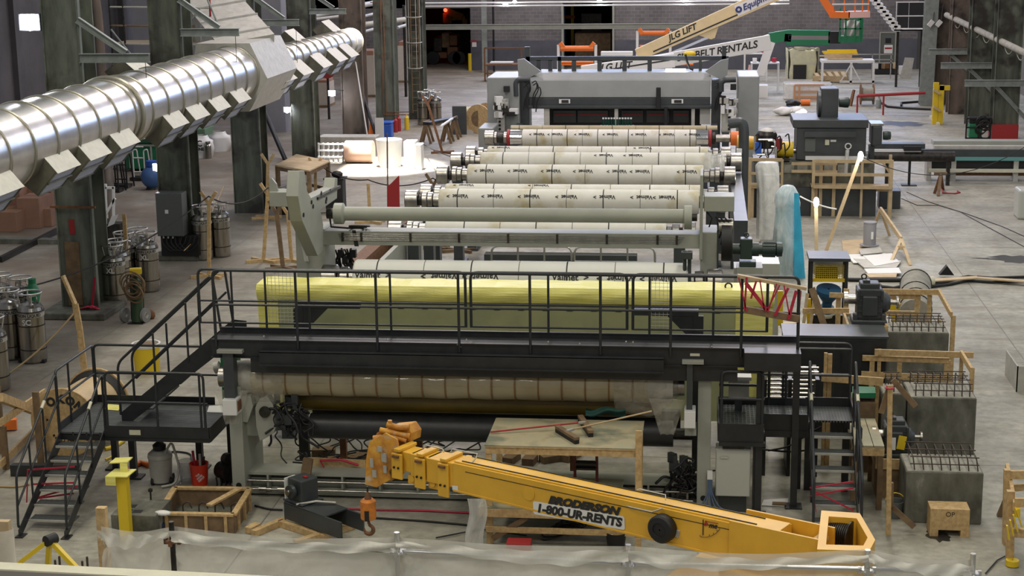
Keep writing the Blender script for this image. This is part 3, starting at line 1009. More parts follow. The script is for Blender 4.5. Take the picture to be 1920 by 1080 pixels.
# yellow wrapped box
Y0=26.4
xl,xr=W(482,560,Y=Y0).x,W(1452,580,Y=Y0).x
zt=W(482,533,Y=Y0).z
zy=W(600,563,Y=Y0).z
t=thing('wrapped_headbox','long machine box wrapped in yellow film behind the walkway','wrapped machine',((xl+xr)/2,Y0,0))
b_=MB()
n=60
def edge(u,v):
 wob=.006*math.sin(u*60+v*9)+.004*math.sin(u*131)
 if v<.4:
  k=v/.4
  return V((xl+(xr-xl)*u,Y0+.62*(1-k),zt+wob))
 k=(v-.4)/.6
 return V((xl+(xr-xl)*u,Y0-.04*math.sin(PI*k)+wob,zt-(zt-zy)*k))
b_.grid(n,10,edge,smooth=False)
b_.b(xl+.01,xr-.01,Y0+.02,Y0+.6,zy,zt-.02)
b_.build('yellow_film_cover',M['yelwrap'],t)
b_=MB()
b_.b(xl+.03,W(1380,560,Y=Y0).x,Y0+.08,Y0+.6,.5,zy+.01)
b_.build('cloudy_film_side',M['wraplow'],t)
b_=MB()
b_.b(W(1380,560,Y=Y0).x,xr-.02,Y0+.05,Y0+.6,.3,zy+.03)
b_.b(xl,xl+.35,Y0+.04,Y0+.6,.5,zy+.03)
b_.build('yellow_film_end',M['yelwrap'],t)
b_=MB()
zz=W(700,578,Y=Y0).z
for k in range(17):
 x=xl+1.1+k*.41
 b_.b(x,x+.08,Y0+.065,Y0+.08,zz,zz+.012)
 b_.b(x+.1,x+.2,Y0+.065,Y0+.08,zz-.015,zz-.003)
b_.build('printed_mark',M['ink'],t)
b_=MB()
b_.b(xl+.3,xl+.5,Y0+.1,Y0+.5,0,.5)
b_.b(xr-.6,xr-.4,Y0+.1,Y0+.5,0,.3)
b_.b((xl+xr)/2-.1,(xl+xr)/2+.1,Y0+.1,Y0+.5,0,.5)
b_.build('foot_block',M['machine_dk'],t)
MB().ring(W(1366,537,Y=Y0+.2),(0,1,0),.055,.014,14,6).build('lifting_eye',M['black'],t)
for xa,xb,side,lab in((560,676,1,'left black bracket stand in front of the yellow box'),(1185,1310,-1,'right black bracket stand in front of the yellow box')):
 Yc=25.4
 z=W(600,571,Y=Yc).z
 z2=W(600,610,Y=Yc).z
 A,B_=W(xa,575,Y=Yc).x,W(xb,575,Y=Yc).x
 xo=A if side>0 else B_
 t=thing('bracket_stand',lab,'bracket',(xo,Yc,0),'black bracket stands by the yellow box')
 zc=z if side>0 else W(1250,585,Y=Yc).z
 MB().b(A,B_,Yc-.06,Yc+.06,zc-.05,zc+.05).build('arm',M['blackst'],t)
 MB().b(xo-.08,xo+.08,Yc-.06,Yc+.06,0,zc-.05).build('post',M['blackst'],t)
 MB().prism([(xo,Yc-.05,zc-.05),(xo+side*.5,Yc-.05,zc-.05),(xo+side*.1,Yc-.05,zc-.45),(xo,Yc-.05,zc-.45)],(0,.1,0)).build('gusset',M['blackst'],t)
 # front stand
YF=23.45
for side,lab in((-1,'pale grey left end frame of the front stand with a white box on top'),(1,'pale grey right end frame of the front stand beside the cabinet')):
 if side<0:
  xa,xb=W(437,930,Y=YF).x,W(461,930,Y=YF).x
 else:
  xa,xb=W(1306,940,Y=YF).x,W(1331,940,Y=YF).x
 t=thing('end_frame',lab,'machine frame',((xa+xb)/2,YF,0))
 ztop=W(450,690,Y=YF).z if side<0 else W(1318,682,Y=YF).z
 MB().b(xa,xb,YF,YF+1.1,0,ztop-.3 if side<0 else ztop).build('pillar',M['machine'],t,bevel=.01)
 if side<0:
  MB().b(xb-.02,xb+.22,YF+.25,YF+1.0,.95,ztop-.45).build('side_plate',M['machine'],t,bevel=.01)
  prof=[W(x,y,Y=YF+.12)for x,y in((478,765),(486,748),(500,742),(512,760),(518,800),(514,812),(487,828),(480,800))]
  MB().prism(prof,(0,.2,0)).build('curved_arm',M['machine'],t,bevel=.01)
  p=W(497,772,Y=YF+.1)
  MB().cyl(p,p+V((0,-.03,0)),.09,n=20).build('pivot_boss',M['darkm'],t)
  pb=[(418,748),(446,778)]
 else:
  pb=[(1283,770),(1304,802)]
  MB().b(W(1284,800,Y=YF).x,W(1306,800,Y=YF).x,YF-.05,YF+.3,W(1290,815,Y=YF).z,W(1290,802,Y=YF).z).build('bearing_block',M['machine'],t)
 a,b2=W(*pb[0],Y=YF-.2),W(*pb[1],Y=YF-.2)
 MB().b(a.x,b2 .x,YF-.25,YF+.1,b2 .z,a.z).build('white_box',M['white'],t,bevel=.01)
 if side<0:
  MB().b(b2 .x,b2 .x+.012,YF-.2,YF-.02,b2 .z+.05,a.z-.04).build('red_label',M['rust'],t)
  MB().prism([W(x,y,Y=YF+.05)for x,y in((447,745),(470,742),(474,762),(464,792),(450,790))],(0,.25,0)).build('corner_bracket',M['machine'],t)
 if side<0:
  ua,ub,ut,ubz=423,438,660,748
 else:
  ua,ub,ut,ubz=1287,1299,680,772
 a,b2=W(ua,ubz,Y=YF-.1),W(ub,ut,Y=YF-.1)
 MB().b(a.x,b2 .x,YF-.15,YF+.05,a.z,b2 .z).build('dark_post',M['machine_dk'],t)
 MB().b(a.x-.07,b2 .x+.16,YF-.2,YF+.12,b2 .z,b2 .z+.05).build('cap_plate',M['machine'],t)
 MB().cyl(((xa+xb)/2,YF-.004,.22),((xa+xb)/2,YF+.01,.22),.045,n=14).build('bolt_hole',M['black'],t)
xa,xb=W(462,880,Y=YF+.3).x,W(1306,900,Y=YF+.3).x
z1=W(500,882,Y=YF+.3).z
z0_=W(500,931,Y=YF+.3).z
t=thing('slide_base','long grey floor beam with flanges between the front end frames','machine base',((xa+xb)/2,YF+.4,0))
c=MB()
c.b(xa,xb,YF+.2,YF+.65,z1-.04,z1)
c.b(xa,xb,YF+.42,YF+.48,.08,z1-.04)
c.b(xa,xb,YF+.15,YF+.7,.04,.09)
c.b(xa,xb,YF+.34,YF+.42,z1-.16,z1-.13)
c.build('flanged_beam',M['machine'],t)
for k in range(12):
 x=xa+.35+k*(xb-xa-.5)/11
 MB().b(x,x+.03,YF+.2,YF+.42,.09,z1-.04).build('stiffener',M['machine'],t)
c=MB()
for k,z in enumerate((z1-.1,z1-.24)):
 c.cyl((xa+.05,YF+.1,z),(xb-.05,YF+.1,z),.018,n=8)
c.build('tie_rod',M['steel'],t)
c=MB()
for x in(xa+.25,xa+.55,xb-.35):
 c.lathe((x,YF+.1,z1-.24),(1,0,0),[(0,.02),(0,.05),(.12,.05),(.12,.03),(.2,.03),(.2,.01)],12)
c.build('turnbuckle',M['steel'],t)
Yr=23.75
xl,xr=W(478,712,Y=Yr).x,W(1215,725,Y=Yr).x
zc=(W(600,710,Y=Yr).z+W(1100,720,Y=Yr).z)/2
R_=.265
t=thing('wrapped_roll','big kraft-wrapped roll with tape bands and clear plastic tied over both ends','roll',((xl+xr)/2,Yr,zc-R_))
b_=MB()
b_.m=0
b_.grid(80,36,lambda u,v:V((xl+(xr-xl)*u,Yr-math.cos(v*2*PI)*(R_+.006*math.sin(u*70+v*20)),zc+math.sin(v*2*PI)*(R_+.006*math.sin(u*50+3*v)))))
b_.m=1
k=0
x=xl+.18
while x<xr-.1:
 w_=.028
 b_.lathe((x,Yr,zc),(1,0,0),[(0,R_+.009),(w_,R_+.009)],36)
 x+=.355
b_.build('kraft_wrap',[M['tan'],M['tape']],t)
for side,x in((-1,xl),(1,xr)):
 s0=side
 def film(u,v,x=x,s0=s0):
  a=v*2*PI
  prof=[(-.5,1.05),(-.3,1.06),(0.0,1.07),(.12,1.06),(.3,.95),(.42,.75),(.5,.45)]
  f=u*(len(prof)-1)
  i=min(int(f),len(prof)-2)
  f-=i
  dx=prof[i][0]*(1-f)+prof[i+1][0]*f
  rr=R_*(prof[i][1]*(1-f)+prof[i+1][1]*f)*(1+.035*math.sin(a*7+u*9))
  dz=math.sin(a)*rr
  if dz<-R_*.5:
   dz-=.18*(1+math.sin(u*5))*(-dz/R_-.5)
  return V((x+s0*dx,Yr-math.cos(a)*rr,zc+dz))
 MB().grid(14,30,film).build('clear_film',M['filmk'],t)
 MB().lathe((min(x,x+side*.38),Yr,zc),(1,0,0),[(0,.02),(0,R_*.97),(.38,R_*.97),(.38,.02)],30).build('grey_roll_end',M['galvm'],t)
 MB().cyl((x,Yr,zc),(x+side*.55,Yr,zc),.16,n=20).build('roll_journal',M['steel'],t)
 xx=x+side*.30
 flap=MB().grid(6,8,lambda u,v:V((xx+(u-.5)*(.55-.35*v),Yr-.31+.03*math.sin(u*12+v*5),zc-.12-v*.55)))
 flap.build('film_flap',M['filmk'],t)
Yg=24.1
xl,xr=W(540,752,Y=Yg).x,W(1240,765,Y=Yg).x
zc2=W(860,752,Y=Yg).z+.01
tag(MB().lathe((xl,Yg,zc2),(1,0,0),[(0,.02),(0,.2),(xr-xl,.2),(xr-xl,.02)],36).build('roll_in_gold_film',M['gold']),'roll in dull gold film below the big kraft roll','roll')
t=thing('dark_roll','long black roll below the gold-film roll','roll',(0,Yg,0))
xl,xr=W(576,795,Y=YF+.2).x,W(1262,815,Y=YF+.2).x
zc3=W(860,804,Y=YF+.45).z
MB().lathe((xl,YF+.45,zc3),(1,0,0),[(0,.02),(0,.2),(xr-xl,.2),(xr-xl,.02)],36).build('roll_shell',M['blackst'],t)
for x,s_ in((xl,-1),(xr,1)):
 MB().cyl((x,YF+.45,zc3),(x+s_*.3,YF+.45,zc3),.09,n=16).build('roll_journal',M['darkm'],t)
MB().b(xl-.1,xr+.1,YF+.95,YF+1.1,zc3-.1,zc3+.2).build('back_beam',M['blackst'],t)
nt_=MB().grid(10,5,lambda u,v:W(1098+u*75,765+v*14+3*math.sin(u*9),Y=YF+.02+.05*math.sin(v*5+u*4)))
tag(nt_.build('mesh_net',mat('dark_teal_net',(.01,.06,.05),.7)),'dark green netting caught under the right end of the kraft roll','net')
random.seed(11)
for cx,cy,wd,hg,n,lab in((540,770,60,60,26,'tangle of black hoses and clamps at the left end of the front rolls'),(1275,880,45,60,26,'tangle of black hoses by the right front frame')):
 t=thing('hose_tangle',lab,'hoses',W(cx,cy+70,Y=YF+.3))
 h_=MB()
 for k in range(n):
  p=W(cx+random.uniform(-.5,.5)*wd,cy+random.uniform(-.3,.3)*hg,Y=YF+random.uniform(-.02,.3))
  pts=[p]
  for j in range(4):
   p=p+V((random.uniform(-.18,.18),random.uniform(-.08,.08),random.uniform(-.22,.08)))
   pts.append(p)
  h_.tube(rail_path(pts,.01,.08),random.choice((.012,.018,.022)),6)
 h_.build('hose',M['black'],t)
 h_=MB()
 for k in range(8):
  p=W(cx+random.uniform(-.4,.4)*wd,cy+random.uniform(-.5,.5)*hg,Y=YF+.2)
  h_.bc(p,(random.uniform(.06,.16),.14,random.uniform(.06,.2)),random.uniform(0,1))
 h_.build('clamp_block',M['machine_dk'],t)
random.seed(3)
t=thing('cable_heap','loose black cables and scrap under the front rolls','cables',W(640,850,Y=25.2))
h_=MB()
for k in range(26):
 p=W(random.uniform(540,880),860,z=0.03+random.uniform(0,.1))
 p.y=random.uniform(24.6,26.3)
 pts=[p]
 for j in range(6):
  p=p+V((random.uniform(-.4,.5),random.uniform(-.3,.3),random.uniform(-.1,.25)))
  p.z=max(.03,min(p.z,.9))
  pts.append(p)
 h_.tube(rail_path(pts,.01,.12),.013,5)
h_.build('cable',M['cable'],t)
h_=MB()
for k in range(14):
 x=-6.3+k*.32
 o=MB().bc((x,random.uniform(24.8,25.9),.06),(random.uniform(.2,.5),.2,.12),random.uniform(0,3)).build('scrap_timber',M['woodd'])
 tag(o,'rough timber offcut on the floor among cables below the front rolls','timber','timber offcuts below the front rolls')
for k,(px,yy)in enumerate(((645,24.9),(787,25.0),(1075,24.9))):
 p=W(px,860,Y=yy)
 tag(MB().b(p.x-.05,p.x+.05,yy-.05,yy+.05,0,1.15).build('support_prop',M['rust']),('rusty prop standing under the left end of the dark roll','rusty prop standing under the middle of the dark roll','rusty prop standing under the dark roll behind the plywood table')[k],'prop')
t=thing('timber_prop','rough timber post and cross board tied with red ribbon on the floor beam','timber',W(570,915,Y=YF+.1))
a,b2=W(570,915,Y=YF+.05),W(578,860,Y=YF+.05)
MB().beam(a,b2,.15,.08).build('post',M['woodd'],t)
a,b2=W(577,866,Y=YF+.6),W(686,871,Y=YF+.6)
MB().beam(a,b2,.08,.13).build('cross_board',M['wood'],t)
c=MB()
c.tube([W(600,863,Y=YF+.5),W(607,876,Y=YF+.5),W(610,915,Y=YF+.5)],.012,5)
c.tube([W(600,863,Y=YF+.5),W(640,862,Y=YF+.5),W(672,872,Y=YF+.5)],.02,5)
c.build('ribbon',M['redtape'],t)
# walkway across the machine
YA,YB=23.38,23.86
ZD=2.58
def PX(px,py,Y):
 return W(px,py,Y=Y)
t=thing('walkway_bridge','long black steel walkway with tube handrails across the machine','walkway',(-3,23.6,0))
xL,xR=PX(397,640,YA).x,PX(1500,655,YA).x
c=MB()
c.b(xL,xR,YA,YB,ZD-.04,ZD)
c.build('deck',M['blackst'],t)
c=MB()
c.b(xL,xR,YA-.012,YA,ZD-.26,ZD+.015)
c.b(xL,xR,YA-.06,YA,ZD-.27,ZD-.255)
c.b(xL,xR,YA-.05,YA,ZD+.005,ZD+.02)
c.build('front_fascia',M['blackst'],t)
c=MB()
c.b(xL,xR,YB-.01,YB,ZD-.26,ZD+.07)
c.b(xL,xR,YB-.03,YB+.02,ZD+.07,ZD+.085)
c.build('rear_toe_plate',M['blackst'],t)
xa,xb=PX(492,650,YA).x,PX(1245,665,YA).x
c=MB()
c.b(xa,xb,YA-.20,YA-.19,ZD-.32,ZD-.13)
c.b(xa,xb,YA-.20,YA-.02,ZD-.14,ZD-.13)
c.b(xa,xb,YA-.26,YA-.19,ZD-.33,ZD-.315)
c.build('front_channel',M['blackst'],t)
c=MB()
c.b(xL+.6,xR-.9,YB-.5,YB-.1,ZD-.5,ZD-.26)
c.build('under_beam',M['blackst'],t)
bl=MB()
for px,py in((495,630),(554,632),(707,640),(727,636),(858,645),(864,650),(875,636),(994,648),(1028,640),(1087,644),(1126,655),(1174,640),(1187,641),(1258,660),(1335,650),(540,660),(702,665),(860,668),(866,668),(1028,678),(1036,678),(1196,682),(1206,682)):
 p=PX(px,py,YA)
 bl.cyl((p.x,YA-.02,p.z),(p.x,YA-.01,p.z),.012,n=8)
bl.build('bolt',M['galv'],t)
MB().b(PX(1294,660,YA).x,PX(1312,660,YA).x,YA-.016,YA-.012,ZD-.12,ZD-.08).build('label_plate',M['foreb'],t)
zf=(PX(600,505,YA).z+PX(1300,520,YA).z)/2
r_=MB().tube(rail_path([(PX(404,600,YA).x,YA-.03,ZD-.1),(PX(404,600,YA).x,YA-.03,zf),(PX(1496,600,YA).x,YA-.03,zf),(PX(1496,640,YA).x,YA-.03,ZD-.1)],.02,.1),.024,8)
r_.build('front_handrail',M['railst'],t)
r_=MB().tube([(PX(404,600,YA).x,YA-.03,ZD+.56),(PX(1500,600,YA).x,YA-.03,ZD+.56)],.018,8)
r_.build('front_mid_rail',M['railst'],t)
for px in(556,706,860,994,1126,1258,1391):
 x=PX(px,560,YA).x
 MB().tube([(x,YA-.035,ZD-.12),(x,YA-.035,zf)],.021,8).build('front_post',M['railst'],t)
zr=PX(600,503,YB).z
zr2=PX(1300,520,YB).z
zr=(zr+zr2)/2
for a_,b__,posts in((371,872,(435,498,579,732)),(882,1176,(1028,)),(1187,1440,(1218,1338))):
 a,b2=PX(a_,520,YB).x,PX(b__,520,YB).x
 r_=MB().tube(rail_path([(a,YB,ZD+.14),(a,YB,zr),(b2,YB,zr),(b2,YB,ZD+.14)],.02,.11),.022,8)
 r_.tube([(a,YB,ZD+.5),(b2,YB,ZD+.5)],.016,8)
 r_.tube([(a,YB,ZD+.15),(b2,YB,ZD+.15)],.016,8)
 for px in posts:
  x=PX(px,560,YB).x
  r_.tube([(x,YB,ZD),(x,YB,zr)],.018,8)
 r_.build('rear_rail_panel',M['railst'],t)
for a_,b__ in((502,550),(1221,1256)):
 a,b2=PX(a_,560,YB).x,PX(b__,560,YB).x
 r_=MB()
 x=a
 while x<b2:
  r_.b(x,x+.005,YB+.02,YB+.025,ZD+.14,zr)
  x+=.06
 z=ZD+.14
 while z<zr:
  r_.b(a,b2,YB+.02,YB+.025,z,z+.005)
  z+=.06
 r_.build('wire_mesh_infill',M['galvm'],t)
for px,py,yy in((1420,965,23.4),(1487,950,23.8)):
 p=W(px,py,z=0)
 c=MB().b(p.x-.05,p.x+.05,p.y-.05,p.y+.05,0,ZD-.26)
 c.b(p.x-.13,p.x+.13,p.y-.13,p.y+.13,0,.02)
 c.build('support_leg',M['blackst'],t)
a,b2=PX(1395,660,YA-.05),PX(1500,660,YA-.05)
MB().b(a.x,b2 .x,YA-.35,YA-.06,ZD-.24,ZD+.03).build('end_platform_box',M['blackst'],t)
t=thing('ribboned_board','two timber boards on the handrail end wound with dark red ribbon','boards',W(1440,560,Y=YA-.1))
MB().beam(PX(1383,517,YA-.1),PX(1512,541,YA-.1),.09,.045).build('upper_board',M['woodl'],t)
MB().beam(PX(1395,580,YA-.1),PX(1498,598,YA-.1),.07,.1).build('lower_board',M['woodd'],t)
for(x0_,y0_),(x1_,y1_),w_ in(((1398,530),(1438,582),.055),(((1418,527)),(1408,560),.03),((1438,582),(1462,535),.02),((1478,540),(1453,592),.04),((1400,520),(1396,580),.03),((1425,526),(1433,582),.02),((1470,535),(1480,590),.02),((1493,545),(1478,600),.045),((1385,520),(1400,584),.02),((1456,532),(1440,585),.02)):
 MB().beam(PX(x0_,y0_,YA-.16),PX(x1_,y1_,YA-.16),w_,.008,up=(0,1,0)).build('ribbon',M['redtape'],t)
 # landing and stairs on the left
ZL=1.07
t=thing('stair_landing','black grated landing with tube rails on four legs at lower left','landing',(-8.7,24.2,0))
fl=W(112,817,z=1.0)
xl,xr=fl.x,W(408,808,z=1.0).x
y0,y1=fl.y,24.95
c=MB()
n=26
for k in range(n):
 y=y0+(y1-y0)*k/n
 c.b(xl,xr,y,y+(y1-y0)/n*.72,ZL-.03,ZL)
for k in range(12):
 x=xl+(xr-xl)*k/11
 c.b(x-.008,x+.008,y0,y1,ZL-.05,ZL-.005)
c.build('grated_deck',M['grate'],t)
xs=xl+.74
c=MB()
c.b(xs,xr,y0-.02,y0,ZL-.06,ZL+.12)
c.b(xl-.02,xl,y0,y1,ZL-.12,ZL+.12)
c.b(xl,xr-.4,y1,y1+.02,ZL-.12,ZL+.12)
c.b(xr,xr+.02,y0,y1,ZL-.12,ZL+.12)
c.build('toe_plate',M['blackst'],t)
MB().b(xs+.4,xs+.58,y0-.025,y0-.02,ZL-.02,ZL+.06).build('maker_plate',M['foreb'],t)
c=MB()
c.b(xl,xr,y0,y0+.08,ZL-.13,ZL-.05)
c.b(xl,xr,y1-.08,y1,ZL-.13,ZL-.05)
c.build('edge_channel',M['blackst'],t)
for x,y in((xs+.06,24.3),(xl+.35,24.7),(xr-.05,24.6),(xs+1.0,24.85)):
 c=MB().b(x-.05,x+.05,y-.05,y+.05,0,ZL-.1)
 c.b(x-.15,x+.15,y-.12,y+.12,0,.03)
 c.build('leg',M['blackst'],t)
H1=.98
c=MB()
xf=xs+.05
c.tube(rail_path([(xf,y0,ZL),(xf,y0,ZL+H1),(xr-.05,y0,ZL+H1),(xr-.05,y0,ZL)],.02,.1),.021,8)
c.tube([(xf,y0,ZL+.5),(xr,y0,ZL+.5)],.02,8)
for f in(.5,.93):
 c.tube([(xf+(xr-xf)*f,y0,ZL),(xf+(xr-xf)*f,y0,ZL+H1)],.019,8)
c.build('front_railing',M['railst'],t)
c=MB()
c.tube(rail_path([(xl,y1,ZL),(xl,y1,ZL+H1),(xr,y1,ZL+H1),(xr,y1,ZL)],.02,.1),.021,8)
c.tube([(xl,y1,ZL+.5),(xr,y1,ZL+.5)],.018,8)
c.build('rear_railing',M['railst'],t)
c=MB()
c.tube(rail_path([(xl,y0,ZL),(xl,y0,ZL+H1),(xl,y1-.05,ZL+H1),(xl,y1-.05,ZL)],.02,.1),.021,8)
c.tube([(xl,y0,ZL+.5),(xl,y1,ZL+.5)],.018,8)
c.tube([(xl,(y0+y1)/2-.3,ZL),(xl,(y0+y1)/2-.3,ZL+H1)],.018,8)
c.build('side_railing',M['railst'],t)
def tread(c,x0,x1,y,z,d=.24):
 c.b(x0,x1,y,y+.02,z-.035,z)
 for k in range(7):
  yy=y+.03+k*(d-.04)/7
  c.b(x0,x1,yy,yy+.014,z-.025,z-.002)
 for k in range(9):
  xx=x0+(x1-x0)*k/8
  c.b(xx-.004,xx+.004,y,y+d,z-.03,z-.006)
def stair_y(label,x0,x1,ytop,ztop,n,rise,run,railH=.95,ribbons=()):
 t=thing('steel_stair',label,'stairs',((x0+x1)/2,ytop,0))
 yb,zb=ytop-run*n,ztop-rise*n
 for x in(x0,x1):
  MB().prism([(x-.006,ytop+.02,ztop+.04),(x-.006,ytop+.02,ztop-.2),(x-.006,yb-.02,.02),(x-.006,yb-.14,.02),(x-.006,yb-.14,.12)],(.012,0,0)).build('stringer',M['blackst'],t)
  MB().b(x-.06,x+.06,yb-.16,yb+.02,0,.015).build('foot_plate',M['blackst'],t)
 for k in range(1,n):
  c=MB()
  tread(c,x0+.01,x1-.01,ytop-run*k-.02,ztop-rise*k,run+.02)
  c.build('tread',M['grate'],t)
  MB().b(x0+.01,x1-.01,ytop-run*k-.032,ytop-run*k-.02,ztop-rise*k-.03,ztop-rise*k+.004).build('tread_nosing',M['galvm'],t)
 for x in(x0-.02,x1+.02):
  c=MB()
  p=V((x,ytop,ztop))
  q=V((x,yb,zb))
  up=V((0,0,railH))
  c.tube(rail_path([p+V((0,.02,.05)),p+up+V((0,.02,0)),q+up+V((0,-.02,0)),q+V((0,-.1,.15)),q+V((0,.02,.12))],.02,.12),.02,8)
  c.tube([p+up*.5,q+up*.5+V((0,-.05,0))],.017,8)
  for f in(.35,.7):
   r0=p.lerp(q,f)
   c.tube([r0,r0+up],.017,8)
  c.build('handrail',M['railst'],t)
  MB().cyl(p.lerp(q,.35)+up-V((0,.03,.02)),p.lerp(q,.35)+up+V((0,.09,.06)),.026,n=8).build('rail_sticker',M['foreb'],t)
 return t
xs0=W(68,995,z=0).x
xs1=W(150,1003,z=0).x
stair_y('narrow black stair down to the floor at lower left with red ribbon tied across',xl+.02,xl+.72,y0,ZL,7,ZL/7,.235)
c=MB()
for a,b2 in(((52,881),(140,875)),((58,908),(140,905)),((60,936),(145,912)),((60,936),(138,925)),((52,880),(50,942))):
 c.beam(W(*a,Y=22.45),W(*b2,Y=22.45),.012,.025)
tag(c.build('barrier_ribbon',M['redtape']),'red ribbon tied across the lower left stair','ribbon')
t=thing('steel_stair','black stair rising to the right from the landing to the walkway','stairs',(-8.3,24,ZL))
xb_,xt_=W(232,790,z=ZL).x,xL
ya_,yb_=23.95,24.6
n=7
for y in(ya_,yb_):
 MB().prism([(xb_-.04,y,ZL),(xb_+.14,y,ZL),(xt_+.2,y,ZD-.16),(xt_+.2,y,ZD),(xt_-.02,y,ZD+.02),(xb_-.04,y,ZL+.14)],(0,.014,0)).build('stringer',M['blackst'],t)
for k in range(1,n):
 z=ZL+(ZD-ZL)*k/n
 x=xb_+(xt_-xb_)*k/n
 c=MB().b(x,x+.24,ya_+.02,yb_-.01,z-.03,z)
 c.build('tread',M['grate'],t)
for y in(ya_,yb_):
 c=MB()
 p,q=V((xb_,y,ZL)),V((xt_,y,ZD))
 up=V((0,0,.95))
 c.tube(rail_path([p+V((-.05,0,.1)),p+up+V((-.05,0,0)),q+up+V((-.12,0,-.05)),q+V((-.02,0,.0))],.02,.12),.021,8)
 c.tube([p+up*.55,q+up*.55+V((-.1,0,-.05))],.018,8)
 for f in(.33,.66):
  r0=p.lerp(q,f)
  c.tube([r0,r0+up],.018,8)
 c.build('handrail',M['railst'],t)
 # right-hand platforms
ZP=1.32
YP0,YP1=23.35,24.75
xa,xb,xc,xd=W(1348,820,Y=YP0).x,W(1432,820,Y=YP0).x,W(1515,800,Y=24.0).x,W(1600,800,Y=24.0).x
t=thing('work_platform','black grated platform with hooped railing beside the right end frame','platform',((xa+xc)/2,24.1,0))
def grating(x0,x1,y0,y1,z,n=22,m=12):
 c=MB()
 for k in range(n):
  y=y0+(y1-y0)*k/n
  c.b(x0,x1,y,y+(y1-y0)/n*.45,z-.03,z)
 for k in range(m):
  x=x0+(x1-x0)*k/(m-1)
  c.b(x-.01,x+.01,y0,y1,z-.03,z-.003)
 return c
grating(xa,xb,YP0,YP1,ZP).build('grated_deck',M['grate'],t)
grating(xb,xc,23.9,YP1,ZP).build('grated_deck',M['grate'],t)
c=MB()
c.b(xa,xb,YP0-.02,YP0,ZP-.16,ZP+.12)
c.b(xa,xb+.02,YP0-.05,YP0+.05,ZP-.22,ZP-.16)
c.b(xb,xc,23.88,23.9,ZP-.16,ZP+.12)
c.b(xb,xc,23.86,23.96,ZP-.24,ZP-.14)
c.b(xa-.02,xa,YP0,YP1,ZP-.16,ZP+.12)
c.b(xa,xc,YP1,YP1+.02,ZP-.16,ZP+.12)
c.build('toe_plate',M['blackst'],t)
zt=W(1390,697,Y=YP0).z
for yy in(YP0,YP0+.75):
 c=MB()
 c.tube(rail_path([(xa+.03,yy,ZP),(xa+.03,yy,zt),(xb-.03,yy,zt),(xb-.03,yy,ZP)],.02,.09),.024,8)
 c.tube([(xa,yy,ZP+.5),(xb,yy,ZP+.5)],.022,8)
 c.build('hoop_rail',M['railst'],t)
c=MB()
for x in(xa+.03,xb-.03):
 for z in(zt,ZP+.5):
  c.tube([(x,YP0,z),(x,YP0+.75,z)],.02,8)
for x in(xb+.12,xb+.38):
 c.tube([(x,YP1,ZP),(x,YP1,zt)],.022,8)
c.tube([(xb,YP1,zt),(xd,YP1,zt)],.022,8)
c.tube([(xb,YP1,ZP+.5),(xd,YP1,ZP+.5)],.02,8)
c.build('side_rail',M['railst'],t)
for x,y in((xb-.1,YP0+.1),(xa+.08,YP1-.1),(xc-.1,YP1-.1)):
 MB().b(x-.05,x+.05,y-.05,y+.05,0,ZP-.16).build('leg',M['blackst'],t)
rg=stair_y('steep black stair on the right of the walkway with red ribbon tied across',xc+.02,xd-.02,23.98,ZP+.02,7,(ZP+.02)/7,.22)
t=thing('stair_landing','grated stair head platform with tall rear rail at the top of the right stair','platform',((xc+xd)/2,24.4,0))
grating(xc,xd,24.0,YP1,ZP,26,16).build('grated_deck',M['grate'],t)
c=MB()
c.b(xc,xd,YP1,YP1+.02,ZP-.1,ZP+.14)
c.b(xd,xd+.02,24.0,YP1,ZP-.1,ZP+.14)
c.build('toe_plate',M['blackst'],t)
c=MB()
zt2=W(1580,645,Y=YP1).z
c.tube(rail_path([(xc-.35,YP1+.03,zt2),(xd,YP1+.03,zt2),(xd,YP1+.03,ZP)],.02,.1),.022,8)
c.tube([(xc-.35,YP1+.03,(ZP+zt2)/2),(xd,YP1+.03,(ZP+zt2)/2)],.02,8)
c.tube([(xc-.35,YP1+.03,ZP),(xc-.35,YP1+.03,zt2)],.02,8)
c.build('rear_rail',M['railst'],t)
for x in(xc+.05,xd-.05):
 MB().b(x-.05,x+.05,YP1-.2,YP1-.1,0,ZP-.03).build('leg',M['blackst'],t)
c=MB()
for a,b2 in(((1518,915),(1600,903)),((1520,930),(1600,915)),((1525,920),(1600,957)),((1525,922),(1530,960))):
 c.beam(W(*a,Y=22.7),W(*b2,Y=22.7),.012,.022)
tag(c.build('barrier_ribbon',M['redtape']),'red ribbon tied across the right stair','ribbon')
Yc=23.4
a,b2=W(1341,930,Y=Yc),W(1408,843,Y=Yc)
t=thing('electrical_cabinet','light grey electrical cabinet standing below the right platform','cabinet',((a.x+b2 .x)/2,Yc,a.z))
MB().b(a.x,b2 .x,Yc,Yc+.3,a.z,b2 .z).build('body',M['elbox'],t,bevel=.01)
d=MB().b(a.x+.01,b2 .x-.01,Yc-.02,Yc,a.z+.01,b2 .z-.01).build('cabinet_door',M['elbox'],t,bevel=.008)
MB().b(a.x+.07,a.x+.18,Yc-.035,Yc-.02,b2 .z-.14,b2 .z-.11).build('handle',M['chrome'],d)
MB().b(a.x+.05,b2 .x-.05,Yc+.1,Yc+.25,0,a.z).build('plinth',M['machine_dk'],t)
MB().b(a.x+.1,b2 .x-.1,Yc,Yc+.3,b2 .z,b2 .z+.06).build('gland_plate',M['darkm'],t)
t=thing('junction_box','small white socket box with dangling blue cables on the right end frame','box',W(1330,885,Y=23.4))
a,b2=W(1326,897,Y=23.4),W(1336,883,Y=23.4)
MB().b(a.x,b2 .x,23.35,23.42,a.z,b2 .z).build('box',M['white'],t)
c=MB()
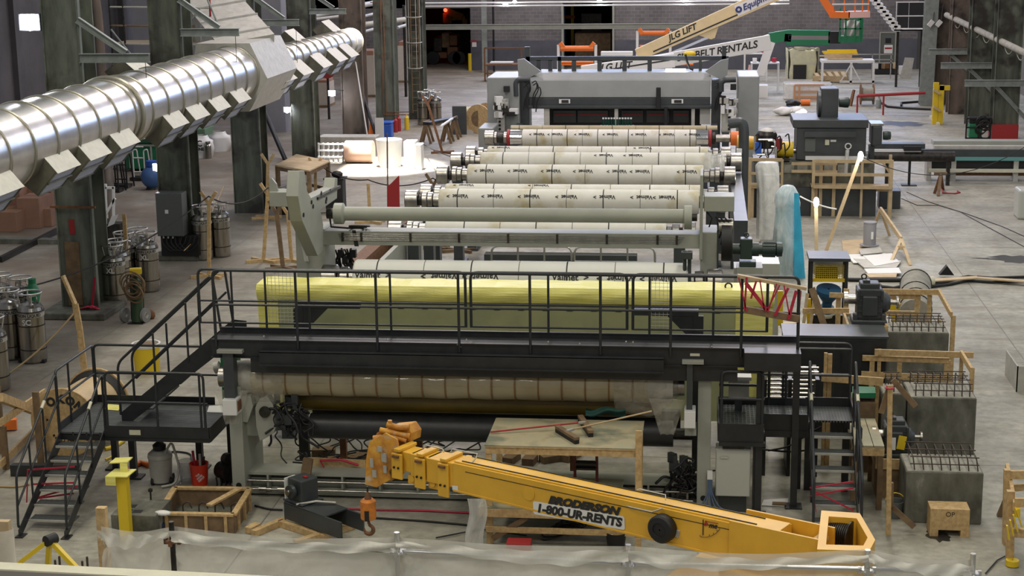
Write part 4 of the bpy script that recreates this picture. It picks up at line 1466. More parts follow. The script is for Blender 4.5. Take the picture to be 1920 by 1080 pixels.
for k in range(5):
 p=V(((a.x+b2 .x)/2+k*.012-.02,23.35,a.z))
 c.tube(rail_path([p,p+V((0,-.02,-.2)),p+V((.05*k-.1,-.1,-.38)),p+V((.1*k-.1,-.25,-.46))],.01,.08),.011,5)
c.build('cable',mat('blue_grey_cable',(.08,.12,.2),.5),t)
a,b2=W(1366,745,Y=24.3),W(1405,712,Y=24.3)
t=thing('junction_box','pale grey junction box with overhanging lid seen through the hooped railing','box',((a.x+b2 .x)/2,24.4,a.z))
MB().b(a.x,b2 .x,24.3,24.6,a.z,b2 .z).build('body',M['elbox'],t)
MB().b(a.x-.03,b2 .x+.03,24.25,24.62,b2 .z,b2 .z+.05).build('lid',M['white'],t)
MB().b(a.x+.1,b2 .x-.1,24.4,24.5,0,a.z).build('stand',M['machine_dk'],t)
t=thing('pipe_rack','stack of bright steel bars lying behind the right platform','pipes',W(1490,740,Y=25.6))
for k in range(9):
 yy=25.3+(k%3)*.35
 a,b2=W(1425,688+k*8,Y=yy),W(1535,692+k*8,Y=yy)
 MB().cyl(a,(b2 .x,a.y,a.z),.022,n=8).build('bar',M['stain'],t)
for x in(1432,1478,1528):
 a=W(x,690,Y=25.9)
 MB().b(a.x-.03,a.x+.03,25.2,26.1,0,a.z).build('rack_post',M['blackst'],t)
tag(MB().slab([W(x,y,z=.01)for x,y in((1428,948),(1478,950),(1478,935),(1432,938))],.01).build('paper_sheet',M['white']),'white paper sheet lying on the floor right of the cabinet','paper')
tag(MB().cyl(W(1448,944,z=.04),W(1474,945,z=.04),.03,n=10).build('tube_offcut',M['woodd']),'short tan tube lying on the white paper sheet','tube')
# yellow carry-deck crane boom
ZB=2.0
T0=W(740,842,z=ZB)
T1=W(1440,993,z=ZB)
BU=(T1-T0)
BU.z=0
BU.normalize()
BV=V((-BU.y,BU.x,0))
BZ=V((0,0,1))
def S(px,py):
 return(W(px,py,z=ZB)-T0).dot(BU)
def bp(s,v,z):
 return T0+BU*s+BV*v+V((0,0,z-ZB))
def bbox(mb,s0,s1,v0,v1,z0,z1,z0b=None,z1b=None):
 z0b=z0 if z0b is None else z0b
 z1b=z1 if z1b is None else z1b
 return mb.hexa([bp(s0,v0,z0),bp(s1,v0,z0b),bp(s1,v1,z0b),bp(s0,v1,z0),bp(s0,v0,z1),bp(s1,v0,z1b),bp(s1,v1,z1b),bp(s0,v1,z1)])
cr=thing('mobile_crane','yellow telescopic crane boom with a winch bay, in front of the machine','crane',bp(5.5,.3,0))
s_m,s_e=S(843,868),S(1535,1015)
c=MB()
bbox(c,s_m,s_e-.5,0,.36,ZB-.38,ZB-.02,ZB-.46,ZB-.02)
bbox(c,s_m,s_e-.5,.03,.33,ZB-.02,ZB,ZB-.02,ZB)
bbox(c,s_m,s_e-.5,-.012,0,ZB-.40,ZB-.37,ZB-.47,ZB-.44)
c.build('outer_boom',M['yel'],cr,bevel=.012)
c=MB()
for v in(.07,.29):
 bbox(c,s_m+.1,s_e-.8,v-.006,v+.006,ZB,ZB+.012)
bbox(c,s_m+.2,s_e-.9,-.004,.0,ZB-.105,ZB-.097)
c.build('boom_seam',M['darkm'],cr)
for(a,b2,h,w0,w1)in((S(796,855),s_m+.02,.36,.01,.35),(S(765,848),S(800,857),.34,.03,.33),(S(738,842),S(768,850),.30,.045,.315)):
 c=MB()
 bbox(c,a,b2,w0,w1,ZB-h,ZB-.03)
 c.build('inner_boom',M['yel'],cr,bevel=.01)
for px,py,h in((745,843,.40),(786,853,.46),(829,863,.50)):
 s0=S(px,py)
 c=MB()
 bbox(c,s0-.085,s0+.085,-.03,0.005,ZB-h,ZB-.05)
 bbox(c,s0-.05,s0+.05,-.02,.36,ZB-.03,ZB+.015)
 o=c.build('wear_plate',M['yel'],cr,bevel=.01)
 c=MB()
 for ds in(-.035,.035):
  c.cyl(bp(s0+ds,-.03,ZB-h+.16),bp(s0+ds,-.045,ZB-h+.16),.016,n=10)
 c.build('bolt',M['darkm'],o)
 c=MB()
 bbox(c,s0-.05,s0+.05,-.06,-.0,ZB-.1,ZB-.07)
 c.build('hose_clip',M['rust'],o)
for px,py in((755,846),(792,855)):
 s0=S(px,py)+.1
 c=MB()
 bbox(c,s0-.08,s0+.1,.05,.3,ZB-.46,ZB-.34)
 c.cyl(bp(s0,.04,ZB-.38),bp(s0,.03,ZB-.38),.045,n=14)
 c.build('lower_lug',M['yel'],cr,bevel=.01)
hd=[]
for x,y in((692,828),(722,812),(744,824),(747,842),(741,870),(728,884),(731,900),(706,914),(684,909),(686,860)):
 hd.append(W(x,y,Y=T0 .y+.08))
hc=MB()
for off in(0,.3):
 hc.prism([p+BV*off-V((0,0,0))for p in hd],BV*.03)
hc.build('head_side_plate',M['headyel'],cr,bevel=.006)
c=MB()
p=W(714,862,Y=T0 .y+.1)
c.cyl(p+BV*.06,p+BV*.24,.14,n=24)
p2=W(700,895,Y=T0 .y+.1)
c.cyl(p2+BV*.06,p2+BV*.24,.1,n=24)
c.build('sheave',M['darkm'],cr)
c=MB()
for x,y,w_,h_ in((712,842,.07,.07),(720,858,.08,.12),(697,868,.05,.12),(702,888,.06,.1),(722,880,.05,.1)):
 p=W(x,y,Y=T0 .y+.05)
 c.beam(p-BU*w_/2,p+BU*w_/2,.02,h_)
c.build('plate_opening',M['galvm'],cr)
c=MB()
for pts in(((700,822),(735,818),(762,826)),((712,806),(740,812),(768,818)),((725,795),(748,802),(768,800))):
 c.tube([W(x,y,Y=T0 .y+.25)for x,y in pts],.04,8)
c.prism([W(x,y,Y=T0 .y+.3)for x,y in((700,826),(706,812),(730,800),(762,797),(772,812),(770,828))],BV*.22)
c.cyl(W(731,797,Y=T0 .y+.25),W(731,788,Y=T0 .y+.25),.03,n=10)
c.build('jib_pin_bracket',M['headyel'],cr,bevel=.01)
c=MB()
for pts in(((795,838),(798,834),(830,842),(832,848)),((845,848),(848,842),(895,851),(893,858),(883,870)),((1195,919),(1200,917),(1248,928),(1248,938))):
 c.tube([W(x,y,Y=(T0+BU*S(x,y)).y+.1)for x,y in pts],.009,6)
c.tube([bp(S(1180,935),-.02,ZB-.08),bp(S(1190,938),-.05,ZB-.07),bp(S(1230,945),-.05,ZB-.07),bp(S(1245,950),-.02,ZB-.01)],.009,6)
c.build('hose_guide',M['galvm'],cr)
top=ZB+.06
c=MB()
bbox(c,s_e-1.1,s_e,-.03,-.0,ZB-.55,ZB+.02)
bbox(c,s_e-1.1,s_e,.40,.43,ZB-.55,ZB+.02)
bbox(c,s_e-1.3,s_e-.15,.06,.34,ZB-.14,ZB-.06,ZB-.3,ZB-.16)
c.build('boom_cradle',M['yel'],cr)
MB().cyl(bp(s_e-.12,.03,ZB-.12),bp(s_e-.12,.38,ZB-.12),.07,n=18).build('pivot_pin',M['wood'],cr)
outl=[W(x,y,z=top)for x,y in((1532,1030),(1540,957),(1612,962),(1641,1012),(1630,1033))]
cen=sum(outl,V())/len(outl)
c=MB()
inner=[cen+(p-cen)*.72 for p in outl]
n=len(outl)
for k in range(n):
 a,b2,ia,ib=outl[k],outl[(k+1)%n],inner[k],inner[(k+1)%n]
 dz=V((0,0,-.75))
 c.add([a,b2,ib,ia],[(0,1,2,3)])
 c.add([a,b2,b2+dz,a+dz],[(0,1,2,3)])
 c.add([ia,ib,ib+dz*.6,ia+dz*.6],[(0,1,2,3)])
c.add([p+V((0,0,-.45))for p in inner],[list(range(n))])
c.build('winch_bay',M['yel'],cr)
c=MB()
q=W(1572,1000,z=top-.2)
c.lathe(q-BU*.16,BU,[(0,.02),(0,.17),(.02,.17),(.02,.12),(.3,.12),(.3,.17),(.32,.17),(.32,.02)],24)
for k in range(12):
 c.ring(q-BU*(.13-k*.024),BU,.125,.012,20,5)
c.build('winch_drum',M['darkm'],cr)
c=MB()
c.prism([bp(S(x,0)if False else s0,-.02,z)for s0,z in((S(1370,977),ZB-.42),(S(1395,983),ZB-.3),(s_e,ZB-.36),(s_e,ZB-.7),(S(1360,975),ZB-.7))],BV*.02)
c.build('cradle_plate',M['yel'],cr)
c=MB()
bbox(c,S(1250,950),s_e+.5,-.5,.9,.55,1.15)
bbox(c,s_e-1.2,s_e+.3,-.1,.5,1.15,ZB-.55)
c.build('chassis',M['yel'],cr,bevel=.03)
for s0 in(S(1250,950)+.4,s_e+.1):
 for v in(-.62,.82):
  MB().lathe(bp(s0,v,.45),BV,[(0,.05),(0,.3),(0.02,.45),(.2,.45),(.22,.3),(.22,.05)],24).build('wheel',M['black'],cr)
p=bp(S(1249,950),-.01,W(1249,988,Y=bp(S(1249,950),0,0).y).z)
c=MB()
c.lathe(p+BV*.0,-BV,[(0,.17),(.1,.17),(.12,.15),(.13,.09),(.115,.085),(.115,.01)],32)
c.build('cable_reel',M['black'],cr)
c=MB()
c.beam(p-BU*.2+BZ*.03,p+BU*.2-BZ*.05,.02,.09)
c.build('reel_bracket',M['galvm'],cr)
vdown=(-BZ)
def side_pt(px,py):
 s0=S(px,W_top(px))
 y=bp(s0,0,0).y
 return bp(s0,-.006,W(px,py,Y=y).z)
def W_top(px):
 return 842+(px-740)*(993-842)/700.0
sgn=MB()
a,b2=side_pt(1000,951),side_pt(1172,981)
ud=(b2-a).normalized()
wd=BV.cross(ud)*-1
if wd.z<0:
 wd=-wd
ctr=(a+b2)/2
L_=(b2-a).length
plate=MB()
plate.prism([ctr+ud*(sx*(L_/2-ox))+wd*(sz*oz)for sx,ox,sz,oz in((-1,.02,-1,.085),(1,.02,-1,.085),(1,0,-1,.065),(1,0,1,.065),(1,.02,1,.085),(-1,.02,1,.085),(-1,0,1,.065),(-1,0,-1,.065))],-BV*.004)
sg=plate.build('number_plate',M['white'],cr)
tx=MB()
put_text(tx,'1-800-UR-RENTS',.15,ctr-BV*.006,ud,wd,bold=.008,shear=.2,width=L_*.93,off=.002)
bmb=MB()
for e in(-1,1):
 bmb.beam(ctr+wd*e*.078-ud*L_/2-BV*.006,ctr+wd*e*.078+ud*L_/2-BV*.006,.002,.006)
tx.v+=[]
tx.build('number_lettering',M['ink'],sg)
c3=side_pt(1093,948)
tx=MB()
put_text(tx,'BRODERSON',.135,c3,ud,wd,bold=.010,shear=.35,width=(side_pt(1162,960)-side_pt(1024,934)).length,off=.004)
tx.build('name_lettering',M['ink'],cr)
c4=side_pt(1334,984)
tx=MB()
put_text(tx,'mc',.085,side_pt(1337,985.5),ud,wd,bold=.004,shear=.35,off=.004)
tx.tube([side_pt(x,y)-BV*.002 for x,y in((1313.5,1003),(1314,1006),(1325,1007),(1335,1004.5),(1343,1000),(1350.5,992),(1348.5,989.5))],.003,4)
for x,y in((1345,994.5),(1338.5,1000),(1331,1003)):
 tx.sphere(side_pt(x,y),.006,6)
tx.beam(side_pt(1319,974),side_pt(1319,1003),.006,.014,up=BV)
tx.build('angle_gauge',M['ink'],cr)
tx=MB().beam(side_pt(1324,977),side_pt(1347,981.5),.004,.006)
put_text(tx,'b',.085,side_pt(1323.5,981),ud,wd,bold=.004,shear=.35,off=.005)
tx.build('red_stroke',M['red'],cr)
c5=side_pt(853,915)
MB().beam(c5-ud*.045,c5+ud*.045,.006,.06).build('warning_sticker',M['white'],cr)
c5=side_pt(991,925)
MB().cyl(c5+BV*.005,c5-BV*.004,.09,n=24).build('access_cover',M['yel'],cr)
hk=thing('hook_block','orange hook block with a rusty hook hanging from the crane boom','hook',W(690,1004,Y=T0 .y+.2))
hy=T0 .y+.2
p0,p1=W(689,912,Y=hy),W(689,1004,Y=hy)
MB().cyl(p0,W(689,936,Y=hy),.012,n=8).build('wire_rope',M['darkm'],hk)
zt_,zb_=W(689,935,Y=hy).z,W(689,972,Y=hy).z
c=MB()
c.lathe((p0 .x,hy,zb_),(0,0,1),[(0,.03),(0,.1),(.01,.105),(zt_-zb_-.03,.105),(zt_-zb_,.07),(zt_-zb_,.01)],24)
c.build('block_body',M['hookor'],hk)
c=MB().b(p0 .x-.03,p0 .x+.03,hy-.112,hy+.112,zb_-.002,zb_+.14)
c.build('block_slot',M['black'],hk)
MB().lathe((p0 .x,hy,zt_),(0,0,1),[(0,.05),(.06,.035),(.1,.012)],14).build('rope_socket',M['rust'],hk)
hz=p1 .z
pts=[V((p0 .x,hy,zb_)),V((p0 .x,hy,zb_-.06))]
cx,cz,rr=p0 .x-.0,hz+.085,.062
for k in range(13):
 a=math.radians(75-k*23)
 pts.append(V((cx+math.cos(a)*rr+.0,hy,cz+math.sin(a)*rr)))
MB().tube(pts,[.02]*2+[.024+.006*math.sin(PI*k/12)if k<10 else .024-(k-9)*.006 for k in range(13)],8).build('hook',M['rust'],hk)
# plywood platform table with brooms
ZT=1.5
A,B_=W(907,838,z=ZT),W(1202,838,z=ZT)
C_,D_=W(1198,786,z=ZT),W(918,780,z=ZT)
x0,x1,y0,y1=A.x,B_.x,(A.y+B_.y)/2,min((C_.y+D_.y)/2,23.18)
t=thing('plywood_table','tall timber work table with stained plywood top and lower shelf','table',((x0+x1)/2,(y0+y1)/2,0))
MB().b(x0,x1,y0,y1,ZT-.02,ZT).build('table_top',M['ply'],t)
c=MB()
c.b(x0+.01,x1-.01,y0+.01,y0+.05,ZT-.13,ZT-.03)
c.b(x0+.01,x1-.01,y1-.05,y1-.01,ZT-.13,ZT-.03)
c.b(x0,x1,y0-.004,y0+.02,ZT-.032,ZT-.02)
c.build('apron',M['wood'],t)
for x,y in((x0+.05,y0+.04),(x1-.03,y0-.01),(x0+.05,y1-.08),(x1-.06,y1-.08)):
 MB().b(x-.045,x+.045,y-.02,y+.02,0,ZT-.03+(.3 if(x>x1-.1 and y<y0+.1)else 0)).build('leg',M['wood'],t)
zs=W(950,950,Y=y0).z
c=MB()
c.b(x0-.1,x1-.3,y0-.05,y1,zs-.02,zs)
c.build('lower_shelf',M['ply'],t)
c=MB()
c.b(x0-.1,x1-.3,y0-.06,y0-.02,zs-.14,zs-.02)
c.b(x0,x1,y0-.04,y0+.0,zs-.38,zs-.30)
c.build('shelf_rail',M['wood'],t)
MB().beam((x0+.1,y0-.02,.1),(x0+.6,y0-.02,zs-.14),.03,.08).build('brace',M['woodd'],t)
def zl(px,py):
 return W(px,py,z=ZT+.03)
for(h0,h1,ha,hb,hm,nm,lab)in(((920,810),(1085,800),(1088,786),(1108,816),'red','push_broom','push broom with a red handle lying on the plywood table'),((1222,771),(1075,812),(1045,806),(1082,829),'wood','push_broom','push broom with a bare wooden handle lying on the plywood table')):
 t=thing(nm,lab,'broom',zl(*ha),'brooms on the plywood table')
 p,q=zl(*h0),zl(*h1)
 q.z+=.06
 if hm=='wood':
  p.z+=.35
  p=W(h0[0],h0[1],z=ZT+.3)
 MB().cyl(p,q,.013,n=8).build('handle',M['red' if hm=='red' else 'woodl'],t)
 a,b2=zl(*ha),zl(*hb)
 MB().beam(a+V((0,0,.05)),b2+V((0,0,.05)),.08,.04).build('head',M['woodd'],t)
 MB().beam(a+V((0,0,.0)),b2+V((0,0,.0)),.07,.06).build('bristles',M['black'],t)
 MB().beam(q,(a+b2)/2+V((0,0,.07)),.05,.03).build('bracket',M['galvm'],t)
t=thing('step_stool','dark red step ladder standing under the plywood table','ladder',W(1097,890,Y=22.9))
a,b2,c1,d1=W(1078,890,Y=22.9),W(1120,890,Y=22.9),W(1078,850,Y=22.9),W(1119,850,Y=22.9)
for p,q in((a,c1),(b2,d1)):
 MB().beam((p.x,22.9,0),(q.x,22.9,q.z),.04,.06).build('side_rail',mat('dark_red_paint',(.12,.015,.015),.5),t)
for y in(868,877):
 p,q=W(1080,y,Y=22.85),W(1118,y,Y=22.85)
 MB().b(p.x,q.x,22.8,22.95,p.z-.02,p.z+.01).build('step',M['darkm'],t)
p=W(972,1022,Y=21.4)
tag(MB().b(p.x-.17,p.x+.17,21.35,21.6,0,.22).build('red_box',M['red']),'red box under the left end of the plywood table','box')
t=thing('rag_bucket','black bucket with white rags at the foot of the plywood table','bucket',W(1155,1027,z=0))
o=ORG[t.name]
MB().lathe((o.x,o.y,0),(0,0,1),[(0,.01),(0,.12),(.24,.15),(.24,.13),(.18,.12),(.18,.01)],24).build('pail',M['black'],t)
random.seed(2)
for k in range(5):
 MB().sphere((o.x+random.uniform(-.07,.07),o.y+random.uniform(-.06,.06),.2),.05,10,(1.1,1,.6)).build('rag',M['white'],t)
t=thing('cable_coil','black cable coils lying under the plywood table','cable',W(1050,1012,z=.02))
o=ORG[t.name]
c=MB()
for k in range(7):
 c.ring((o.x+k*.05-.1,o.y+.2+k*.03,.03+k*.02),(.1*k-.3,.1,1),.25-.015*k,.012,26,5)
c.tube([(o.x-.5,o.y+.1,.03),(o.x-1.2,o.y+.3,.03),(o.x-1.8,o.y-.1,.03)],.012,5)
c.build('coil',M['cable'],t)
tag(MB().grid(8,12,lambda u,v:W(876+u*34+4*math.sin(v*6),935+v*95,Y=21.55+.08*math.sin(u*9+v*4))).build('hanging_film',M['filmw']),'clear film hanging at the left end of the plywood table','plastic film')
# gearbox on a channel, timbers
t=thing('gearbox_unit','black gearbox with a white sheet taped to it on a steel channel skid','gearbox',W(585,1010,z=0))
z0=.12
a,b2=W(533,972,z=z0),W(640,1012,z=z0)
ud2=(b2-a)
ud2 .z=0
L2=ud2 .length
ud2 .normalize()
pv=V((-ud2 .y,ud2 .x,0))
c=MB()
for k,(w0,w1)in enumerate(((0,.03),(.42,.45))):
 c.hexa([a+pv*w0,a+ud2*L2+pv*w0,a+ud2*L2+pv*w1,a+pv*w1]+[p+V((0,0,.26))for p in(a+pv*w0,a+ud2*L2+pv*w0,a+ud2*L2+pv*w1,a+pv*w1)])
q=a+V((0,0,.24))
c.hexa([q,q+ud2*L2*.72,q+ud2*L2*.72+pv*.45,q+pv*.45]+[p+V((0,0,.03))for p in(q,q+ud2*L2*.72,q+ud2*L2*.72+pv*.45,q+pv*.45)])
c.build('steel_channel',M['machine_dk'],t,bevel=.006)
g0=a+ud2*.2+pv*.22+V((0,0,.27))
c=MB()
c.beam(g0+V((0,0,.19))-ud2*.16,g0+V((0,0,.19))+ud2*.16,.32,.36)
c.cyl(g0+V((0,0,.2))-pv*.2,g0+V((0,0,.2))-pv*.26,.1,n=20)
c.beam(g0+V((0,0,.02))-ud2*.24,g0+V((0,0,.02))+ud2*.22,.42,.04)
c.build('gear_case',M['machine_dk'],t,bevel=.02)
MB().cyl(g0+V((0,0,.2))-pv*.26,g0+V((0,0,.2))-pv*.31,.045,n=16).build('output_shaft',M['steel'],t)
MB().beam(g0+V((0,0,.2))-ud2*.19-pv*.1,g0+V((0,0,.2))-ud2*.17-pv*.1,.2,.32).build('paper_sheet',M['white'],t)
MB().beam(g0+V((0,0,.385))+ud2*.03,g0+V((0,0,.385))+ud2*.1,.05,.02).build('red_cap',M['red'],t)
c=MB()
c.tube([g0+ud2*.1-pv*.22+V((0,0,.02)),g0+ud2*.3+pv*.0+V((0,0,.06)),g0+ud2*.5+pv*.2+V((0,0,.03))],.018,6)
c.build('strap',M['galvm'],t)
for(p,q,lab)in(((475,1000),(532,976),'timber skid sticking out left of the gearbox skid'),((553,1019),(662,985),'timber under the right end of the gearbox skid'),((525,980),(612,1008),'timber runner under the near edge of the gearbox skid')):
 a_,b_=W(*p,z=.05),W(*q,z=.05)
 tag(MB().beam(a_,b_,.1,.09).build('timber',M['wood']),lab,'timber')
 # things on the floor at lower left
z=.38
A,B_,C_,D_=W(207,965,z=z),W(288,968,z=z),W(300,940,z=z),W(222,937,z=z)
x0,x1,y0,y1=A.x,B_.x+.02,A.y,C_.y+.1
t=thing('anchor_block','concrete block with anchor bolts and square pockets by the yellow post','concrete block',((x0+x1)/2,(y0+y1)/2,0))
MB().b(x0,x1,y0,y1,0,z).build('block',M['conc'],t,bevel=.012)
for x,y in((226,958),(231,952),(238,945),(283,937)):
 p=W(x,y,z=z)
 c=MB().cyl(p,p+V((0,0,.18)),.014,n=8)
 c.cyl(p+V((0,0,.13)),p+V((0,0,.17)),.035,n=6)
 c.build('anchor_bolt',M['darkm'],t)
c=MB()
for x,y in((239,958),(258,959),(247,949)):
 p=W(x,y,z=z)
 c.b(p.x-.07,p.x+.07,p.y-.06,p.y+.06,z-.01,z+.004)
c.build('pocket',M['black'],t)
Yp=22.3
a,b2=W(261,990,Y=Yp),W(279,858,Y=Yp)
t=thing('bollard_post','yellow square steel post with a bent plate on top','post',((a.x+b2 .x)/2,Yp-.35,0))
xm=(a.x+b2 .x)/2+.0
MB().b(xm-.075,xm+.075,y0-.2,y0-.06,0,b2 .z).build('post',M['yelw'],t)
yq=y0-.13
zt_=b2 .z
c=MB()
c.slab([(xm-.2,yq-.14,zt_+.02),(xm+.12,yq-.14,zt_+.02),(xm+.14,yq+.2,zt_+.02),(xm-.18,yq+.2,zt_+.02)],.015)
c.slab([(xm-.2,yq-.14,zt_-.1),(xm-.05,yq-.14,zt_-.1),(xm-.05,yq-.14,zt_+.03),(xm-.2,yq-.14,zt_+.03)],.015)
c.slab([(xm-.22,yq+.1,zt_+.14),(xm+.05,yq+.1,zt_+.16),(xm+.06,yq+.3,zt_+.17),(xm-.2,yq+.3,zt_+.15)],.015)
c.slab([(xm-.06,yq+.1,zt_+.03),(xm+.05,yq+.1,zt_+.03),(xm+.05,yq+.1,zt_+.15),(xm-.06,yq+.1,zt_+.15)],.02)
c.build('top_plate',M['yelwrap'],t)
A,B_=W(295,975,z=.25),W(438,968,z=.25)
C_,D_=W(462,935,z=.25),W(328,934,z=.25)
o4=[V((-8.05,22.2,0)),V((-6.85,22.2,0)),V((-6.65,23.3,0)),V((-7.85,23.35,0))]
o4=[W(300,997,z=0),W(440,1000,z=0),W(470,950,z=0),W(330,948,z=0)]
t=thing('formwork_box','timber formwork box around a dark pit with rebar hooks','formwork',sum(o4,V())/4)
for k in range(4):
 a,b2=o4[k],o4[(k+1)%4]
 MB().beam(a+V((0,0,.14)),b2+V((0,0,.14)),.03,.28).build('side_board',M['woodd'],t)
 MB().beam(a+V((0,0,.29)),b2+V((0,0,.29)),.09,.035).build('top_rail',M['wood'],t)
 n=4 if k%2==0 else 3
 for j in range(n):
  p=a.lerp(b2,(j+.5)/n)
  d=(p-sum(o4,V())/4).normalized()*.035
  MB().beam(p+d,p+d+V((0,0,.28)),.045,.03).build('batten',M['wood'],t)
MB().add([p+V((0,0,.01))for p in o4],[(0,1,2,3)]).build('pit_floor',M['conc'],t)
c=MB()
for k in range(4):
 p=o4[0].lerp(o4[1],.2+k*.22)+(o4[3]-o4[0])*.55
 c.tube(rail_path([p,p+V((0,0,.22)),p+V((.1,0,.26)),p+V((.14,0,.15))],.01,.06),.012,6)
c.build('rebar_hook',M['rebar'],t)
MB().beam(o4[1]+V((-.45,.25,.33)),o4[2]+V((-.12,-.1,.33)),.1,.03).build('loose_board',M['wood'],t)
tag(MB().beam(W(465,995,z=.05),W(483,985,z=.05),.12,.09).build('timber',M['wood']),'short timber offcut right of the formwork box','timber')
p=W(303,905,z=0)
t=thing('shop_vacuum','grey shop vacuum on wheels behind the yellow post','vacuum',p)
MB().lathe(p,(0,0,1),[(.04,.02),(.04,.17),(.42,.19),(.44,.2),(.5,.19),(.56,.12),(.58,.02)],24).build('tank',M['galvm'],t)
c=MB()
for dx,dy in((.17,-.05),(-.12,-.12),(.12,.14)):
 c.cyl(p+V((dx,dy,.06)),p+V((dx+.04,dy,.06)),.06,n=14)
c.build('wheel',M['black'],t)
MB().tube(rail_path([p+V((.1,-.1,.5)),p+V((.25,-.12,.75)),p+V((.35,-.1,.3)),p+V((.3,-.2,.05)),p+V((.1,-.3,.04))],.01,.1),.02,7).build('hose',M['galvm'],t)
MB().lathe(p,(0,0,1),[(.56,.1),(.64,.11),(.68,.06),(.69,.01)],18).build('motor_head',M['black'],t)
p=W(375,908,z=0)
t=thing('bucket','red plastic bucket with tools standing in it','bucket',p)
MB().lathe(p,(0,0,1),[(0,.01),(0,.125),(.36,.15),(.36,.155),(.34,.155),(.34,.13),(.02,.11),(.02,.01)],26).build('pail',mat('bright_red_plastic',(.62,.045,.02),.35),t)
tb=MB()
for k,s_ in enumerate(('THE','HOME','DEPOT')):
 put_text(tb,s_,.042,p+V((.02+.03*k,-.146,.20-.03*k)),(.75,0,.66),(-.66,0,.75),bold=.001)
tb.build('printed_lettering',M['white'],t)
for dx,h,m_ in((-.05,.55,'redtape'),(.02,.5,'galvm'),(.06,.46,'darkm')):
 MB().cyl(p+V((dx,0,.1)),p+V((dx*1.6-.02,.03,h)),.022,n=8).build('tool_handle',M[m_],t)
p=W(352,900,z=0)
tag(MB().lathe(p,(0,0,1),[(0,.01),(0,.12),(.33,.14),(.33,.13),(.02,.11)],22).build('bucket',mat('cloudy_clear_plastic',(.6,.6,.58),.3,alpha=.35)),'cloudy clear bucket left of the red bucket','bucket')
t=thing('pump_motor','small dark pump with hoses left of the left end frame','pump',W(423,925,z=0))
c=MB()
p=W(425,880,Y=24.2)
c.cyl(p+V((-.1,0,0)),p+V((.1,-.15,0)),.14,n=20)
c.cyl(p+V((0,0,.18)),p+V((.1,-.1,.2)),.1,n=20)
c.bc((p.x,p.y+.05,(p.z-.1)/2),(.16,.2,p.z-.1))
c.build('pump_body',M['darkm'],t)
c=MB()
for k in range(6):
 q=p+V((-.15+.07*k,-.1,-.1))
 c.tube(rail_path([q,q+V((.05,-.1,-.15)),V((q.x-.2+.1*k,q.y-.25,.03)),V((q.x-.4+.2*k,q.y-.4,.03))],.01,.1),.014,5)
c.build('hose',M['cable'],t)
tag(MB().bc(W(421,918,z=.04),(.3,.2,.05),.5).build('red_pad',M['rust']),'rust-red pad lying under the small pump','pad')
tag(MB().sphere(W(293,985,z=.12),.12,12,(1.1,.8,.6)).build('glove',mat('navy_cloth',(.01,.02,.07),.8)),'dark blue cloth bundle beside the formwork box','cloth')
tag(MB().sphere(W(305,962,z=.36),.1,12,(1.3,.7,.4)).build('rag',M['white']),'white rag lying on the corner of the formwork box','cloth')
tag(MB().tube([W(x,y,z=.03)for x,y in((197,842),(215,838),(232,826))],.04,6).build('strap',M['yelw']),'yellow strap lying on the floor behind the landing legs','strap')
tag(MB().tube([W(x,y,z=.03)for x,y in((198,862),(210,856),(222,860),(220,866),(203,866))],.02,6).build('strap',M['yelw']),'yellow strap loop lying on the floor left of the yellow post','strap')
tag(MB().tube([W(x,y,z=.04)for x,y in((235,885),(262,868),(280,872))],.05,6).build('orange_sheet',M['orange']),'orange rag on the floor behind the yellow post','cloth')
t=thing('cable_drum','large wooden cable drum with black stencilled lettering behind the lower left stair','cable drum',W(140,850,z=0))
R_=.60
a=W(120,793,z=R_)
b2=W(182,752,z=R_)
ax=(b2-a).normalized()
MB().lathe(a,ax,[(0,.01),(0,R_),(.04,R_),(.04,R_*.7)],40).build('drum_flange',M['wood'],t)
MB().lathe(b2,ax,[(0,R_*.7),(0,R_),(.04,R_),(.04,.01)],40).build('drum_flange',M['wood'],t)
MB().lathe(a,ax,[(.04,R_*.80),((b2-a).length,R_*.80)],40).build('drum_lagging',M['woodl'],t)
MB().lathe(b2,ax,[(-.12,R_*.82),(0,R_*.95),(0,R_*.82)],40).build('cable_winding',M['cable'],t)
rd=V((0,0,1)).cross(-ax).normalized()
rd=ax.cross(V((0,0,1))).normalized()
tb=MB()
up_=V((0,0,1))
n_=-ax
u_=up_.cross(n_).normalized()
for k,ch in enumerate('OKONITE'):
 g=math.radians(-30+25*k)
 r0,r1=up_*math.cos(g)+u_*math.sin(g),u_*math.cos(g)-up_*math.sin(g)
 put_text(tb,ch,.2,a-ax*.004+r0*.41,r1,r0,bold=.012)
put_text(tb,'SCO TIME',.12,a-ax*.004-up_*.3+u_*.02,u_,up_,bold=.003,width=.4)
tb.build('stencilled_lettering',M['ink'],t)
bo=MB()
for k in range(6):
 q=a-ax*.012+(up_*math.sin(k)+u_*math.cos(k))*.3
 bo.cyl(q,q+ax*.02,.02,n=8)
bo.build('bolt',M['darkm'],t)
p=W(110,850,z=.03)
tag(MB().beam(W(22,880,z=.1),W(150,880,z=.1),.15,.18).build('steel_channel',M['blackst']),'dark steel channel lying on the floor left of the lower stair','steel channel')
p=W(277,697,z=0)
t=thing('yellow_barrel','yellow barrel with pale rim filled with brown rubbish','barrel',p)
MB().lathe(p,(0,0,1),[(0,.01),(0,.25),(.53,.27)],28).build('drum',M['yelw'],t)
MB().lathe(p,(0,0,1),[(.53,.275),(.58,.29),(.6,.29),(.6,.25),(.5,.25)],28).build('rim',M['white'],t)
MB().sphere(p+V((0,0,.5)),.24,14,(1,1,.5)).build('rubbish',M['woodd'],t)
t=thing('timber_barricade','timber barricade of posts and rails at the far left edge by the cable drum','barricade',W(40,860,z=0))
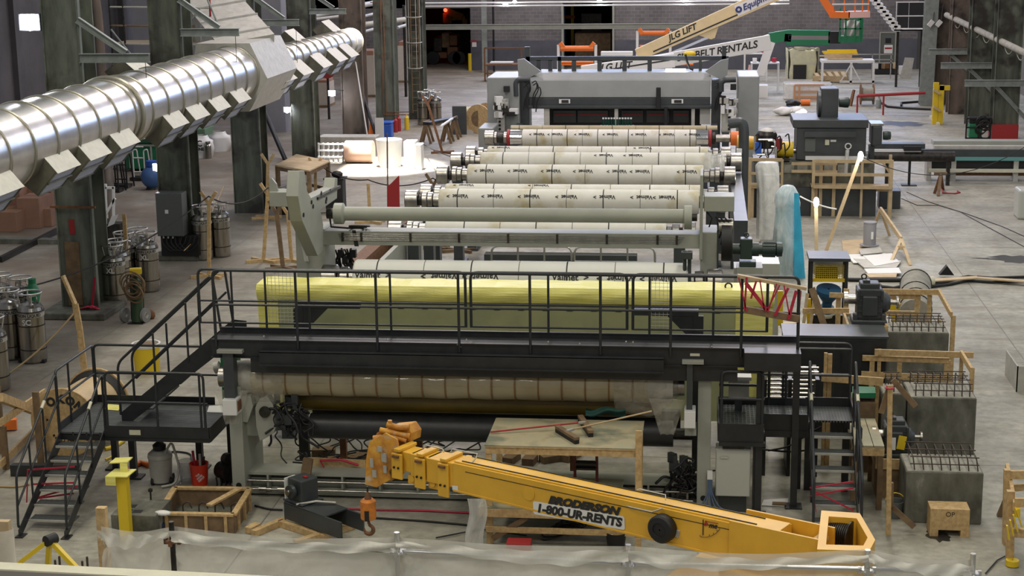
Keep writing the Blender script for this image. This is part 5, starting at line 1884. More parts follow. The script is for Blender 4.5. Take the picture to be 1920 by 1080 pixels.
for p,q,w_,h_ in(((0,793),(84,735),.04,.12),((0,872),(72,800),.04,.12),((0,745),(78,775),.1,.14)):
 MB().beam(W(*p,Y=24.2),W(*q,Y=26.6),w_,h_).build('rail',M['wood'],t)
for x,yb_,yt_ in((5,850,725),(77,870,735),(12,880,800)):
 a=W(x,yb_,z=0)
 b_=W(x,yt_,Y=a.y)
 MB().b(a.x-.05,a.x+.05,a.y-.03,a.y+.03,0,b_.z).build('post',M['woodd'],t)
tag(MB().bc(W(18,795,z=.12),(.25,.15,.18),.3).build('red_case',M['orange']),'small orange-red case lying behind the far left barricade','case')
t=thing('timber_stake','tall bent timber stake standing behind the cable drum','stake',W(155,690,z=0))
yy=W(155,700,z=0).y
pts=[W(159,700,Y=yy),W(150,620,Y=yy),W(141,570,Y=yy),W(118,517,Y=yy)]
pts[0].z=0
for a,b_ in zip(pts,pts[1:]):
 MB().beam(a,b_,.12,.05).build('stake_board',M['wood'],t)
 # scaffold guard rail with plastic in the foreground
YS=13.0
px_posts=((321,978),(744,998),(1178,1021),(1627,1031),(1825,1038))
tops=[]
for i,(px,py)in enumerate(px_posts):
 yy=YS if i<4 else YS+.4
 p=W(px,py,Y=yy)
 tops.append(p)
 t=thing('scaffold_post',('leftmost steel scaffold post of the foreground guard rail','scaffold post below the crane hook in the foreground','scaffold post in front of the crane lettering','scaffold post just right of the crane winch bay','rightmost scaffold post of the foreground guard rail')[i],'scaffold post',(p.x,yy,0),'scaffold posts in the foreground')
 MB().cyl((p.x,yy,0),p,.024,n=14,caps=True).build('tube',M['darkm']if i==0 else M['galv'],t)
 zc_=p.z-.17
 c=MB()
 c.lathe((p.x,yy,zc_-.02),(0,0,1),[(0,.024),(0,.06),(.012,.065),(.024,.06),(.024,.024)],16)
 for a in(0,PI/2,PI,3*PI/2):
  c.bc((p.x+math.cos(a)*.06,yy+math.sin(a)*.06,zc_-.01),(.03,.03,.055),a)
 c.build('rosette_coupler',M['rust']if i==0 else M['galv'],t)
for i in range(4):
 a,b_=tops[i].copy(),tops[i+1].copy()
 a.z-=.17
 b_.z-=.17
 m_=MB().cyl(a.lerp(b_,.03),a.lerp(b_,.97),.021,n=12)
 tag(m_.build('scaffold_ledger',M['darkm']if i==0 else M['galv']),('dark scaffold ledger tube between the two left foreground posts','scaffold ledger tube below the crane boom head','scaffold ledger tube below the black cable reel of the crane','short scaffold ledger tube at the right end of the guard rail')[i],'scaffold tube','scaffold ledgers in the foreground')
def sheet(name,a,b_,drop0,drop1,label,ph,low=1.0,yo=.06):
 n,m_=46,14
 def fn(u,v):
  p=a.lerp(b_,u)
  sagd=drop0+(drop1-drop0)*u+.05*math.sin(PI*u)*(1+.3*math.sin(ph))
  g=math.exp(-((u)*9)**2)+math.exp(-((1-u)*9)**2)
  w=min(u,1-u)*2
  fan=math.atan2(v*.5,w+.03)
  fold=(.035*math.sin(fan*26+ph)*math.exp(-w*3)+.016*math.sin(u*17+v*9+ph))*min(1,v*4+.2)
  return V((p.x+.01*math.sin(v*9),p.y+yo+fold-.02*g,p.z-sagd-v*low))
 tag(MB().grid(n,m_,fn).build(name,M['film']),label,'plastic sheet','plastic sheets on the guard rail')
 c=MB().grid(n,5,lambda u,v:fn(u,v*(.07+.03*math.sin(u*5+ph)+.04*math.sin(PI*u))/low)+V((0,-.11-.012*math.sin(u*25+ph+v*4),.01*math.sin(u*31))))
 tag(c.build('sheet_hem',M['hem']),label.replace('plastic sheet','folded hem of the plastic sheet'),'plastic hem','hems of the plastic sheets')
wp=W(191,950,Y=YS+.6)
tag(MB().b(wp.x-.045,wp.x+.045,YS+.55,YS+.62,0,wp.z).build('timber_post',M['wood']),'timber post holding the left end of the foreground plastic sheet','timber post')
sheet('plastic_sheet',V((wp.x,YS+.5,W(191,990,Y=YS+.5).z)),tops[0],0,.06,'clear plastic sheet between the timber post and the first scaffold post',.5)
sheet('plastic_sheet',tops[0],tops[1],.06,.06,'clear plastic sheet between the first and second scaffold posts',2)
sheet('plastic_sheet',tops[1],tops[2],.06,.03,'clear plastic sheet below the middle of the crane boom',4)
sheet('plastic_sheet',tops[2],tops[3],.03,.01,'clear plastic sheet below the right end of the crane boom',1)
sheet('plastic_sheet',tops[3],tops[4],.01,.07,'clear plastic sheet at the right end of the guard rail',3)
wp2=W(8,975,Y=YS+1.5)
t=thing('timber_post','film-wrapped timber post at the lower left edge','timber post',(wp2 .x,YS+1.5,0))
MB().b(wp2 .x-.06,wp2 .x+.06,YS+1.45,YS+1.52,0,wp2 .z).build('post',M['woodl'],t)
MB().lathe((wp2 .x,YS+1.48,0),(0,0,1),[(1.5,.1),(wp2 .z-.08,.09)],14).build('film_wrap',M['film'],t)
ap=W(93,1012,Y=15.5)
t=thing('yellow_tripod','yellow folding tripod stand with a black head at lower left','tripod',(ap.x,15.5,0))
for dx,dy in((-.62,-.2),(-.03,.5),(.45,-.2)):
 k=ap.z/.55
 foot=V((ap.x+dx*1.6,15.5+dy*1.2,0))
 q=W(93+dx*92,1056,Y=15.5+dy*.2)
 dirn=(q-ap)
 foot=ap+dirn*(ap.z/(ap.z-q.z))
 MB().beam(ap,foot,.045,.06,up=(0,1,0)).build('leg',M['yelw'],t)
MB().cyl(ap+V((-.02,-.05,0)),ap+V((.04,.06,0)),.06,n=16).build('tripod_head',M['black'],t)
t=thing('rod_block','block with short steel rods sticking up beside the yellow tripod','steel rods',W(140,1090,z=.9))
o=ORG[t.name]
MB().b(o.x-.5,o.x+.5,o.y-.2,o.y+.3,0,.95).build('block',M['conc'],t)
for px,py in((103,1050),(111,1043),(154,1052),(163,1044)):
 p=W(px,py,Y=o.y)
 MB().cyl((p.x,p.y,.95),p,.015,n=8).build('rod',M['rebar'],t)
a,b_=W(-60,1051,Y=9.2),W(560,1082,Y=9.1)
zt_=(a.z+b_.z)/2
t=thing('guard_beam','cream-topped steel beam crossing the bottom left corner in the near foreground','beam',((a.x+b_.x)/2,9.1,0))
d=V((b_.x-a.x,b_.y-a.y,0)).normalized()
a2,b3=V((a.x,a.y,a.z))-d*.5,V((b_.x,b_.y,b_.z))+d*.4
c=MB().beam(a2-V((0,.055,.008)),b3-V((0,.055,.008)),.11,.016)
c.build('flange',M['foreb'],t)
c=MB().beam(a2-V((0,.105,.12)),b3-V((0,.105,.12)),.012,.22)
c.build('web',M['foreg'],t)
for p in(a2,b3):
 MB().b(p.x-.06,p.x+.06,p.y-.09,p.y-.03,0,p.z-.23).build('post',M['foreg'],t)
for pts,m_,lab in((((640,967),(720,972),(800,977),(885,985)),'cable','thick black cable on the floor right of the crane hook'),(((600,952),(700,956),(790,957),(885,962)),'redtape','thin dark red cord on the floor above the black cable'),(((478,948),(505,955),(530,956)),'cable','black cable running to the gearbox skid'),(((0,912),(30,913),(55,908)),'rope','tan cord on the floor left of the lower stair'),(((300,850),(330,846),(358,850),(362,880)),'cable','black cord from the shop vacuum to the red bucket'),(((1440,845),(1480,838),(1512,815),(1540,800)),'cable','black cables drooping behind the right stair'),(((1425,842),(1480,848),(1530,842)),'cable','second black cable drooping behind the right stair')):
 tag(MB().tube(rail_path([W(x,y,z=.02)if x<1400 else W(x,y,Y=24.9)for x,y in pts],.01,.3),.016,5).build('floor_cable',M[m_]),lab,'cable')
p=W(428,720,Y=25.6)
t=thing('green_machine','green machine part glimpsed behind the left dark upright','machine',(p.x,25.6,0))
MB().b(p.x-.12,p.x+.15,25.6,25.9,.8,W(428,665,Y=25.6).z).build('green_case',M['green'],t,bevel=.02)
MB().b(p.x-.05,p.x+.1,25.65,25.85,0,.8).build('machine_leg',M['darkm'],t)
MB().cyl(W(403,690,Y=25.6),W(412,688,Y=25.6),.1,n=16).build('hand_wheel',M['galvm'],t)
tag(MB().slab([W(x,y,z=1.075)for x,y in((388,773),(420,774),(416,760),(392,761))],.004).build('paper_sheet',M['white']),'white paper sheet lying on the left landing','paper')
tag(MB().slab([W(x,y,z=1.075)for x,y in((195,768),(222,770),(228,760),(203,758))],.004).build('paper_sheet',M['yelwrap']),'yellow paper sheet lying on the left landing','paper')
# concrete pedestals with rebar
def boxpx(c,x0p,x1p,ytp,ybp,Y,d,z0=None,z1=None):
 a,b_=W(x0p,ybp,Y=Y),W(x1p,ytp,Y=Y)
 c.b(a.x,b_.x,Y,Y+d,a.z if z0 is None else z0,b_.z if z1 is None else z1)
 return a,b_
def pedestal(x0,x1,y0,y1,z,label,loops=7,rows=2,lh=.22,lean=0,m_='conc'):
 t=thing('concrete_pedestal',label,'concrete block',((x0+x1)/2,(y0+y1)/2,0),None)
 b_=MB().b(x0,x1,y0,y1,0,z).build('block',M[m_],t,bevel=.015)
 tp=MB().grid(10,8,lambda u,v:V((x0+.02+(x1-x0-.04)*u,y0+.02+(y1-y0-.04)*v,z+.004+.03*abs(math.sin(u*17+v*11))*math.sin(PI*u)*math.sin(PI*v))))
 tp.build('rough_top',M['concl'],t)
 for k in range(loops):
  x=x0+.1+(x1-x0-.2)*k/(loops-1)
  c=MB()
  c.tube(rail_path([(x+lean,y0+.08,z),(x,y0+.08,z+lh),(x,y1-.08,z+lh),(x+lean,y1-.08,z)],.01,.06),.009,6)
  c.build('rebar_loop',M['rebar'],t)
 c=MB()
 for k in range(rows+1):
  y=y0+.08+(y1-y0-.16)*k/rows
  c.tube([(x0+.06,y,z+lh+.01),(x1-.06,y,z+lh+.01)],.009,6)
 for y in(y0+.07,y1-.07):
  c.tube([(x0+.06,y,z+lh*.5),(x1-.06,y,z+lh*.5)],.009,6)
 c.build('rebar_bar',M['rebar'],t)
 return t
a,b_=W(1697,985,z=0),W(1840,985,z=0)
zt=W(1770,886,Y=23.25).z
pedestal(a.x,b_.x,23.25,24.1,zt,'low concrete pedestal with rebar loops behind the small wooden box',8,2,.2,.03)
Yb_=25.2
a,b_=W(1706,745,Y=Yb_),W(1832,743,Y=Yb_)
pedestal(a.x,b_.x,Yb_,Yb_+.9,a.z,'tall dark-stained concrete pedestal with rebar loops right of the stair',8,3,.2)
pedestal(a.x-.4,a.x-.02,Yb_+.25,Yb_+.85,a.z-.02,'narrow concrete pedestal with rebar against the left side of the tall pedestal',3,2,.2)
Yc_=29.0
a,b_=W(1664,623,Y=Yc_),W(1780,623,Y=Yc_)
pedestal(a.x,b_.x,Yc_,Yc_+.8,a.z,'rear concrete pedestal with a dense rebar mat right of the big gearbox',8,3,.18)
a,b_=W(1743,985,z=0),W(1818,990,z=0)
yb0=22.72
a,b_=W(1743,1000,Y=yb0),W(1817,1000,Y=yb0)
t=thing('wooden_box','small plywood box standing in front of the low concrete pedestal','box',((a.x+b_.x)/2,yb0,0))
c=MB().b(a.x,b_.x,yb0,yb0+.34,.1,W(1780,955,Y=yb0).z)
c.build('box_body',M['wood'],t,bevel=.004)
c=MB()
for x in(a.x,b_.x-.12):
 c.b(x,x+.12,yb0,yb0+.34,0,.1)
c.build('foot',M['wood'],t)
tb=MB()
put_text(tb,'OP',.1,((a.x+b_.x)/2,yb0-.001,.34),(1,0,0),(0,0,1),off=.003)
tb.build('stencilled_mark',M['ink'],t)
def gearbox(label,cx,Y,z,s=1.0,tags=False,big=False):
 t=thing('gearbox',label,'gearbox',(cx,Y,z))
 c=MB()
 c.bc((cx,Y,z+.30*s),(.36*s,.34*s,.46*s))
 c.bc((cx,Y,z+.04*s),(.50*s,.40*s,.07*s))
 c.bc((cx,Y,z+.56*s),(.28*s,.26*s,.09*s))
 c.bc((cx,Y-.18*s,z+.28*s),(.22*s,.05*s,.3*s))
 for e in(-1,1):
  c.bc((cx+e*.17*s,Y-.1*s,z+.44*s),(.04*s,.22*s,.16*s))
  c.bc((cx+e*.2*s,Y-.14*s,z+.1*s),(.07*s,.1*s,.14*s))
 c.build('gear_case',M['machine_dk'],t,bevel=.02*s)
 c=MB()
 for k in range(5):
  c.bc((cx,Y-.175*s,z+(.12+k*.08)*s),(.34*s,.02*s,.015*s))
 c.bc((cx-.05*s,Y-.05*s,z+.62*s),(.1*s,.12*s,.05*s))
 c.build('rib',M['machine_dk'],t)
 c=MB()
 c.lathe((cx+.16*s,Y,z+.3*s),(1,0,0),[(0,.16*s),(.08*s,.15*s),(.14*s,.1*s),(.14*s,.01)],20)
 c.build('bearing_cover',M['machine_dk'],t)
 c=MB()
 c.lathe((cx+.29*s,Y,z+.3*s),(1,0,0),[(0,.035*s),(.1*s,.035*s),(.1*s,.09*s),(.13*s,.09*s),(.13*s,.01)],18)
 c.lathe((cx-.36*s,Y,z+.34*s),(1,0,0),[(0,.01),(0,.11*s),(.06*s,.11*s),(.06*s,.07*s),(.2*s,.07*s)],18)
 c.build('shaft_coupling',M['steel'],t)
 c=MB().ring((cx-.08*s,Y,z+.68*s),(0,1,0),.035*s,.01*s,14,6)
 c.build('lifting_eye',M['black'],t)
 if tags:
  MB().beam((cx+.02,Y-.22*s,z+.28*s),(cx+.14,Y-.22*s,z+.26*s),.01,.22*s).build('yellow_tag',M['yelw'],t)
  MB().beam((cx-.1,Y-.225*s,z+.25*s),(cx-.01,Y-.225*s,z+.25*s),.01,.2*s).build('white_tag',M['white'],t)
 return t
def form_box(label,x0,x1,y0,y1,z0,z1,name='formwork_pedestal'):
 t=thing(name,label,'pedestal',((x0+x1)/2,(y0+y1)/2,0))
 MB().b(x0,x1,y0,y1,0,z1-.05).build('form_body',M['woodd'],t)
 c=MB()
 for xa,xb,ya,yb in((x0-.03,x1+.03,y0-.03,y0+.01),(x0-.03,x1+.03,y1-.01,y1+.03),(x0-.03,x0+.01,y0,y1),(x1-.01,x1+.03,y0,y1)):
  c.b(xa,xb,ya,yb,z1-.14,z1+.02)
 c.build('form_rim',M['wood'],t)
 MB().b(x0+.01,x1-.01,y0+.01,y1-.01,z1-.05,z1-.02).build('grout_top',M['conc'],t)
Yg_=28.2
a,b_=W(1592,612,Y=Yg_),W(1662,612,Y=Yg_)
form_box('timber formed pedestal carrying the big black gearbox',a.x,b_.x,Yg_,Yg_+.9,0,a.z+.0)
gearbox('big black gearbox on a timber formed pedestal',W(1628,600,Y=Yg_+.4).x,Yg_+.42,a.z-.02,1.22)
Yt_=24.3
a,b_=W(1645,862,Y=Yt_),W(1700,862,Y=Yt_)
form_box('timber formed pedestal carrying the gearbox with yellow tag',a.x,b_.x,Yt_,Yt_+.7,0,a.z)
gearbox('black gearbox with yellow and white tags right of the stair',W(1677,850,Y=Yt_+.3).x,Yt_+.33,a.z-.02,.98,tags=True)
def fence(label,boards,posts,Y,name='timber_fence'):
 t=thing(name,label,'fence',W((boards[0][0]+boards[0][2])/2,700,Y=Y).xy.to_3d())
 for x0p,y0p,x1p,y1p,h,*r in boards:
  Ya=Y+(r[0]if r else 0)
  Yb2=Y+(r[1]if len(r)>1 else(r[0]if r else 0))
  MB().beam(W(x0p,y0p,Y=Ya),W(x1p,y1p,Y=Yb2),.045,h).build('board',M['wood'],t)
 for xp,ytp,ybp,w_,*r in posts:
  Ya=Y+(r[0]if r else .05)
  a,b2=W(xp,ybp,Y=Ya),W(xp,ytp,Y=Ya)
  MB().b(a.x-w_/2,a.x+w_/2,Ya,Ya+.05,0,b2 .z).build('post',M['wood'],t)
 return t
fence('middle timber guard fence standing behind the tall concrete pedestal',[(1640,660,1825,666,.1),(1617,671,1780,676,.09,.06),(1615,702,1780,710,.11,.06),(1802,662,1822,695,.1,.02,-.9)],[(1644,655,800,.06),(1682,670,800,.08),(1771,676,800,.1),(1797,664,800,.06,.03),(1816,690,840,.07,-.9),(1631,675,800,.08)],27.0)
fence('rear timber guard fence around the big black gearbox and rear pedestal',[(1648,546,1762,548,.1),(1655,556,1715,556,.09,.06),(1655,587,1715,588,.1,.06),(1760,546,1784,590,.1,.02,-1.3),(1555,553,1582,554,.09),(1505,583,1592,583,.1,-.9)],[(1715,548,700,.1),(1737,548,700,.08),(1783,592,700,.08,-1.25),(1582,542,700,.1),(1568,556,700,.09),(1757,600,700,.06)],30.4)
fence('timber rails at the head of the right stair by the green tarp',[(1540,707,1656,716,.13),(1598,770,1657,776,.12,.3),(1596,786,1645,788,.06,.2)],[(1542,662,880,.05),(1550,664,880,.07,.1),(1546,735,880,.1,.2),(1640,716,860,.06,.1)],25.6)
t=thing('timber_stake','tall thin timber stake with braces tied by red string, in front of the tagged gearbox','stake',W(1668,970,Y=22.6))
a,b_=W(1667,968,Y=22.7),W(1669,722,Y=22.7)
MB().beam((a.x,22.7,0),b_,.07,.03,up=(0,1,0)).build('upright',M['wood'],t)
for p,q in(((1674,712),(1717,762)),((1669,948),(1714,988)),((1668,725),(1652,775)),((1673,905),(1673,950))):
 MB().beam(W(*p,Y=22.8),W(*q,Y=22.78),.03,.08).build('brace',M['woodd'],t)
MB().ring(W(1668,727,Y=22.7),(0,0,1),.06,.012,12,5).build('red_string',M['redtape'],t)
p=W(1682,985,z=0)
p.y+=.35
t=thing('bucket','grey bucket with yellow handle behind the thin stake','bucket',p)
MB().lathe(p,(0,0,1),[(0,.01),(0,.11),(.26,.14),(.26,.13),(.05,.11)],22).build('pail',M['elboxd'],t)
MB().tube([p+V((.14*math.cos(k*.39),0,.26+.12*math.sin(k*.39)))for k in range(9)],.008,5).build('handle',M['yelw'],t)
Yq=25.0
zq=1.02
q=[W(1597,835,z=zq),W(1660,840,z=zq),W(1652,785,z=zq),W(1597,783,z=zq)]
t=thing('plank_platform','plank-topped work platform between the right stair and the tagged gearbox','platform',(q[0].x+.25,q[0].y,0))
x0,x1,y0,y1=q[0].x,q[1].x,q[0].y,q[2].y
for k in range(3):
 w_=(x1-x0)/3
 MB().b(x0+k*w_+.005,x0+(k+1)*w_-.005,y0,y1,zq-.04,zq).build('plank',M['ply'],t)
MB().b(x0,x1,y0,y0+.04,zq-.16,zq-.04).build('apron',M['wood'],t)
for x in(x0+.05,x1-.05):
 for y in(y0+.05,y1-.05):
  MB().b(x-.04,x+.04,y-.04,y+.04,0,zq-.04).build('leg',M['woodd'],t)
p=W(1611,822,z=zq)
t=thing('spray_bottle','dark bottle standing on the plank platform','bottle',p)
MB().lathe(p,(0,0,1),[(0,.01),(0,.045),(.16,.045),(.2,.02)],14).build('bottle_body',M['black'],t)
MB().lathe(p,(0,0,1),[(.2,.022),(.26,.02),(.27,.005)],12).build('cap',M['yelw'],t)
g_=MB().slab([W(x,y,z=1.25)for x,y in((1598,746),(1642,746),(1640,734),(1598,733))],.08)
o=g_.build('plastic_tub',M['green'])
tag(o,'green plastic tub behind the stair head rails','lid')
o2=MB().b(W(1598,746,z=1.25).x,W(1642,746,z=1.25).x,ORG[o.name].y-.2,ORG[o.name].y+.4,0,1.17)
tag(o2 .build('timber_crate',M['woodd']),'timber crate below the green plastic tub','crate')
Yk=27.2
a,b_=W(1470,640,Y=Yk),W(1664,633,Y=Yk)
t=thing('equipment_cabinet','long low black cabinet with double doors right of the walkway end','cabinet',((a.x+b_.x)/2,Yk,0))
zt=b_.z
MB().b(a.x,b_.x,Yk,Yk+.8,.35,zt-.02).build('body',M['machine_dk'],t,bevel=.01)
MB().b(a.x-.02,b_.x+.02,Yk-.03,Yk+.82,zt-.02,zt+.02).build('lid',M['machine_dk'],t)
xm=W(1565,640,Y=Yk).x
for xa,xb,hx in((a.x+.02,xm-.01,xm-.12),(xm+.01,b_.x-.02,xm+.12)):
 d_=MB().b(xa,xb,Yk-.015,Yk,.4,zt-.06).build('cabinet_door',M['blackst'],t)
 MB().b(hx-.012,hx+.012,Yk-.03,Yk-.015,zt-.45,zt-.28).build('handle',M['black'],d_)
MB().b(a.x+.05,b_.x-.05,Yk+.05,Yk+.75,0,.35).build('plinth',M['black'],t)
Yp_=31.2
t=thing('pump_unit','blue pump motor under a yellow mesh guard inside a black frame','pump',W(1555,600,Y=Yp_))
c=MB()
zt=W(1553,489,Y=Yp_).z
zb_=W(1553,565,Y=Yp_).z
xa,xb=W(1522,500,Y=Yp_).x,W(1588,500,Y=Yp_).x
for x in(xa,xb):
 for y in(Yp_,Yp_+.6):
  c.b(x-.025,x+.025,y-.025,y+.025,0,zt)
c.build('frame',M['railst'],t)
MB().b(xa-.06,xb+.06,Yp_-.08,Yp_+.7,zt,zt+.06).build('roof_plate',M['machine_dk'],t)
MB().b(xa+.03,xb-.03,Yp_+.56,Yp_+.58,W(1553,525,Y=Yp_).z,zt).build('white_panel',M['white'],t)
c=MB()
z0_,z1_=W(1553,524,Y=Yp_).z,W(1553,498,Y=Yp_).z
n=15
for k in range(n+1):
 x=xa+.05+(xb-xa-.1)*k/n
 c.b(x-.005,x+.005,Yp_+.08,Yp_+.09,z0_,z1_)
for k in range(8):
 z=z0_+(z1_-z0_)*k/7
 c.b(xa+.05,xb-.05,Yp_+.08,Yp_+.09,z-.005,z+.005)
c.b(xa+.03,xb-.03,Yp_+.05,Yp_+.1,z0_-.06,z0_)
c.build('mesh_guard',M['yelw'],t)
p=W(1550,510,Y=Yp_+.3)
MB().lathe((p.x-.22,Yp_+.3,p.z-.02),(1,0,0),[(0,.02),(0,.12),(.42,.12),(.46,.02)],18).build('coupling',mat('olive_paint',(.10,.12,.03),.5),t)
bl=mat('teal_blue_paint',(.015,.08,.17),.4)
p=W(1550,560,Y=Yp_+.25)
MB().lathe((p.x,p.y,p.z-.25),(.05,-.3,1),[(0,.14),(.1,.14),(.1,.09),(.22,.1),(.32,.17),(.42,.22),(.42,.24),(.5,.24),(.5,.02)],22).build('pump_casing',bl,t)
MB().lathe((p.x-.02,p.y,p.z-.30),(.05,-.3,1),[(0,.01),(0,.2),(.05,.2),(.05,.05)],22).build('flange',M['foreb'],t)
MB().b(xa,xb,Yp_+.1,Yp_+.6,0,p.z-.3).build('base',M['darkm'],t)
random.seed(8)
t=thing('pump_skid','yellow pump framework with red strap behind the ribboned handrail','frame',W(1500,640,Y=30))
for x0p,y0p,x1p,y1p in((1515,560,1519,620),(1463,545,1463,610),(1463,610,1500,610),(1463,590,1500,590)):
 MB().beam(W(x0p,y0p,Y=30),W(x1p,y1p,Y=30),.1,.06,up=(0,1,0)).build('member',M['yelw'],t)
c=MB()
p=W(1470,620,Y=30)
c.b(p.x,p.x+.7,30,30.2,0,p.z)
c.build('base',M['machine'],t)
for k in range(3):
 MB().beam(W(1495+k*12,600+k*6,Y=29.8),W(1500+k*14,545+k*5,Y=29.9),.06,.03,up=(0,1,0)).build('strap',M['red' if k==0 else 'woodl'],t)
tag(MB().beam(W(1522,540,Y=29.4),W(1545,610,Y=29.2),.12,.05,up=(0,1,0)).build('timber_brace',M['woodd']),'slanting timber brace between the yellow frame and the blue pump','timber')
t=thing('grey_housing','pale grey machine housing just behind the right end of the yellow box','machine housing',W(1440,560,Y=32))
c=MB()
boxpx(c,1410,1462,495,520,32,.8,z0=0)
c.build('housing',M['elbox'],t)
c=MB()
boxpx(c,1376,1430,503,525,31.2,.6,z0=0)
c.build('lower_housing',M['machine'],t)
p=W(1718,560,Y=33)
t=thing('standpipe','fat pale pipe lying away to the back with bands, behind the rear timber fence','pipe',(p.x,33,0))
a,b_=W(1716,590,Y=31.6),W(1717,530,Y=34.0)
MB().cyl(a,b_,.31,n=26).build('pipe',M['concl'],t)
c=MB()
for f in(.15,.35,.55,.95):
 c.ring(a.lerp(b_,f),(b_-a),.315,.014,24,6)
c.build('band',M['darkm'],t)
MB().b(a.x-.15,a.x+.15,32,33.6,0,min(a.z,b_.z)-.2).build('cradle',M['woodd'],t)
t=thing('yellow_valve','yellow valve standing behind the rear timber fence','valve',W(1678,600,Y=32))
p=W(1678,570,Y=32)
c=MB().lathe((p.x,32,0),(0,0,1),[(0,.12),(.05,.12),(.05,.06),(p.z-.15,.06),(p.z-.1,.13),(p.z+.02,.13),(p.z+.04,.05),(p.z+.2,.05),(p.z+.22,.12),(p.z+.26,.12),(p.z+.26,.01)],18)
c.build('valve_body',M['yelw'],t)
t=thing('hose_run','black hoses laid beside a long timber plank across the right floor','hoses',W(1800,522,z=.02))
c=MB()
for dy in(0,8):
 c.tube([W(x,y+dy,z=.04)for x,y in((1740,530),(1775,526),(1815,518),(1860,521),(1925,519))],.035,7)
c.build('hose',M['cable'],t)
MB().beam(W(1745,526,z=.1),W(1835,520,z=.1),.25,.03).build('plank',M['woodl'],t)
MB().beam(W(1833,521,z=.1),W(1930,528,z=.1),.22,.03).build('plank',M['woodl'],t)
MB().cyl(W(1728,528,z=.15),W(1750,527,z=.15),.12,n=18).build('end_roll',M['foreb'],t)
p=W(1775,522,z=0)
MB().prism([p+V((-.18,0,.08)),p+V((.18,0,.08)),p+V((0,0,.32))],(0,.2,0)).build('wedge',M['black'],t)
c=MB()
c.tube([W(x,y,z=.05)for x,y in((1590,524),(1640,525),(1700,525))],.05,7)
c.tube([W(x,y,z=.05)for x,y in((1640,530),(1655,538),(1675,541),(1700,535))],.05,7)
tag(c.build('black_pipe',M['cable']),'black hoses on the floor behind the big gearbox','hoses')
random.seed(21)
sh=[((1578,452),(1640,448),(1645,475),(1582,478),'woodl'),((1588,478),(1660,476),(1668,492),(1600,494),'white'),((1600,486),(1690,490),(1680,503),(1620,503),'galvm'),((1618,480),(1672,476),(1686,492),(1640,500),'white'),((1620,505),(1685,503),(1690,513),(1628,515),'white'),((1622,514),(1682,513),(1680,521),(1630,521),'woodl'),((1610,468),(1650,464),(1655,474),(1614,478),'galvm')]
lab=['plywood sheet farthest back in the pile of sheets','white board under the grey one in the pile of sheets','grey board lying across the pile of sheets','white board lying askew on the pile of sheets','white board at the near end of the pile of sheets','plywood edge nearest the camera in the pile of sheets','small grey board beside the grey bucket']
for k,(p0,p1,p2,p3,m_)in enumerate(sh):
 z=.02+.012*k
 tag(MB().slab([W(*p3,z=z),W(*p2,z=z),W(*p1,z=z),W(*p0,z=z)],.02).build('board_sheet',M[m_]),lab[k],'board','boards piled on the right floor')
p=W(1630,460,z=.1)
t=thing('grey_canister','upright grey plastic canister with a label standing on the boards','canister',p)
MB().lathe(p,(0,0,1),[(0,.02),(0,.26),(.03,.26),(.03,.17),(.62,.17),(.62,.18),(.65,.18),(.65,.01)],24).build('can',mat('grey_plastic',(.27,.27,.29),.45),t)
MB().b(p.x+.02,p.x+.08,p.y-.18,p.y-.165,.3,.5).build('label_sticker',M['white'],t)
t=thing('sawhorse','tall timber sawhorse standing right of the grey canister','sawhorse',W(1685,480,z=0))
tp1,tp2=W(1651,392,Y=45.9),W(1690,448,Y=43.3)
MB().beam(tp1,tp2,.06,.13).build('top_rail',M['woodl'],t)
for top,foot in((tp1,(1668,442)),(tp1,(1634,440)),(tp2,(1669,495)),(tp2,(1707,498))):
 MB().beam(top,W(*foot,z=0),.08,.04).build('leg',M['woodl'],t)
MB().beam(tp2 .lerp(W(1669,495,z=0),.35),tp2 .lerp(W(1707,498,z=0),.35),.03,.1).build('cross_piece',M['woodl'],t)
for x0p,y0p,x1p,y1p,lab in((1545,482,1613,292,'leaning pale timber pole with a glowing bulb at its top'),(1531,500,1530,378,'upright pale timber pole with a glowing bulb on top')):
 a=W(x0p,y0p,z=0)
 b_=W(x1p,y1p,Y=a.y)
 t=thing('lamp_pole',lab,'lamp pole',a)
 MB().beam(a,b_,.09,.05,up=(0,1,0)).build('pole',M['woodl'],t)
 q=b_+V((0,-.1,-.0))
 MB().sphere(q,.09,14,(.8,.8,1.5)).build('bulb',M['bulb'],t)
 l=bpy.data.lights.new('pole_lamp','POINT')
 l.energy=55
 l.color=(1,.94,.85)
 l.shadow_soft_size=.12
 lo=bpy.data.objects.new('pole_lamp',l)
 COL.objects.link(lo)
 lo.location=q+V((0,-.25,.1))
a,b_=W(1500,368,Y=42.5),W(1568,392,Y=43.1)
tag(MB().tube(sag(a,b_,.05),.02,6).build('electric_cable',M['white']),'white cord strung between the two lamp poles and the tarp','cord')
Yf_=45.0
p=W(1438,440,Y=Yf_)
def shroud(name,pts,mats,label,seed,wob=.06,ell=.7):
 """pts: [(z, cx, half width)] swept cross-sections"""
 random.seed(seed)
 n=40
 Y=pts[0][3]
 def fn(u,v):
  f=v*(len(pts)-1)
  i=min(int(f),len(pts)-2)
  f-=i
  z=pts[i][0]*(1-f)+pts[i+1][0]*f
  cx=pts[i][1]*(1-f)+pts[i+1][1]*f
  hw=pts[i][2]*(1-f)+pts[i+1][2]*f
  a=u*2*PI
  r=1+wob*math.sin(a*9+v*4+seed)+wob*.6*math.sin(a*17-v*9)
  sx=math.copysign(abs(math.cos(a))**.7,math.cos(a))
  sy=math.copysign(abs(math.sin(a))**.7,math.sin(a))
  return V((cx+sx*hw*r,Y+sy*hw*ell*r,z))
 m_=MB().grid(n,24,fn)
 t_=thing(name,label,'wrapped equipment',(pts[0][1],Y,0))
 m_.build('film_shroud',mats,t_)
 return t_
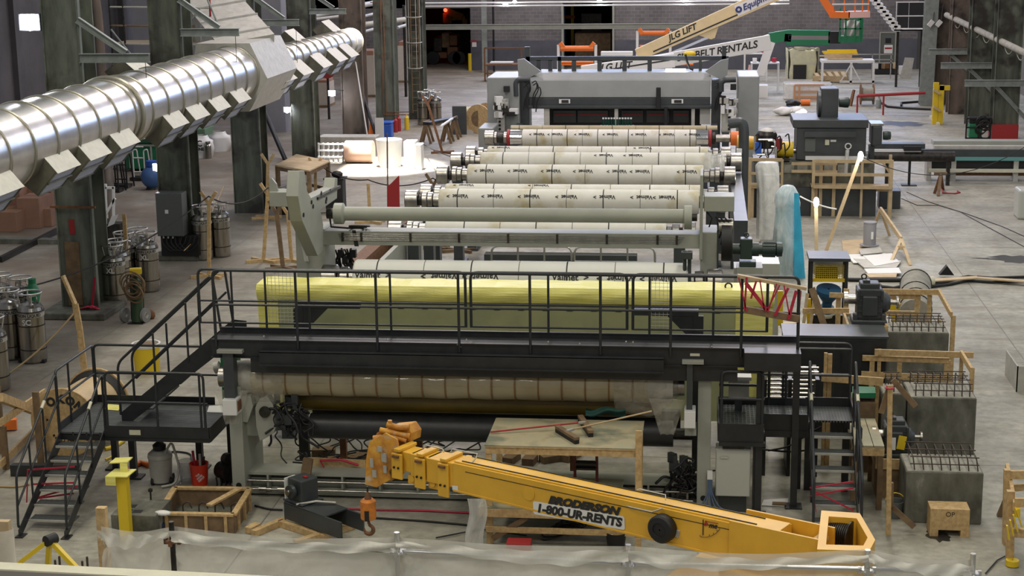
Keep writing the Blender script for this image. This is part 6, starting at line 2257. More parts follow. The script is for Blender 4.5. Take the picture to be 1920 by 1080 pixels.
def prof(rows,Y):
 out=[]
 for yp,xl_,xr_ in rows:
  a,b_=W(xl_,yp,Y=Y),W(xr_,yp,Y=Y)
  out.append((max(a.z,0.0),(a.x+b_.x)/2,(b_.x-a.x)/2,Y))
 return out
t=shroud('wrapped_tower',prof(((447,1418,1458),(400,1420,1461),(350,1420,1461),(312,1417,1460),(304,1422,1458),(302,1438,1440)),45.0),M['filmw'],'narrow upright equipment wrapped in whitish film left of the blue tarp',3)
MB().b(t.location.x-.18,t.location.x+.18,44.85,45.15,0,1.9).build('inner_case',M['elbox'],t)
t=shroud('wrapped_tower',prof(((522,1452,1505),(480,1448,1508),(430,1452,1500),(395,1455,1498),(380,1453,1500),(362,1455,1496),(348,1466,1488),(346,1476,1478)),40.6),M['filmc'],'tall equipment wrapped in crinkled clear film with a blue tarp down its right side',9,.05)
MB().b(t.location.x-.2,t.location.x+.2,40.45,40.75,0,1.9).build('inner_case',M['elbox'],t)
q=[(1492,362),(1501,400),(1504,440),(1509,480),(1508,515),(1486,522),(1493,470),(1494,430),(1490,400)]
c=MB().grid(5,20,lambda u,v:W(1489+u*(9+12*v),362+v*160,Y=40.18+.1*u+.04*math.sin(v*13+u*6)))
c.build('blue_tarp',M['cyan'],t)
Yd=49.6
t=thing('drive_motor','big black drive motor with a tall square duct box on top','motor',W(1560,300,Y=Yd))
c=MB()
a,b_=boxpx(c,1493,1625,240,300,Yd,1.6)
c.build('motor_case',M['machine_dk'],t,bevel=.02)
c=MB()
boxpx(c,1487,1629,225,240,Yd-.08,1.9)
c.build('top_cover',M['machine_dk'],t,bevel=.02)
c=MB()
boxpx(c,1539,1573,166,222,Yd+.6,.8)
c.build('duct_box',M['machine_dk'],t,bevel=.03)
c=MB()
p=W(1539,195,Y=Yd+1)
c.cyl(p+V((-.0,0,0)),p+V((-.1,0,0)),.42,n=26)
c.build('fan_scroll',M['machine_dk'],t)
c=MB()
p=W(1573,192,Y=Yd+1)
c.lathe(p,(1,0,0),[(0,.14),(.18,.16),(.28,.16),(.32,.1),(.33,.01)],18)
c.build('fan_motor',M['greend'],t)
c=MB()
boxpx(c,1508,1605,247,257,Yd-.16,.16)
c.build('vent_hood',M['machine_dk'],t)
c=MB()
boxpx(c,1509,1529,260,284,Yd-.05,.06)
c.build('terminal_cover',M['elboxd'],t)
c=MB()
boxpx(c,1547,1555,262,272,Yd-.06,.08)
c.build('gauge',M['foreb'],t)
c=MB()
boxpx(c,1557,1568,262,266,Yd-.03,.04)
c.build('label_plate',M['white'],t)
p=W(1590,274,Y=Yd)
MB().ring(p+V((0,-.04,0)),(0,1,0),.085,.02,20,8).build('pipe_port',M['white'],t)
MB().tube([p+V((-.02,-.1,-.1)),p+V((-.04,-.12,-.5)),p+V((-.05,-.1,-.85))],.06,10).build('film_hose',M['filmw'],t)
c=MB()
boxpx(c,1510,1625,293,300,Yd-.02,.03)
c.build('lower_slot',M['white'],t)
p=W(1633,255,Y=Yd+.5)
t2=thing('blower','round black blower with a bright rim right of the drive motor','blower',p)
c=MB()
boxpx(c,1634,1655,236,274,Yd+.2,.9)
c.build('scroll_case',M['machine_dk'],t2,bevel=.05)
c=MB()
boxpx(c,1633,1657,232,236,Yd+.2,.9)
c.build('rim',M['steel'],t2)
p=W(1656,254,Y=Yd+.6)
MB().lathe(p,(1,0,0),[(0,.13),(.12,.14),(.22,.12),(.24,.01)],16).build('blower_motor',M['greend'],t2)
c=MB()
boxpx(c,1630,1640,274,305,Yd+.4,.5)
c.build('support_bracket',M['machine_dk'],t2)
c=MB()
a,b_=W(1412,395,Y=Yd-.1),W(1640,303,Y=Yd-.1)
t=thing('drive_foundation','dark concrete foundation block under the drive motor','foundation',((a.x+b_.x)/2,Yd,0))
c.b(a.x,b_.x,Yd-.1,Yd+2,0,b_.z)
c.build('upper_block',M['conc'],t)
MB().b(a.x+.8,b_.x+.05,Yd-.35,Yd-.1,0,W(1500,352,Y=Yd-.3).z).build('lower_step',M['machine_dk'],t)
c=MB()
for k in range(6):
 x=a.x+.9+k*.4
 c.b(x,x+.3,Yd-.13,Yd-.1,b_.z-.35,b_.z-.1)
c.build('grout_pocket',M['concl'],t)
t=thing('gear_drive','colourful gear drive with chrome dome and blue, red and yellow covers','gear drive',W(1450,300,Y=Yd))
p=W(1436,268,Y=Yd+.2)
MB().lathe(p+V((0,-.3,-.1)),(0,0,1),[(0,.32),(.4,.32),(.5,.26),(.56,.12)],24).build('gear_housing',M['darkm'],t)
MB().sphere(p+V((.02,-.3,.34)),.27,18,(1,1,.6)).build('chrome_dome',M['galvm'],t)
c=MB()
boxpx(c,1416,1428,268,288,Yd-.45,.2)
c.build('blue_filter',M['blue'],t)
c=MB()
boxpx(c,1455,1467,260,280,Yd-.35,.2)
c.build('red_valve_block',M['red'],t)
c=MB()
for x,y,w_ in((1422,262,.5),(1440,264,.2),(1446,275,.15),(1420,290,.3)):
 q=W(x,y,Y=Yd-.5)
 c.tube(rail_path([q,q+V((w_,0,0)),q+V((w_,0,-.4))],.01,.1),.03,6)
c.build('chrome_pipe',M['chrome'],t)
c=MB()
for k in range(8):
 q=W(1416+k*8,255+(k*13)%30,Y=Yd-.45)
 c.tube(rail_path([q,q+V((.1,0,.1)),q+V((.15,0,-.3)),q+V((0,0,-.45))],.01,.1),.022,5)
c.build('black_hose',M['black'],t)
p=W(1468,278,Y=Yd+.3)
MB().lathe(W(1456,280,Y=Yd+.3),(1,0,0),[(0,.02),(0,.24),(.5,.24),(.5,.02)],22).build('coupling_guard',M['yelw'],t)
MB().lathe(W(1382,268,Y=Yd+.3),(1,0,0),[(0,.02),(0,.24),(.5,.2),(.5,.02)],22).build('coupling_guard',M['yel'],t)
MB().cyl(W(1483,282,Y=Yd+.3),W(1496,282,Y=Yd+.3),.09,n=14).build('shaft',M['steel'],t)
MB().b(W(1412,300,Y=Yd).x,W(1480,300,Y=Yd).x,Yd-.1,Yd+.7,W(1412,303,Y=Yd).z,W(1412,296,Y=Yd).z).build('base_plate',M['darkm'],t)
def staging(label,boards,posts,Y,m_='woodl'):
 t=thing('timber_staging',label,'staging',W((boards[0][0]+boards[0][2])/2,400,Y=Y).xy.to_3d())
 for x0p,y0p,x1p,y1p,h,*r in boards:
  dy=r[0]if r else 0
  MB().beam(W(x0p,y0p,Y=Y+dy),W(x1p,y1p,Y=Y+dy),r[1]if len(r)>1 else .05,h).build('board',M[m_],t)
 for xp,ytp,w_,*r in posts:
  dy=r[0]if r else 0
  a=W(xp,ytp,Y=Y+dy)
  MB().b(a.x-w_/2,a.x+w_/2,Y+dy-.03,Y+dy+.03,0,a.z).build('post',M[m_],t)
 return t
staging('timber staging with handrail in front of the black drive motor',[(1526,302,1675,303,.1),(1526,327,1673,328,.09),(1520,347,1672,349,.04,.2,.6),(1525,350,1672,352,.1,-.1),(1484,307,1570,307,.08,.2),(1484,321,1570,322,.08,.2),(1618,355,1672,356,.1,.3),(1653,302,1671,328,.06,.3)],[(1526,300,.09),(1617,305,.07),(1672,300,.11),(1670,290,.09,.6),(1540,301,.1,.2),(1565,302,.1,.2),(1530,352,.1,.15)],49.0)
staging('narrow timber staging left of the whitish wrapped tower',[(1404,299,1467,300,.1),(1404,325,1467,326,.07),(1404,345,1467,347,.07),(1404,350,1420,350,.1,.2)],[(1404,298,.16),(1467,299,.07),(1411,345,.1,.3)],48.6)
tag(MB().b(W(1408,380,Y=48.9).x,W(1420,380,Y=48.9).x,48.9,49.3,0,W(1410,352,Y=48.9).z).build('dark_case',M['black']),'black case under the narrow timber staging','case')
a,b_=W(1648,392,Y=50.6),W(1672,358,Y=50.6)
tag(MB().b(a.x,W(1688,390,Y=50.6).x,50.6,51.2,0,b_.z).build('dark_cabinet',M['machine_dk'],bevel=.02),'dark floor cabinet under the right end of the staging','cabinet')
t=thing('black_case','black tool case with silver latches below the grey box arm','case',W(1385,400,Y=44))
c=MB()
a,b_=boxpx(c,1378,1392,378,396,47.2,.35,z0=0)
c.build('case_body',M['black'],t)
MB().b(a.x,b_.x,47.18,47.2,b_.z-.1,b_.z-.05).build('latch',M['chrome'],t)
t=thing('steel_prop','thin dark steel prop with base plate carrying the long shafts','prop',W(1704,348,z=0))
p=W(1704,348,z=0)
q=W(1705,300,Y=p.y)
c=MB().b(p.x-.04,p.x+.04,p.y-.04,p.y+.04,0,q.z)
c.b(p.x-.25,p.x+.25,p.y-.15,p.y+.15,0,.03)
c.b(p.x-.1,p.x+.3,p.y-.1,p.y+.1,q.z,q.z+.12)
c.build('post',M['black'],t)
Yv=55.2
t=thing('shaft_line','long dark drive shaft with trays running to the right edge','shaft',W(1750,300,Y=Yv))
c=MB()
p,q=W(1620,293,Y=Yv),W(1790,292,Y=Yv)
c.cyl(p,(q.x,Yv,p.z),.17,n=18)
c.build('shaft',M['darkm'],t)
c=MB()
boxpx(c,1638,1735,270,279,Yv,.5)
c.build('tray',M['machine_dk'],t)
c=MB()
boxpx(c,1640,1727,281,285,Yv-.1,.05)
c.build('bright_edge',M['white'],t)
c=MB()
boxpx(c,1695,1728,275,283,Yv-.2,.3)
c.build('dark_box',M['black'],t)
c=MB()
boxpx(c,1650,1708,296,301,Yv-.1,.1)
c.build('teal_strip',mat('teal_paint',(.12,.30,.28),.5),t)
for x in(1665,1780):
 a=W(x,296,Y=Yv)
 MB().b(a.x-.06,a.x+.06,Yv+.1,Yv+.22,0,a.z-.02).build('leg',M['darkm'],t)
Yv=56.4
t=thing('conveyor_table','long conveyor table with teal stripe and pale rails at the right edge','conveyor',W(1840,345,Y=Yv))
for x0p,x1p,y0p,y1p,dy,dd,m_ in((1750,1935,265,273,.3,.6,'machine'),(1752,1935,274,280,0,.3,'galvm'),(1727,1935,281,295,-.1,.2,'machine_dk'),(1745,1935,295,301,-.15,.2,'teal'),(1745,1935,302,316,0,.1,'black'),(1742,1935,318,323,-.2,.15,'foreb'),(1775,1935,324,329,.1,.1,'rust')):
 c=MB()
 boxpx(c,x0p,x1p,y0p,y1p,Yv+dy,dd)
 c.build('long_rail',MATS['teal_paint']if m_=='teal' else M[m_],t)
for x in(1742,1788,1905):
 a=W(x,300,Y=Yv)
 MB().b(a.x-.08,a.x+.08,Yv-.1,Yv+.5,0,a.z).build('leg',M['galvm'],t)
t=thing('sawhorse','short sawhorse wrapped with red cord in front of the conveyor table','sawhorse',W(1758,365,z=0))
tp=W(1764,326,Y=53.6)
for f,m_ in(((1752,363),'rust'),((1759,368),'woodd'),((1768,355),'rust')):
 MB().beam(tp,W(*f,z=0),.09,.07,up=(0,1,0)).build('leg',M[m_],t)
MB().beam(tp+V((-.2,0,0)),tp+V((.2,.1,0)),.1,.1).build('top_rail',M['woodd'],t)
tag(MB().tube([W(x,y,z=.02)for x,y in((1765,350),(1768,362),(1790,363),(1800,361),(1795,358))],.025,6).build('red_hose',M['red']),'red hose lying on the floor by the short sawhorse','hose')
tag(MB().tube(sag(W(1608,290,Y=46),W(1930,270,Y=50),.75,24),.012,5).build('overhead_cable',M['cable']),'black cable slung from the leaning lamp pole to the right edge','cable')
for pts,lab in((((1690,372),(1720,385),(1760,385),(1800,397),(1860,430),(1925,465)),'thin cable trailing over the right floor from the dark cabinet'),(((1700,360),(1740,378),(1810,400),(1880,425),(1925,445)),'second thin cable trailing over the right floor')):
 tag(MB().tube([W(x,y,z=.012)for x,y in pts],.012,5).build('floor_cable',M['cable']),lab,'cable')
dk=mat('damp_concrete',(.035,.032,.028),.35)
def blob(px,py,rx_,ry_,seed,lab):
 random.seed(seed)
 c0=W(px,py,z=.004)
 pts=[c0+V((math.cos(2*PI*k/22)*rx_*(1+.35*random.uniform(-1,1)),math.sin(2*PI*k/22)*ry_*(1+.3*random.uniform(-1,1)),0))for k in range(22)]
 tag(MB().add(pts,[list(range(22))]).build('oil_stain',dk),lab,'stain')
blob(1912,486,.75,.55,1,'large dark oil stain on the floor at the right edge')
blob(1690,232,.9,.9,2,'dark oil stain on the floor beyond the drive motor')
blob(1760,1003,.16,.25,4,'small damp stain on the floor by the small wooden box')
blob(1838,484,.2,.06,5,'tiny dark streak on the floor left of the large stain')
t=thing('grey_machine_cover','grey rounded machine cover cut by the right edge','cover',W(1915,400,z=0))
c=MB()
boxpx(c,1909,1945,357,398,48.9,.8,z0=0)
c.build('cover',M['elbox'],t,bevel=.06)
t=thing('sheet_box','open sheet metal tray cut by the right edge','tray',W(1915,735,z=0))
c=MB()
a=W(1905,735,z=0)
c.prism([(a.x,a.y,0),(a.x,a.y,.5),(a.x,a.y+.02,.5),(a.x,a.y+.02,0)],(.9,0,0))
c.b(a.x,a.x+.02,a.y,a.y+1.2,0,.5)
c.build('tray_side',M['galvm'],t)
Yz=22.0
t=thing('timber_trestle','timber trestle wrapped with yellow tape at the lower right edge','trestle',W(1895,1050,z=0))
for p,q,w_,h_,m_ in(((1893,1055),(1895,920),.1,.1,'wood'),((1885,1020),(1888,880),.08,.1,'wood'),((1874,968),(1890,930),.08,.08,'woodd')):
 a_=W(*p,z=0)
 MB().beam(a_,W(*q,Y=a_.y),w_,h_,up=(0,1,0)).build('leg',M[m_],t)
for p,q,d0,d1,w_,h_ in(((1883,890),(1930,890),.5,.5,.05,.12),((1888,875),(1903,950),1.2,-.4,.05,.12),((1884,916),(1930,912),.6,.6,.05,.1),((1903,942),(1935,942),-.4,-.4,.05,.12),((1898,998),(1935,1000),-.4,-.4,.08,.12)):
 MB().beam(W(*p,Y=Yz+d0),W(*q,Y=Yz+d1),w_,h_).build('rail',M['wood'],t)
c=MB()
for k in range(4):
 c.beam(W(1888+k*6,985-k*10,Y=Yz-.5),W(1892+k*8,1012-k*8,Y=Yz-.5),.02,.05,up=(0,1,0))
c.beam(W(1903,960,Y=Yz-.45),W(1912,960,Y=Yz-.45),.1,.12)
c.build('yellow_tape',M['yelw'],t)
p=W(1898,1056,z=.04)
MB().lathe(p,(0,0,1),[(-.03,.09),(.05,.09),(.05,.01)],16).build('tape_roll',M['yelw'],t)
tag(MB().tube([W(x,y,z=.02)for x,y in((1848,1075),(1870,1050),(1890,1040))],.01,5).build('floor_cable',M['cable']),'thin wire on the floor left of the timber trestle','wire')
# gas cylinders
proto=thing('gas_cylinder','stainless cylinder','gas cylinder',(0,0,0))
R_=.27
MB().lathe((0,0,0),(0,0,1),[(0,.01),(0.0,R_*.9),(.04,R_),(1.10,R_),(1.17,R_*.93),(1.23,R_*.7),(1.27,R_*.3),(1.28,.01)],32).build('tank',M['stain'],proto)
c=MB()
for z in(.28,.78,1.08):
 c.lathe((0,0,0),(0,0,1),[(z,R_+.006),(z+.02,R_+.006)],32)
c.build('hoop',M['darkm'],proto)
MB().lathe((0,0,0),(0,0,1),[(.98,R_+.004),(1.06,R_+.004)],32).build('label_band',M['galvm'],proto)
tb=MB()
vs,fs=text_mesh('ARGON LIQUID',.085,.003)
tb.add([(math.sin(p.x/R_)*(R_+.008),-math.cos(p.x/R_)*(R_+.008),1.02+p.y)for p in vs],fs)
tb.build('band_lettering',M['ink'],proto)
c=MB()
c.ring((0,0,1.46),(0,0,1),R_*.9,.02,28,6)
for k in range(4):
 a=k*PI/2+.5
 c.cyl((math.cos(a)*R_*.7,math.sin(a)*R_*.7,1.2),(math.cos(a)*R_*.9,math.sin(a)*R_*.9,1.46),.014,n=6)
c.build('guard_ring',M['galv'],proto)
c=MB()
c.cyl((0,0,1.27),(0,0,1.42),.03,n=8)
c.tube([(0,0,1.36),(.12,.05,1.38),(.13,.06,1.28)],.014,5)
c.tube([(0,0,1.33),(-.12,.03,1.35),(-.14,.05,1.26)],.014,5)
c.cyl((.02,-.1,1.38),(.02,-.13,1.38),.035,n=10)
c.build('valve',M['steel'],proto)
PR={'':proto}
for wd in('SC','XL'):
 tb=MB()
 on_cyl(tb,wd,.15,0,0,0,0,R_+.002,bold=.006)
 tb=MB()
 vs,fs=text_mesh(wd,.16,.006)
 tb.add([(math.sin(p.x/R_)*(R_+.006),-math.cos(p.x/R_)*(R_+.006),.88+p.y)for p in vs],fs)
 pr=copy_tree(proto)
 COLD=tb.build('white_lettering',M['white'],proto)
 COLD.parent=pr
 KIDS[pr.name]=kids(pr)
 PR[wd]=pr
KIDS[proto.name]=[k for k in kids(proto)]
ALLT=[(54,545,'SC','steel gas cylinder marked SC at the near corner of the left edge cluster'),(12,540,'','steel gas cylinder left of the one marked SC at the left edge'),(36,517,'','steel gas cylinder behind the one marked SC at the left edge'),(-2,511,'','rearmost steel gas cylinder of the left edge cluster'),(-18,590,'','steel gas cylinder cut by the left edge'),(210,456,'XL','steel gas cylinder marked XL just right of the nearest column'),(219,447,'','steel gas cylinder directly behind the left one marked XL'),(231,433,'','steel gas cylinder behind the leaning stake near the nearest column'),(267,433,'XL','steel gas cylinder marked XL farthest right behind the hand truck'),(256,426,'','rearmost steel gas cylinder behind the hand truck'),(376,383,'','steel gas cylinder beside the electrical cabinet, left of two'),(404,379,'','steel gas cylinder beside the electrical cabinet, right of two'),(816,171,'','shiny gas cylinder beside the caged ladder column, right of three'),(795,171,'','shiny gas cylinder beside the caged ladder column, left of three'),(804,167,'','shiny gas cylinder beside the caged ladder column, at the back of three')]
pos={}
for px,py,wd,lab in ALLT:
 p=W(px,py,z=1.5)
 p.z=0
 for q in pos.values():
  d=p-q
  if 0<d.length<.56:
   p=q+d.normalized()*.565
 pos[lab]=p
 grp='gas cylinders at the left edge' if px<100 else('gas cylinders behind the hand truck' if px<300 else('gas cylinders by the electrical cabinet' if px<500 else 'gas cylinders by the ladder column'))
 place(PR[wd],USED,p,random.uniform(-.2,.2)if not wd else .05,lab,grp)
for pr in PR.values():
 if pr.name not in USED:
  for k in kids(pr):
   bpy.data.objects.remove(k)
  bpy.data.objects.remove(pr)
for(x0p,y0p,x1p),lab in(((38,678,92),'dark low pallet under the cylinders at the left edge'),((190,572,232),'dark low pallet under the near cylinder marked XL'),((372,478,428),'dark low pallet beside the electrical cabinet')):
 a,b_=W(x0p,y0p,z=0),W(x1p,y0p-2,z=0)
 tag(MB().b(a.x,b_.x,a.y-.1,a.y+.02,0,.07).build('pallet_edge',M['black']),lab,'pallet')
p=W(258,604,z=0)
t=thing('hand_truck','two-wheeled hand truck carrying green gas bottle with coiled hoses','hand truck',p)
c=MB()
for dx in(-.14,.14):
 c.tube([p+V((dx,.02,.05)),p+V((dx-.02,.2,1.25))],.02,7)
for z in(.3,.7,1.2):
 c.tube([p+V((-.14,.02+.15*z,z)),p+V((.13,.02+.15*z,z))],.015,6)
c.b(p.x-.16,p.x+.2,p.y-.22,p.y+.05,0,.02)
c.build('frame',M['darkm'],t)
MB().lathe(p+V((.02,-.05,.02)),(0,.12,1),[(0,.01),(0,.13),(.95,.13),(1.05,.09),(1.12,.03),(1.2,.03),(1.2,.01)],22).build('green_bottle',mat('dark_green_bottle',(.025,.055,.025),.4),t)
for dx in(-.22,.26):
 q=p+V((dx-.06,-.02,.17))
 w_=MB().lathe(q,(1,-.3,0),[(-.035,.05),(-.035,.165),(.035,.165),(.035,.05)],24)
 o=w_.build('wheel',M['cableg'],t)
 MB().lathe(q-V((.04,0,0)),(1,-.3,0),[(0,.01),(0,.07),(.08,.07)],16).build('hub',M['white'],o)
random.seed(4)
c=MB()
for k in range(9):
 q=p+V((.03+random.uniform(-.06,.1),-.12-.02*k,.85+random.uniform(-.15,.15)))
 c.ring(q,(random.uniform(-.3,.3),1,random.uniform(-.3,.3)),.22+random.uniform(-.06,.08),.017,22,5)
c.build('coiled_hose',M['woodd'],t)
c=MB()
c.bc(p+V((.05,-.05,1.2)),(.26,.2,.12),.3)
c.build('yellow_bag',M['yelw'],t)
tag(MB().sphere(W(282,590,z=.1),.12,10,(1,.7,1.1)).build('red_bag',M['rust']),'crumpled rust-red bag right of the hand truck','bag')
Ye=41.45
a,b_=W(299,441,Y=Ye),W(343,361,Y=Ye)
t=thing('electrical_cabinet','dark grey wall-style electrical cabinet mounted on the second left column','cabinet',(a.x,Ye,0))
MB().b(a.x,b_.x,Ye-.15,Ye+.3,a.z,b_.z).build('body',M['elboxd'],t,bevel=.01)
d_=MB().b(a.x+.02,b_.x-.02,Ye-.17,Ye-.15,a.z+.02,b_.z-.02).build('cabinet_door',M['elboxd'],t)
MB().b(a.x+.25,a.x+.34,Ye-.18,Ye-.17,a.z+.62,a.z+.72).build('label_plate',M['white'],d_)
c=MB()
c.b(a.x+.03,b_.x+.35,Ye+.0,Ye+.25,0.16,a.z)
c.build('lower_frame',M['black'],t)
c=MB()
for k in range(5):
 x=a.x+.1+k*.12
 c.tube(rail_path([(x,Ye-.05,a.z),(x,Ye-.12,a.z-.2),(x+.25,Ye-.12,a.z-.45),(x+.5,Ye-.12,a.z-.2),(x+.55,Ye-.1,a.z)],.01,.15),.02,5)
c.build('looped_cable',M['cable'],t)
c=MB()
for k in range(3):
 c.cyl((a.x+.13+k*.13,Ye-.06,a.z-.07),(a.x+.13+k*.13,Ye-.06,a.z),.025,n=8)
c.build('cable_gland',M['white'],t)
def ystand(label,bx,by,tx,ty,Y=None,foot=True,m_='wood',arms=True,w_=.09):
 a=W(bx,by,z=0)
 if Y:
  a=V((W(bx,by,Y=Y).x,Y,0))
 b2=W(tx,ty,Y=a.y)
 t=thing('cable_stand',label,'timber stand',a,'timber stands that hold up cables')
 MB().beam(a,b2-V((0,0,.12)),w_,.05,up=(0,1,0)).build('post',M[m_],t)
 if arms:
  for s_ in(-1,1):
   MB().beam(b2-V((0,0,.2)),b2+V((s_*.2,0,.12)),.08,.045,up=(0,1,0)).build('fork_arm',M[m_],t)
 if foot:
  for d in(V((.42,.2,0)),V((-.38,.25,0))):
   MB().beam(a-d+V((0,0,.04)),a+d+V((0,0,.04)),.08,.08).build('foot',M[m_],t)
 return b2
Ypts={}
Ypts['a']=ystand('tall timber Y-stand with crossed feet right of the electrical cabinet',392,520,391,368)
Ypts['b']=ystand('timber Y-stand at the left of the plywood-topped stand',494,491,502,352)
Ypts['c']=ystand('dark-stained timber stand left of the forked grey frame',531,505,518,385,m_='woodd',w_=.11)
Ypts['d']=ystand('short timber stand close against the forked grey frame',547,491,539,388)
Ypts['e']=ystand('timber Y-stand rising above the near edge of the plywood top',592,395,591,303)
Ypts['f']=ystand('timber Y-stand left behind the plywood top',500,410,502,296)
Ypts['g']=ystand('single timber post left of the red plate',694,418,690,337,arms=False)
Ypts['h']=ystand('timber Y-stand in front of the bearing ends, left one',812,430,812,334,Y=43.6,m_='woodd')
Ypts['i']=ystand('timber V-stand in front of the bearing ends, right one',859,420,859,326,Y=43.2,m_='woodd')
Ypts['j']=ystand('orange-brown slanting timber stand in front of the far gas cylinders',830,287,801,185,Y=None,m_='rust')
Ypts['k']=ystand('leaning timber stake behind the hand truck near cylinders',243,560,232,392,foot=False,arms=False)
for p,q,d,lab in((W(20,545,z=1.3),Ypts['a'],.35,'cable slung from the left cylinders to the tall Y-stand'),(Ypts['a'],Ypts['b'],.3,'cable slung between the tall Y-stand and the plywood stand'),(Ypts['b'],Ypts['e'],.25,'cable slung in front of the plywood-topped stand'),(Ypts['e'],Ypts['g'],.2,'cable slung from the plywood stand to the single post'),(Ypts['g'],Ypts['h'],.2,'cable slung past the red plate'),(Ypts['h'],Ypts['i'],.15,'tan rope between the two stands by the bearing ends'),(W(790,268,z=.3),W(885,303,Y=44),.1,'twin cable running to the far bearing ends')):
 tag(MB().tube(sag(p,q,d),.018,5).build('slung_cable',M['cable']),lab,'cable')
tag(MB().tube(sag(W(10,704,z=.1),W(142,583,Y=31.4),.1),.02,5).build('tan_rope',M['rope']),'tan rope strung to the tall bent stake at left','rope')
tag(MB().tube(sag(W(345,470,Y=41),W(420,350,Y=44),.2),.015,5).build('tan_rope',M['rope']),'tan rope from the electrical cabinet to the tall Y-stand','rope')
zt=1.55
q=[W(516,312,z=zt),W(580,322,z=zt),W(619,304,z=zt),W(556,291,z=zt)]
t=thing('plywood_stand','tall timber stand with pale plywood top left of the machine','stand',(sum((p.x for p in q))/4,sum((p.y for p in q))/4,0))
MB().slab(q,.04).build('top_sheet',M['woodl'],t)
cen=sum(q,V())/4
for p in q:
 r=p+(cen-p)*.08
 MB().b(r.x-.06,r.x+.06,r.y-.06,r.y+.06,0,zt-.005).build('leg',M['woodd'],t)
for k in range(4):
 a,b_=q[k]+(cen-q[k])*.08,q[(k+1)%4]+(cen-q[(k+1)%4])*.08
 for z in(zt-.08,.7):
  MB().beam((a.x,a.y,z),(b_.x,b_.y,z),.04,.1).build('cross_rail',M['woodd'],t)
random.seed(14)
for k,lab in enumerate(('black equipment case under the plywood-topped stand','dark tool chest under the plywood-topped stand','silver case under the plywood-topped stand')):
 p=cen+V((-.6+.6*k,.2*k-.2,0))
 tag(MB().bc((p.x,p.y,.26),(.45,.4,.5),.2*k).build('tool_case',M[('black','darkm','galvm')[k]],bevel=.02),lab,'case')
p=W(632,400,z=0)
t=thing('tool_trolley','black wheeled tool trolley right of the plywood-topped stand','trolley',p)
MB().b(p.x-.35,p.x+.2,p.y,p.y+.5,.12,1.05).build('trolley_body',M['black'],t,bevel=.02)
MB().b(p.x-.4,p.x+.25,p.y-.03,p.y+.53,1.05,1.1).build('trolley_top',M['darkm'],t)
MB().sphere(p+V((-.0,.2,1.2)),.16,10,(1.2,1,.7)).build('motor_on_top',M['black'],t)
for dx in(-.3,.15):
 MB().cyl(p+V((dx,.05,.06)),p+V((dx+.04,.05,.06)),.06,n=12).build('castor',M['black'],t)
pts=[W(x,y,Y=41.5)for x,y in((726,351),(748,329),(748,392),(726,392))]
lo=[V((p.x,p.y,0))for p in(pts[2],pts[3])]
t=MB().prism([pts[0],pts[1],lo[0],lo[1]],(0,.05,0)).build('red_plate',M['red'])
tag(t,'upright red steel plate with slanted top behind the grey tube','plate')
tag(MB().cyl(V((W(726,420,Y=41.8).x,41.8,0)),W(726,250,Y=41.8),.02,n=6).build('thin_pole',M['rust']),'thin brown pole standing beside the red plate','pole')
Yg2=57.5
def bxp(name,mat_,x0,x1,yt,yb,Y,d,label,cat,bevel=.02,z0=None):
 a,b_=W(x0,yb,Y=Y),W(x1,yt,Y=Y)
 return tag(MB().b(a.x,b_.x,Y,Y+d,max(a.z,0)if z0 is None else z0,b_.z).build(name,M[mat_]if isinstance(mat_,str)else mat_,bevel=bevel),label,cat)
p=W(673,308,z=0)
t=thing('wrapped_coil','fat tan cylinder lying in the glaring light patch','cylinder',p)
a,b_=W(648,290,Y=p.y+.4),W(700,292,Y=p.y+.4)
MB().lathe((a.x,p.y+.42,.42),(1,0,0),[(0,.02),(0,.40),(.03,.42),(b_.x-a.x,.42),(b_.x-a.x,.02)],30).build('coil_body',mat('pinkish_tan_wrap',(.5,.33,.25),.6),t)
bxp('long_crate','galvm',596,704,257,268,63.2,.9,'long grey crate lying behind the white lattice frame','crate',z0=0)
t=thing('lattice_gate','white lattice frame standing at the left of the glaring patch','frame',W(620,305,Y=60))
for k in range(6):
 a=W(598+k*9,300,Y=60)
 MB().b(a.x-.03,a.x+.03,60,60.06,0,W(600,268,Y=60).z).build('upright',M['white'],t)
for y in(270,282,294):
 a,b_=W(596,y,Y=60),W(646,y,Y=60)
 MB().b(a.x,b_.x,59.97,60.0,a.z-.03,a.z+.03).build('cross_bar',M['white'],t)
t=thing('white_bin','tall white bin blown out by the lamp in the glaring patch','bin',W(727,315,z=0))
p=W(727,315,z=0)
MB().lathe((p.x,p.y+.4,0),(0,0,1),[(0,.02),(0,.42),(1.02,.5),(1.02,.46),(.9,.42),(.9,.01)],8).build('bin_body',M['white'],t)
bxp('white_cabinet','white',757,777,266,304,58.5,.7,'white cabinet right of the tall white bin','cabinet',z0=0)
bxp('white_cabinet','white',779,790,271,302,58.2,.5,'narrow white panel box at the right end of the glaring patch','cabinet',z0=0)
p=W(697,257,z=0)
t=thing('traffic_cone','orange traffic cone left of the blue bin','cone',p)
MB().lathe(p,(0,0,1),[(.03,.18),(.6,.05),(.62,.04),(.68,.03),(.68,.01)],18).build('cone',M['orange'],t)
MB().bc(p+V((0,0,.015)),(.42,.42,.03)).build('cone_base',M['black'],t)
a=W(705,260,z=0)
t=thing('blue_bin','blue plastic bin at the foot of the pale green column','bin',a)
b_=W(733,229,Y=a.y)
MB().b(a.x,b_.x,a.y,a.y+.6,0,b_.z-.08).build('bin_body',M['blue'],t,bevel=.06)
MB().b(a.x-.03,b_.x+.03,a.y-.03,a.y+.63,b_.z-.08,b_.z).build('bin_lid',M['blue'],t,bevel=.03)
bxp('notice_board','white',703,719,221,232,66.6,.03,'white notice board behind the blue bin','sign',bevel=0,z0=0)
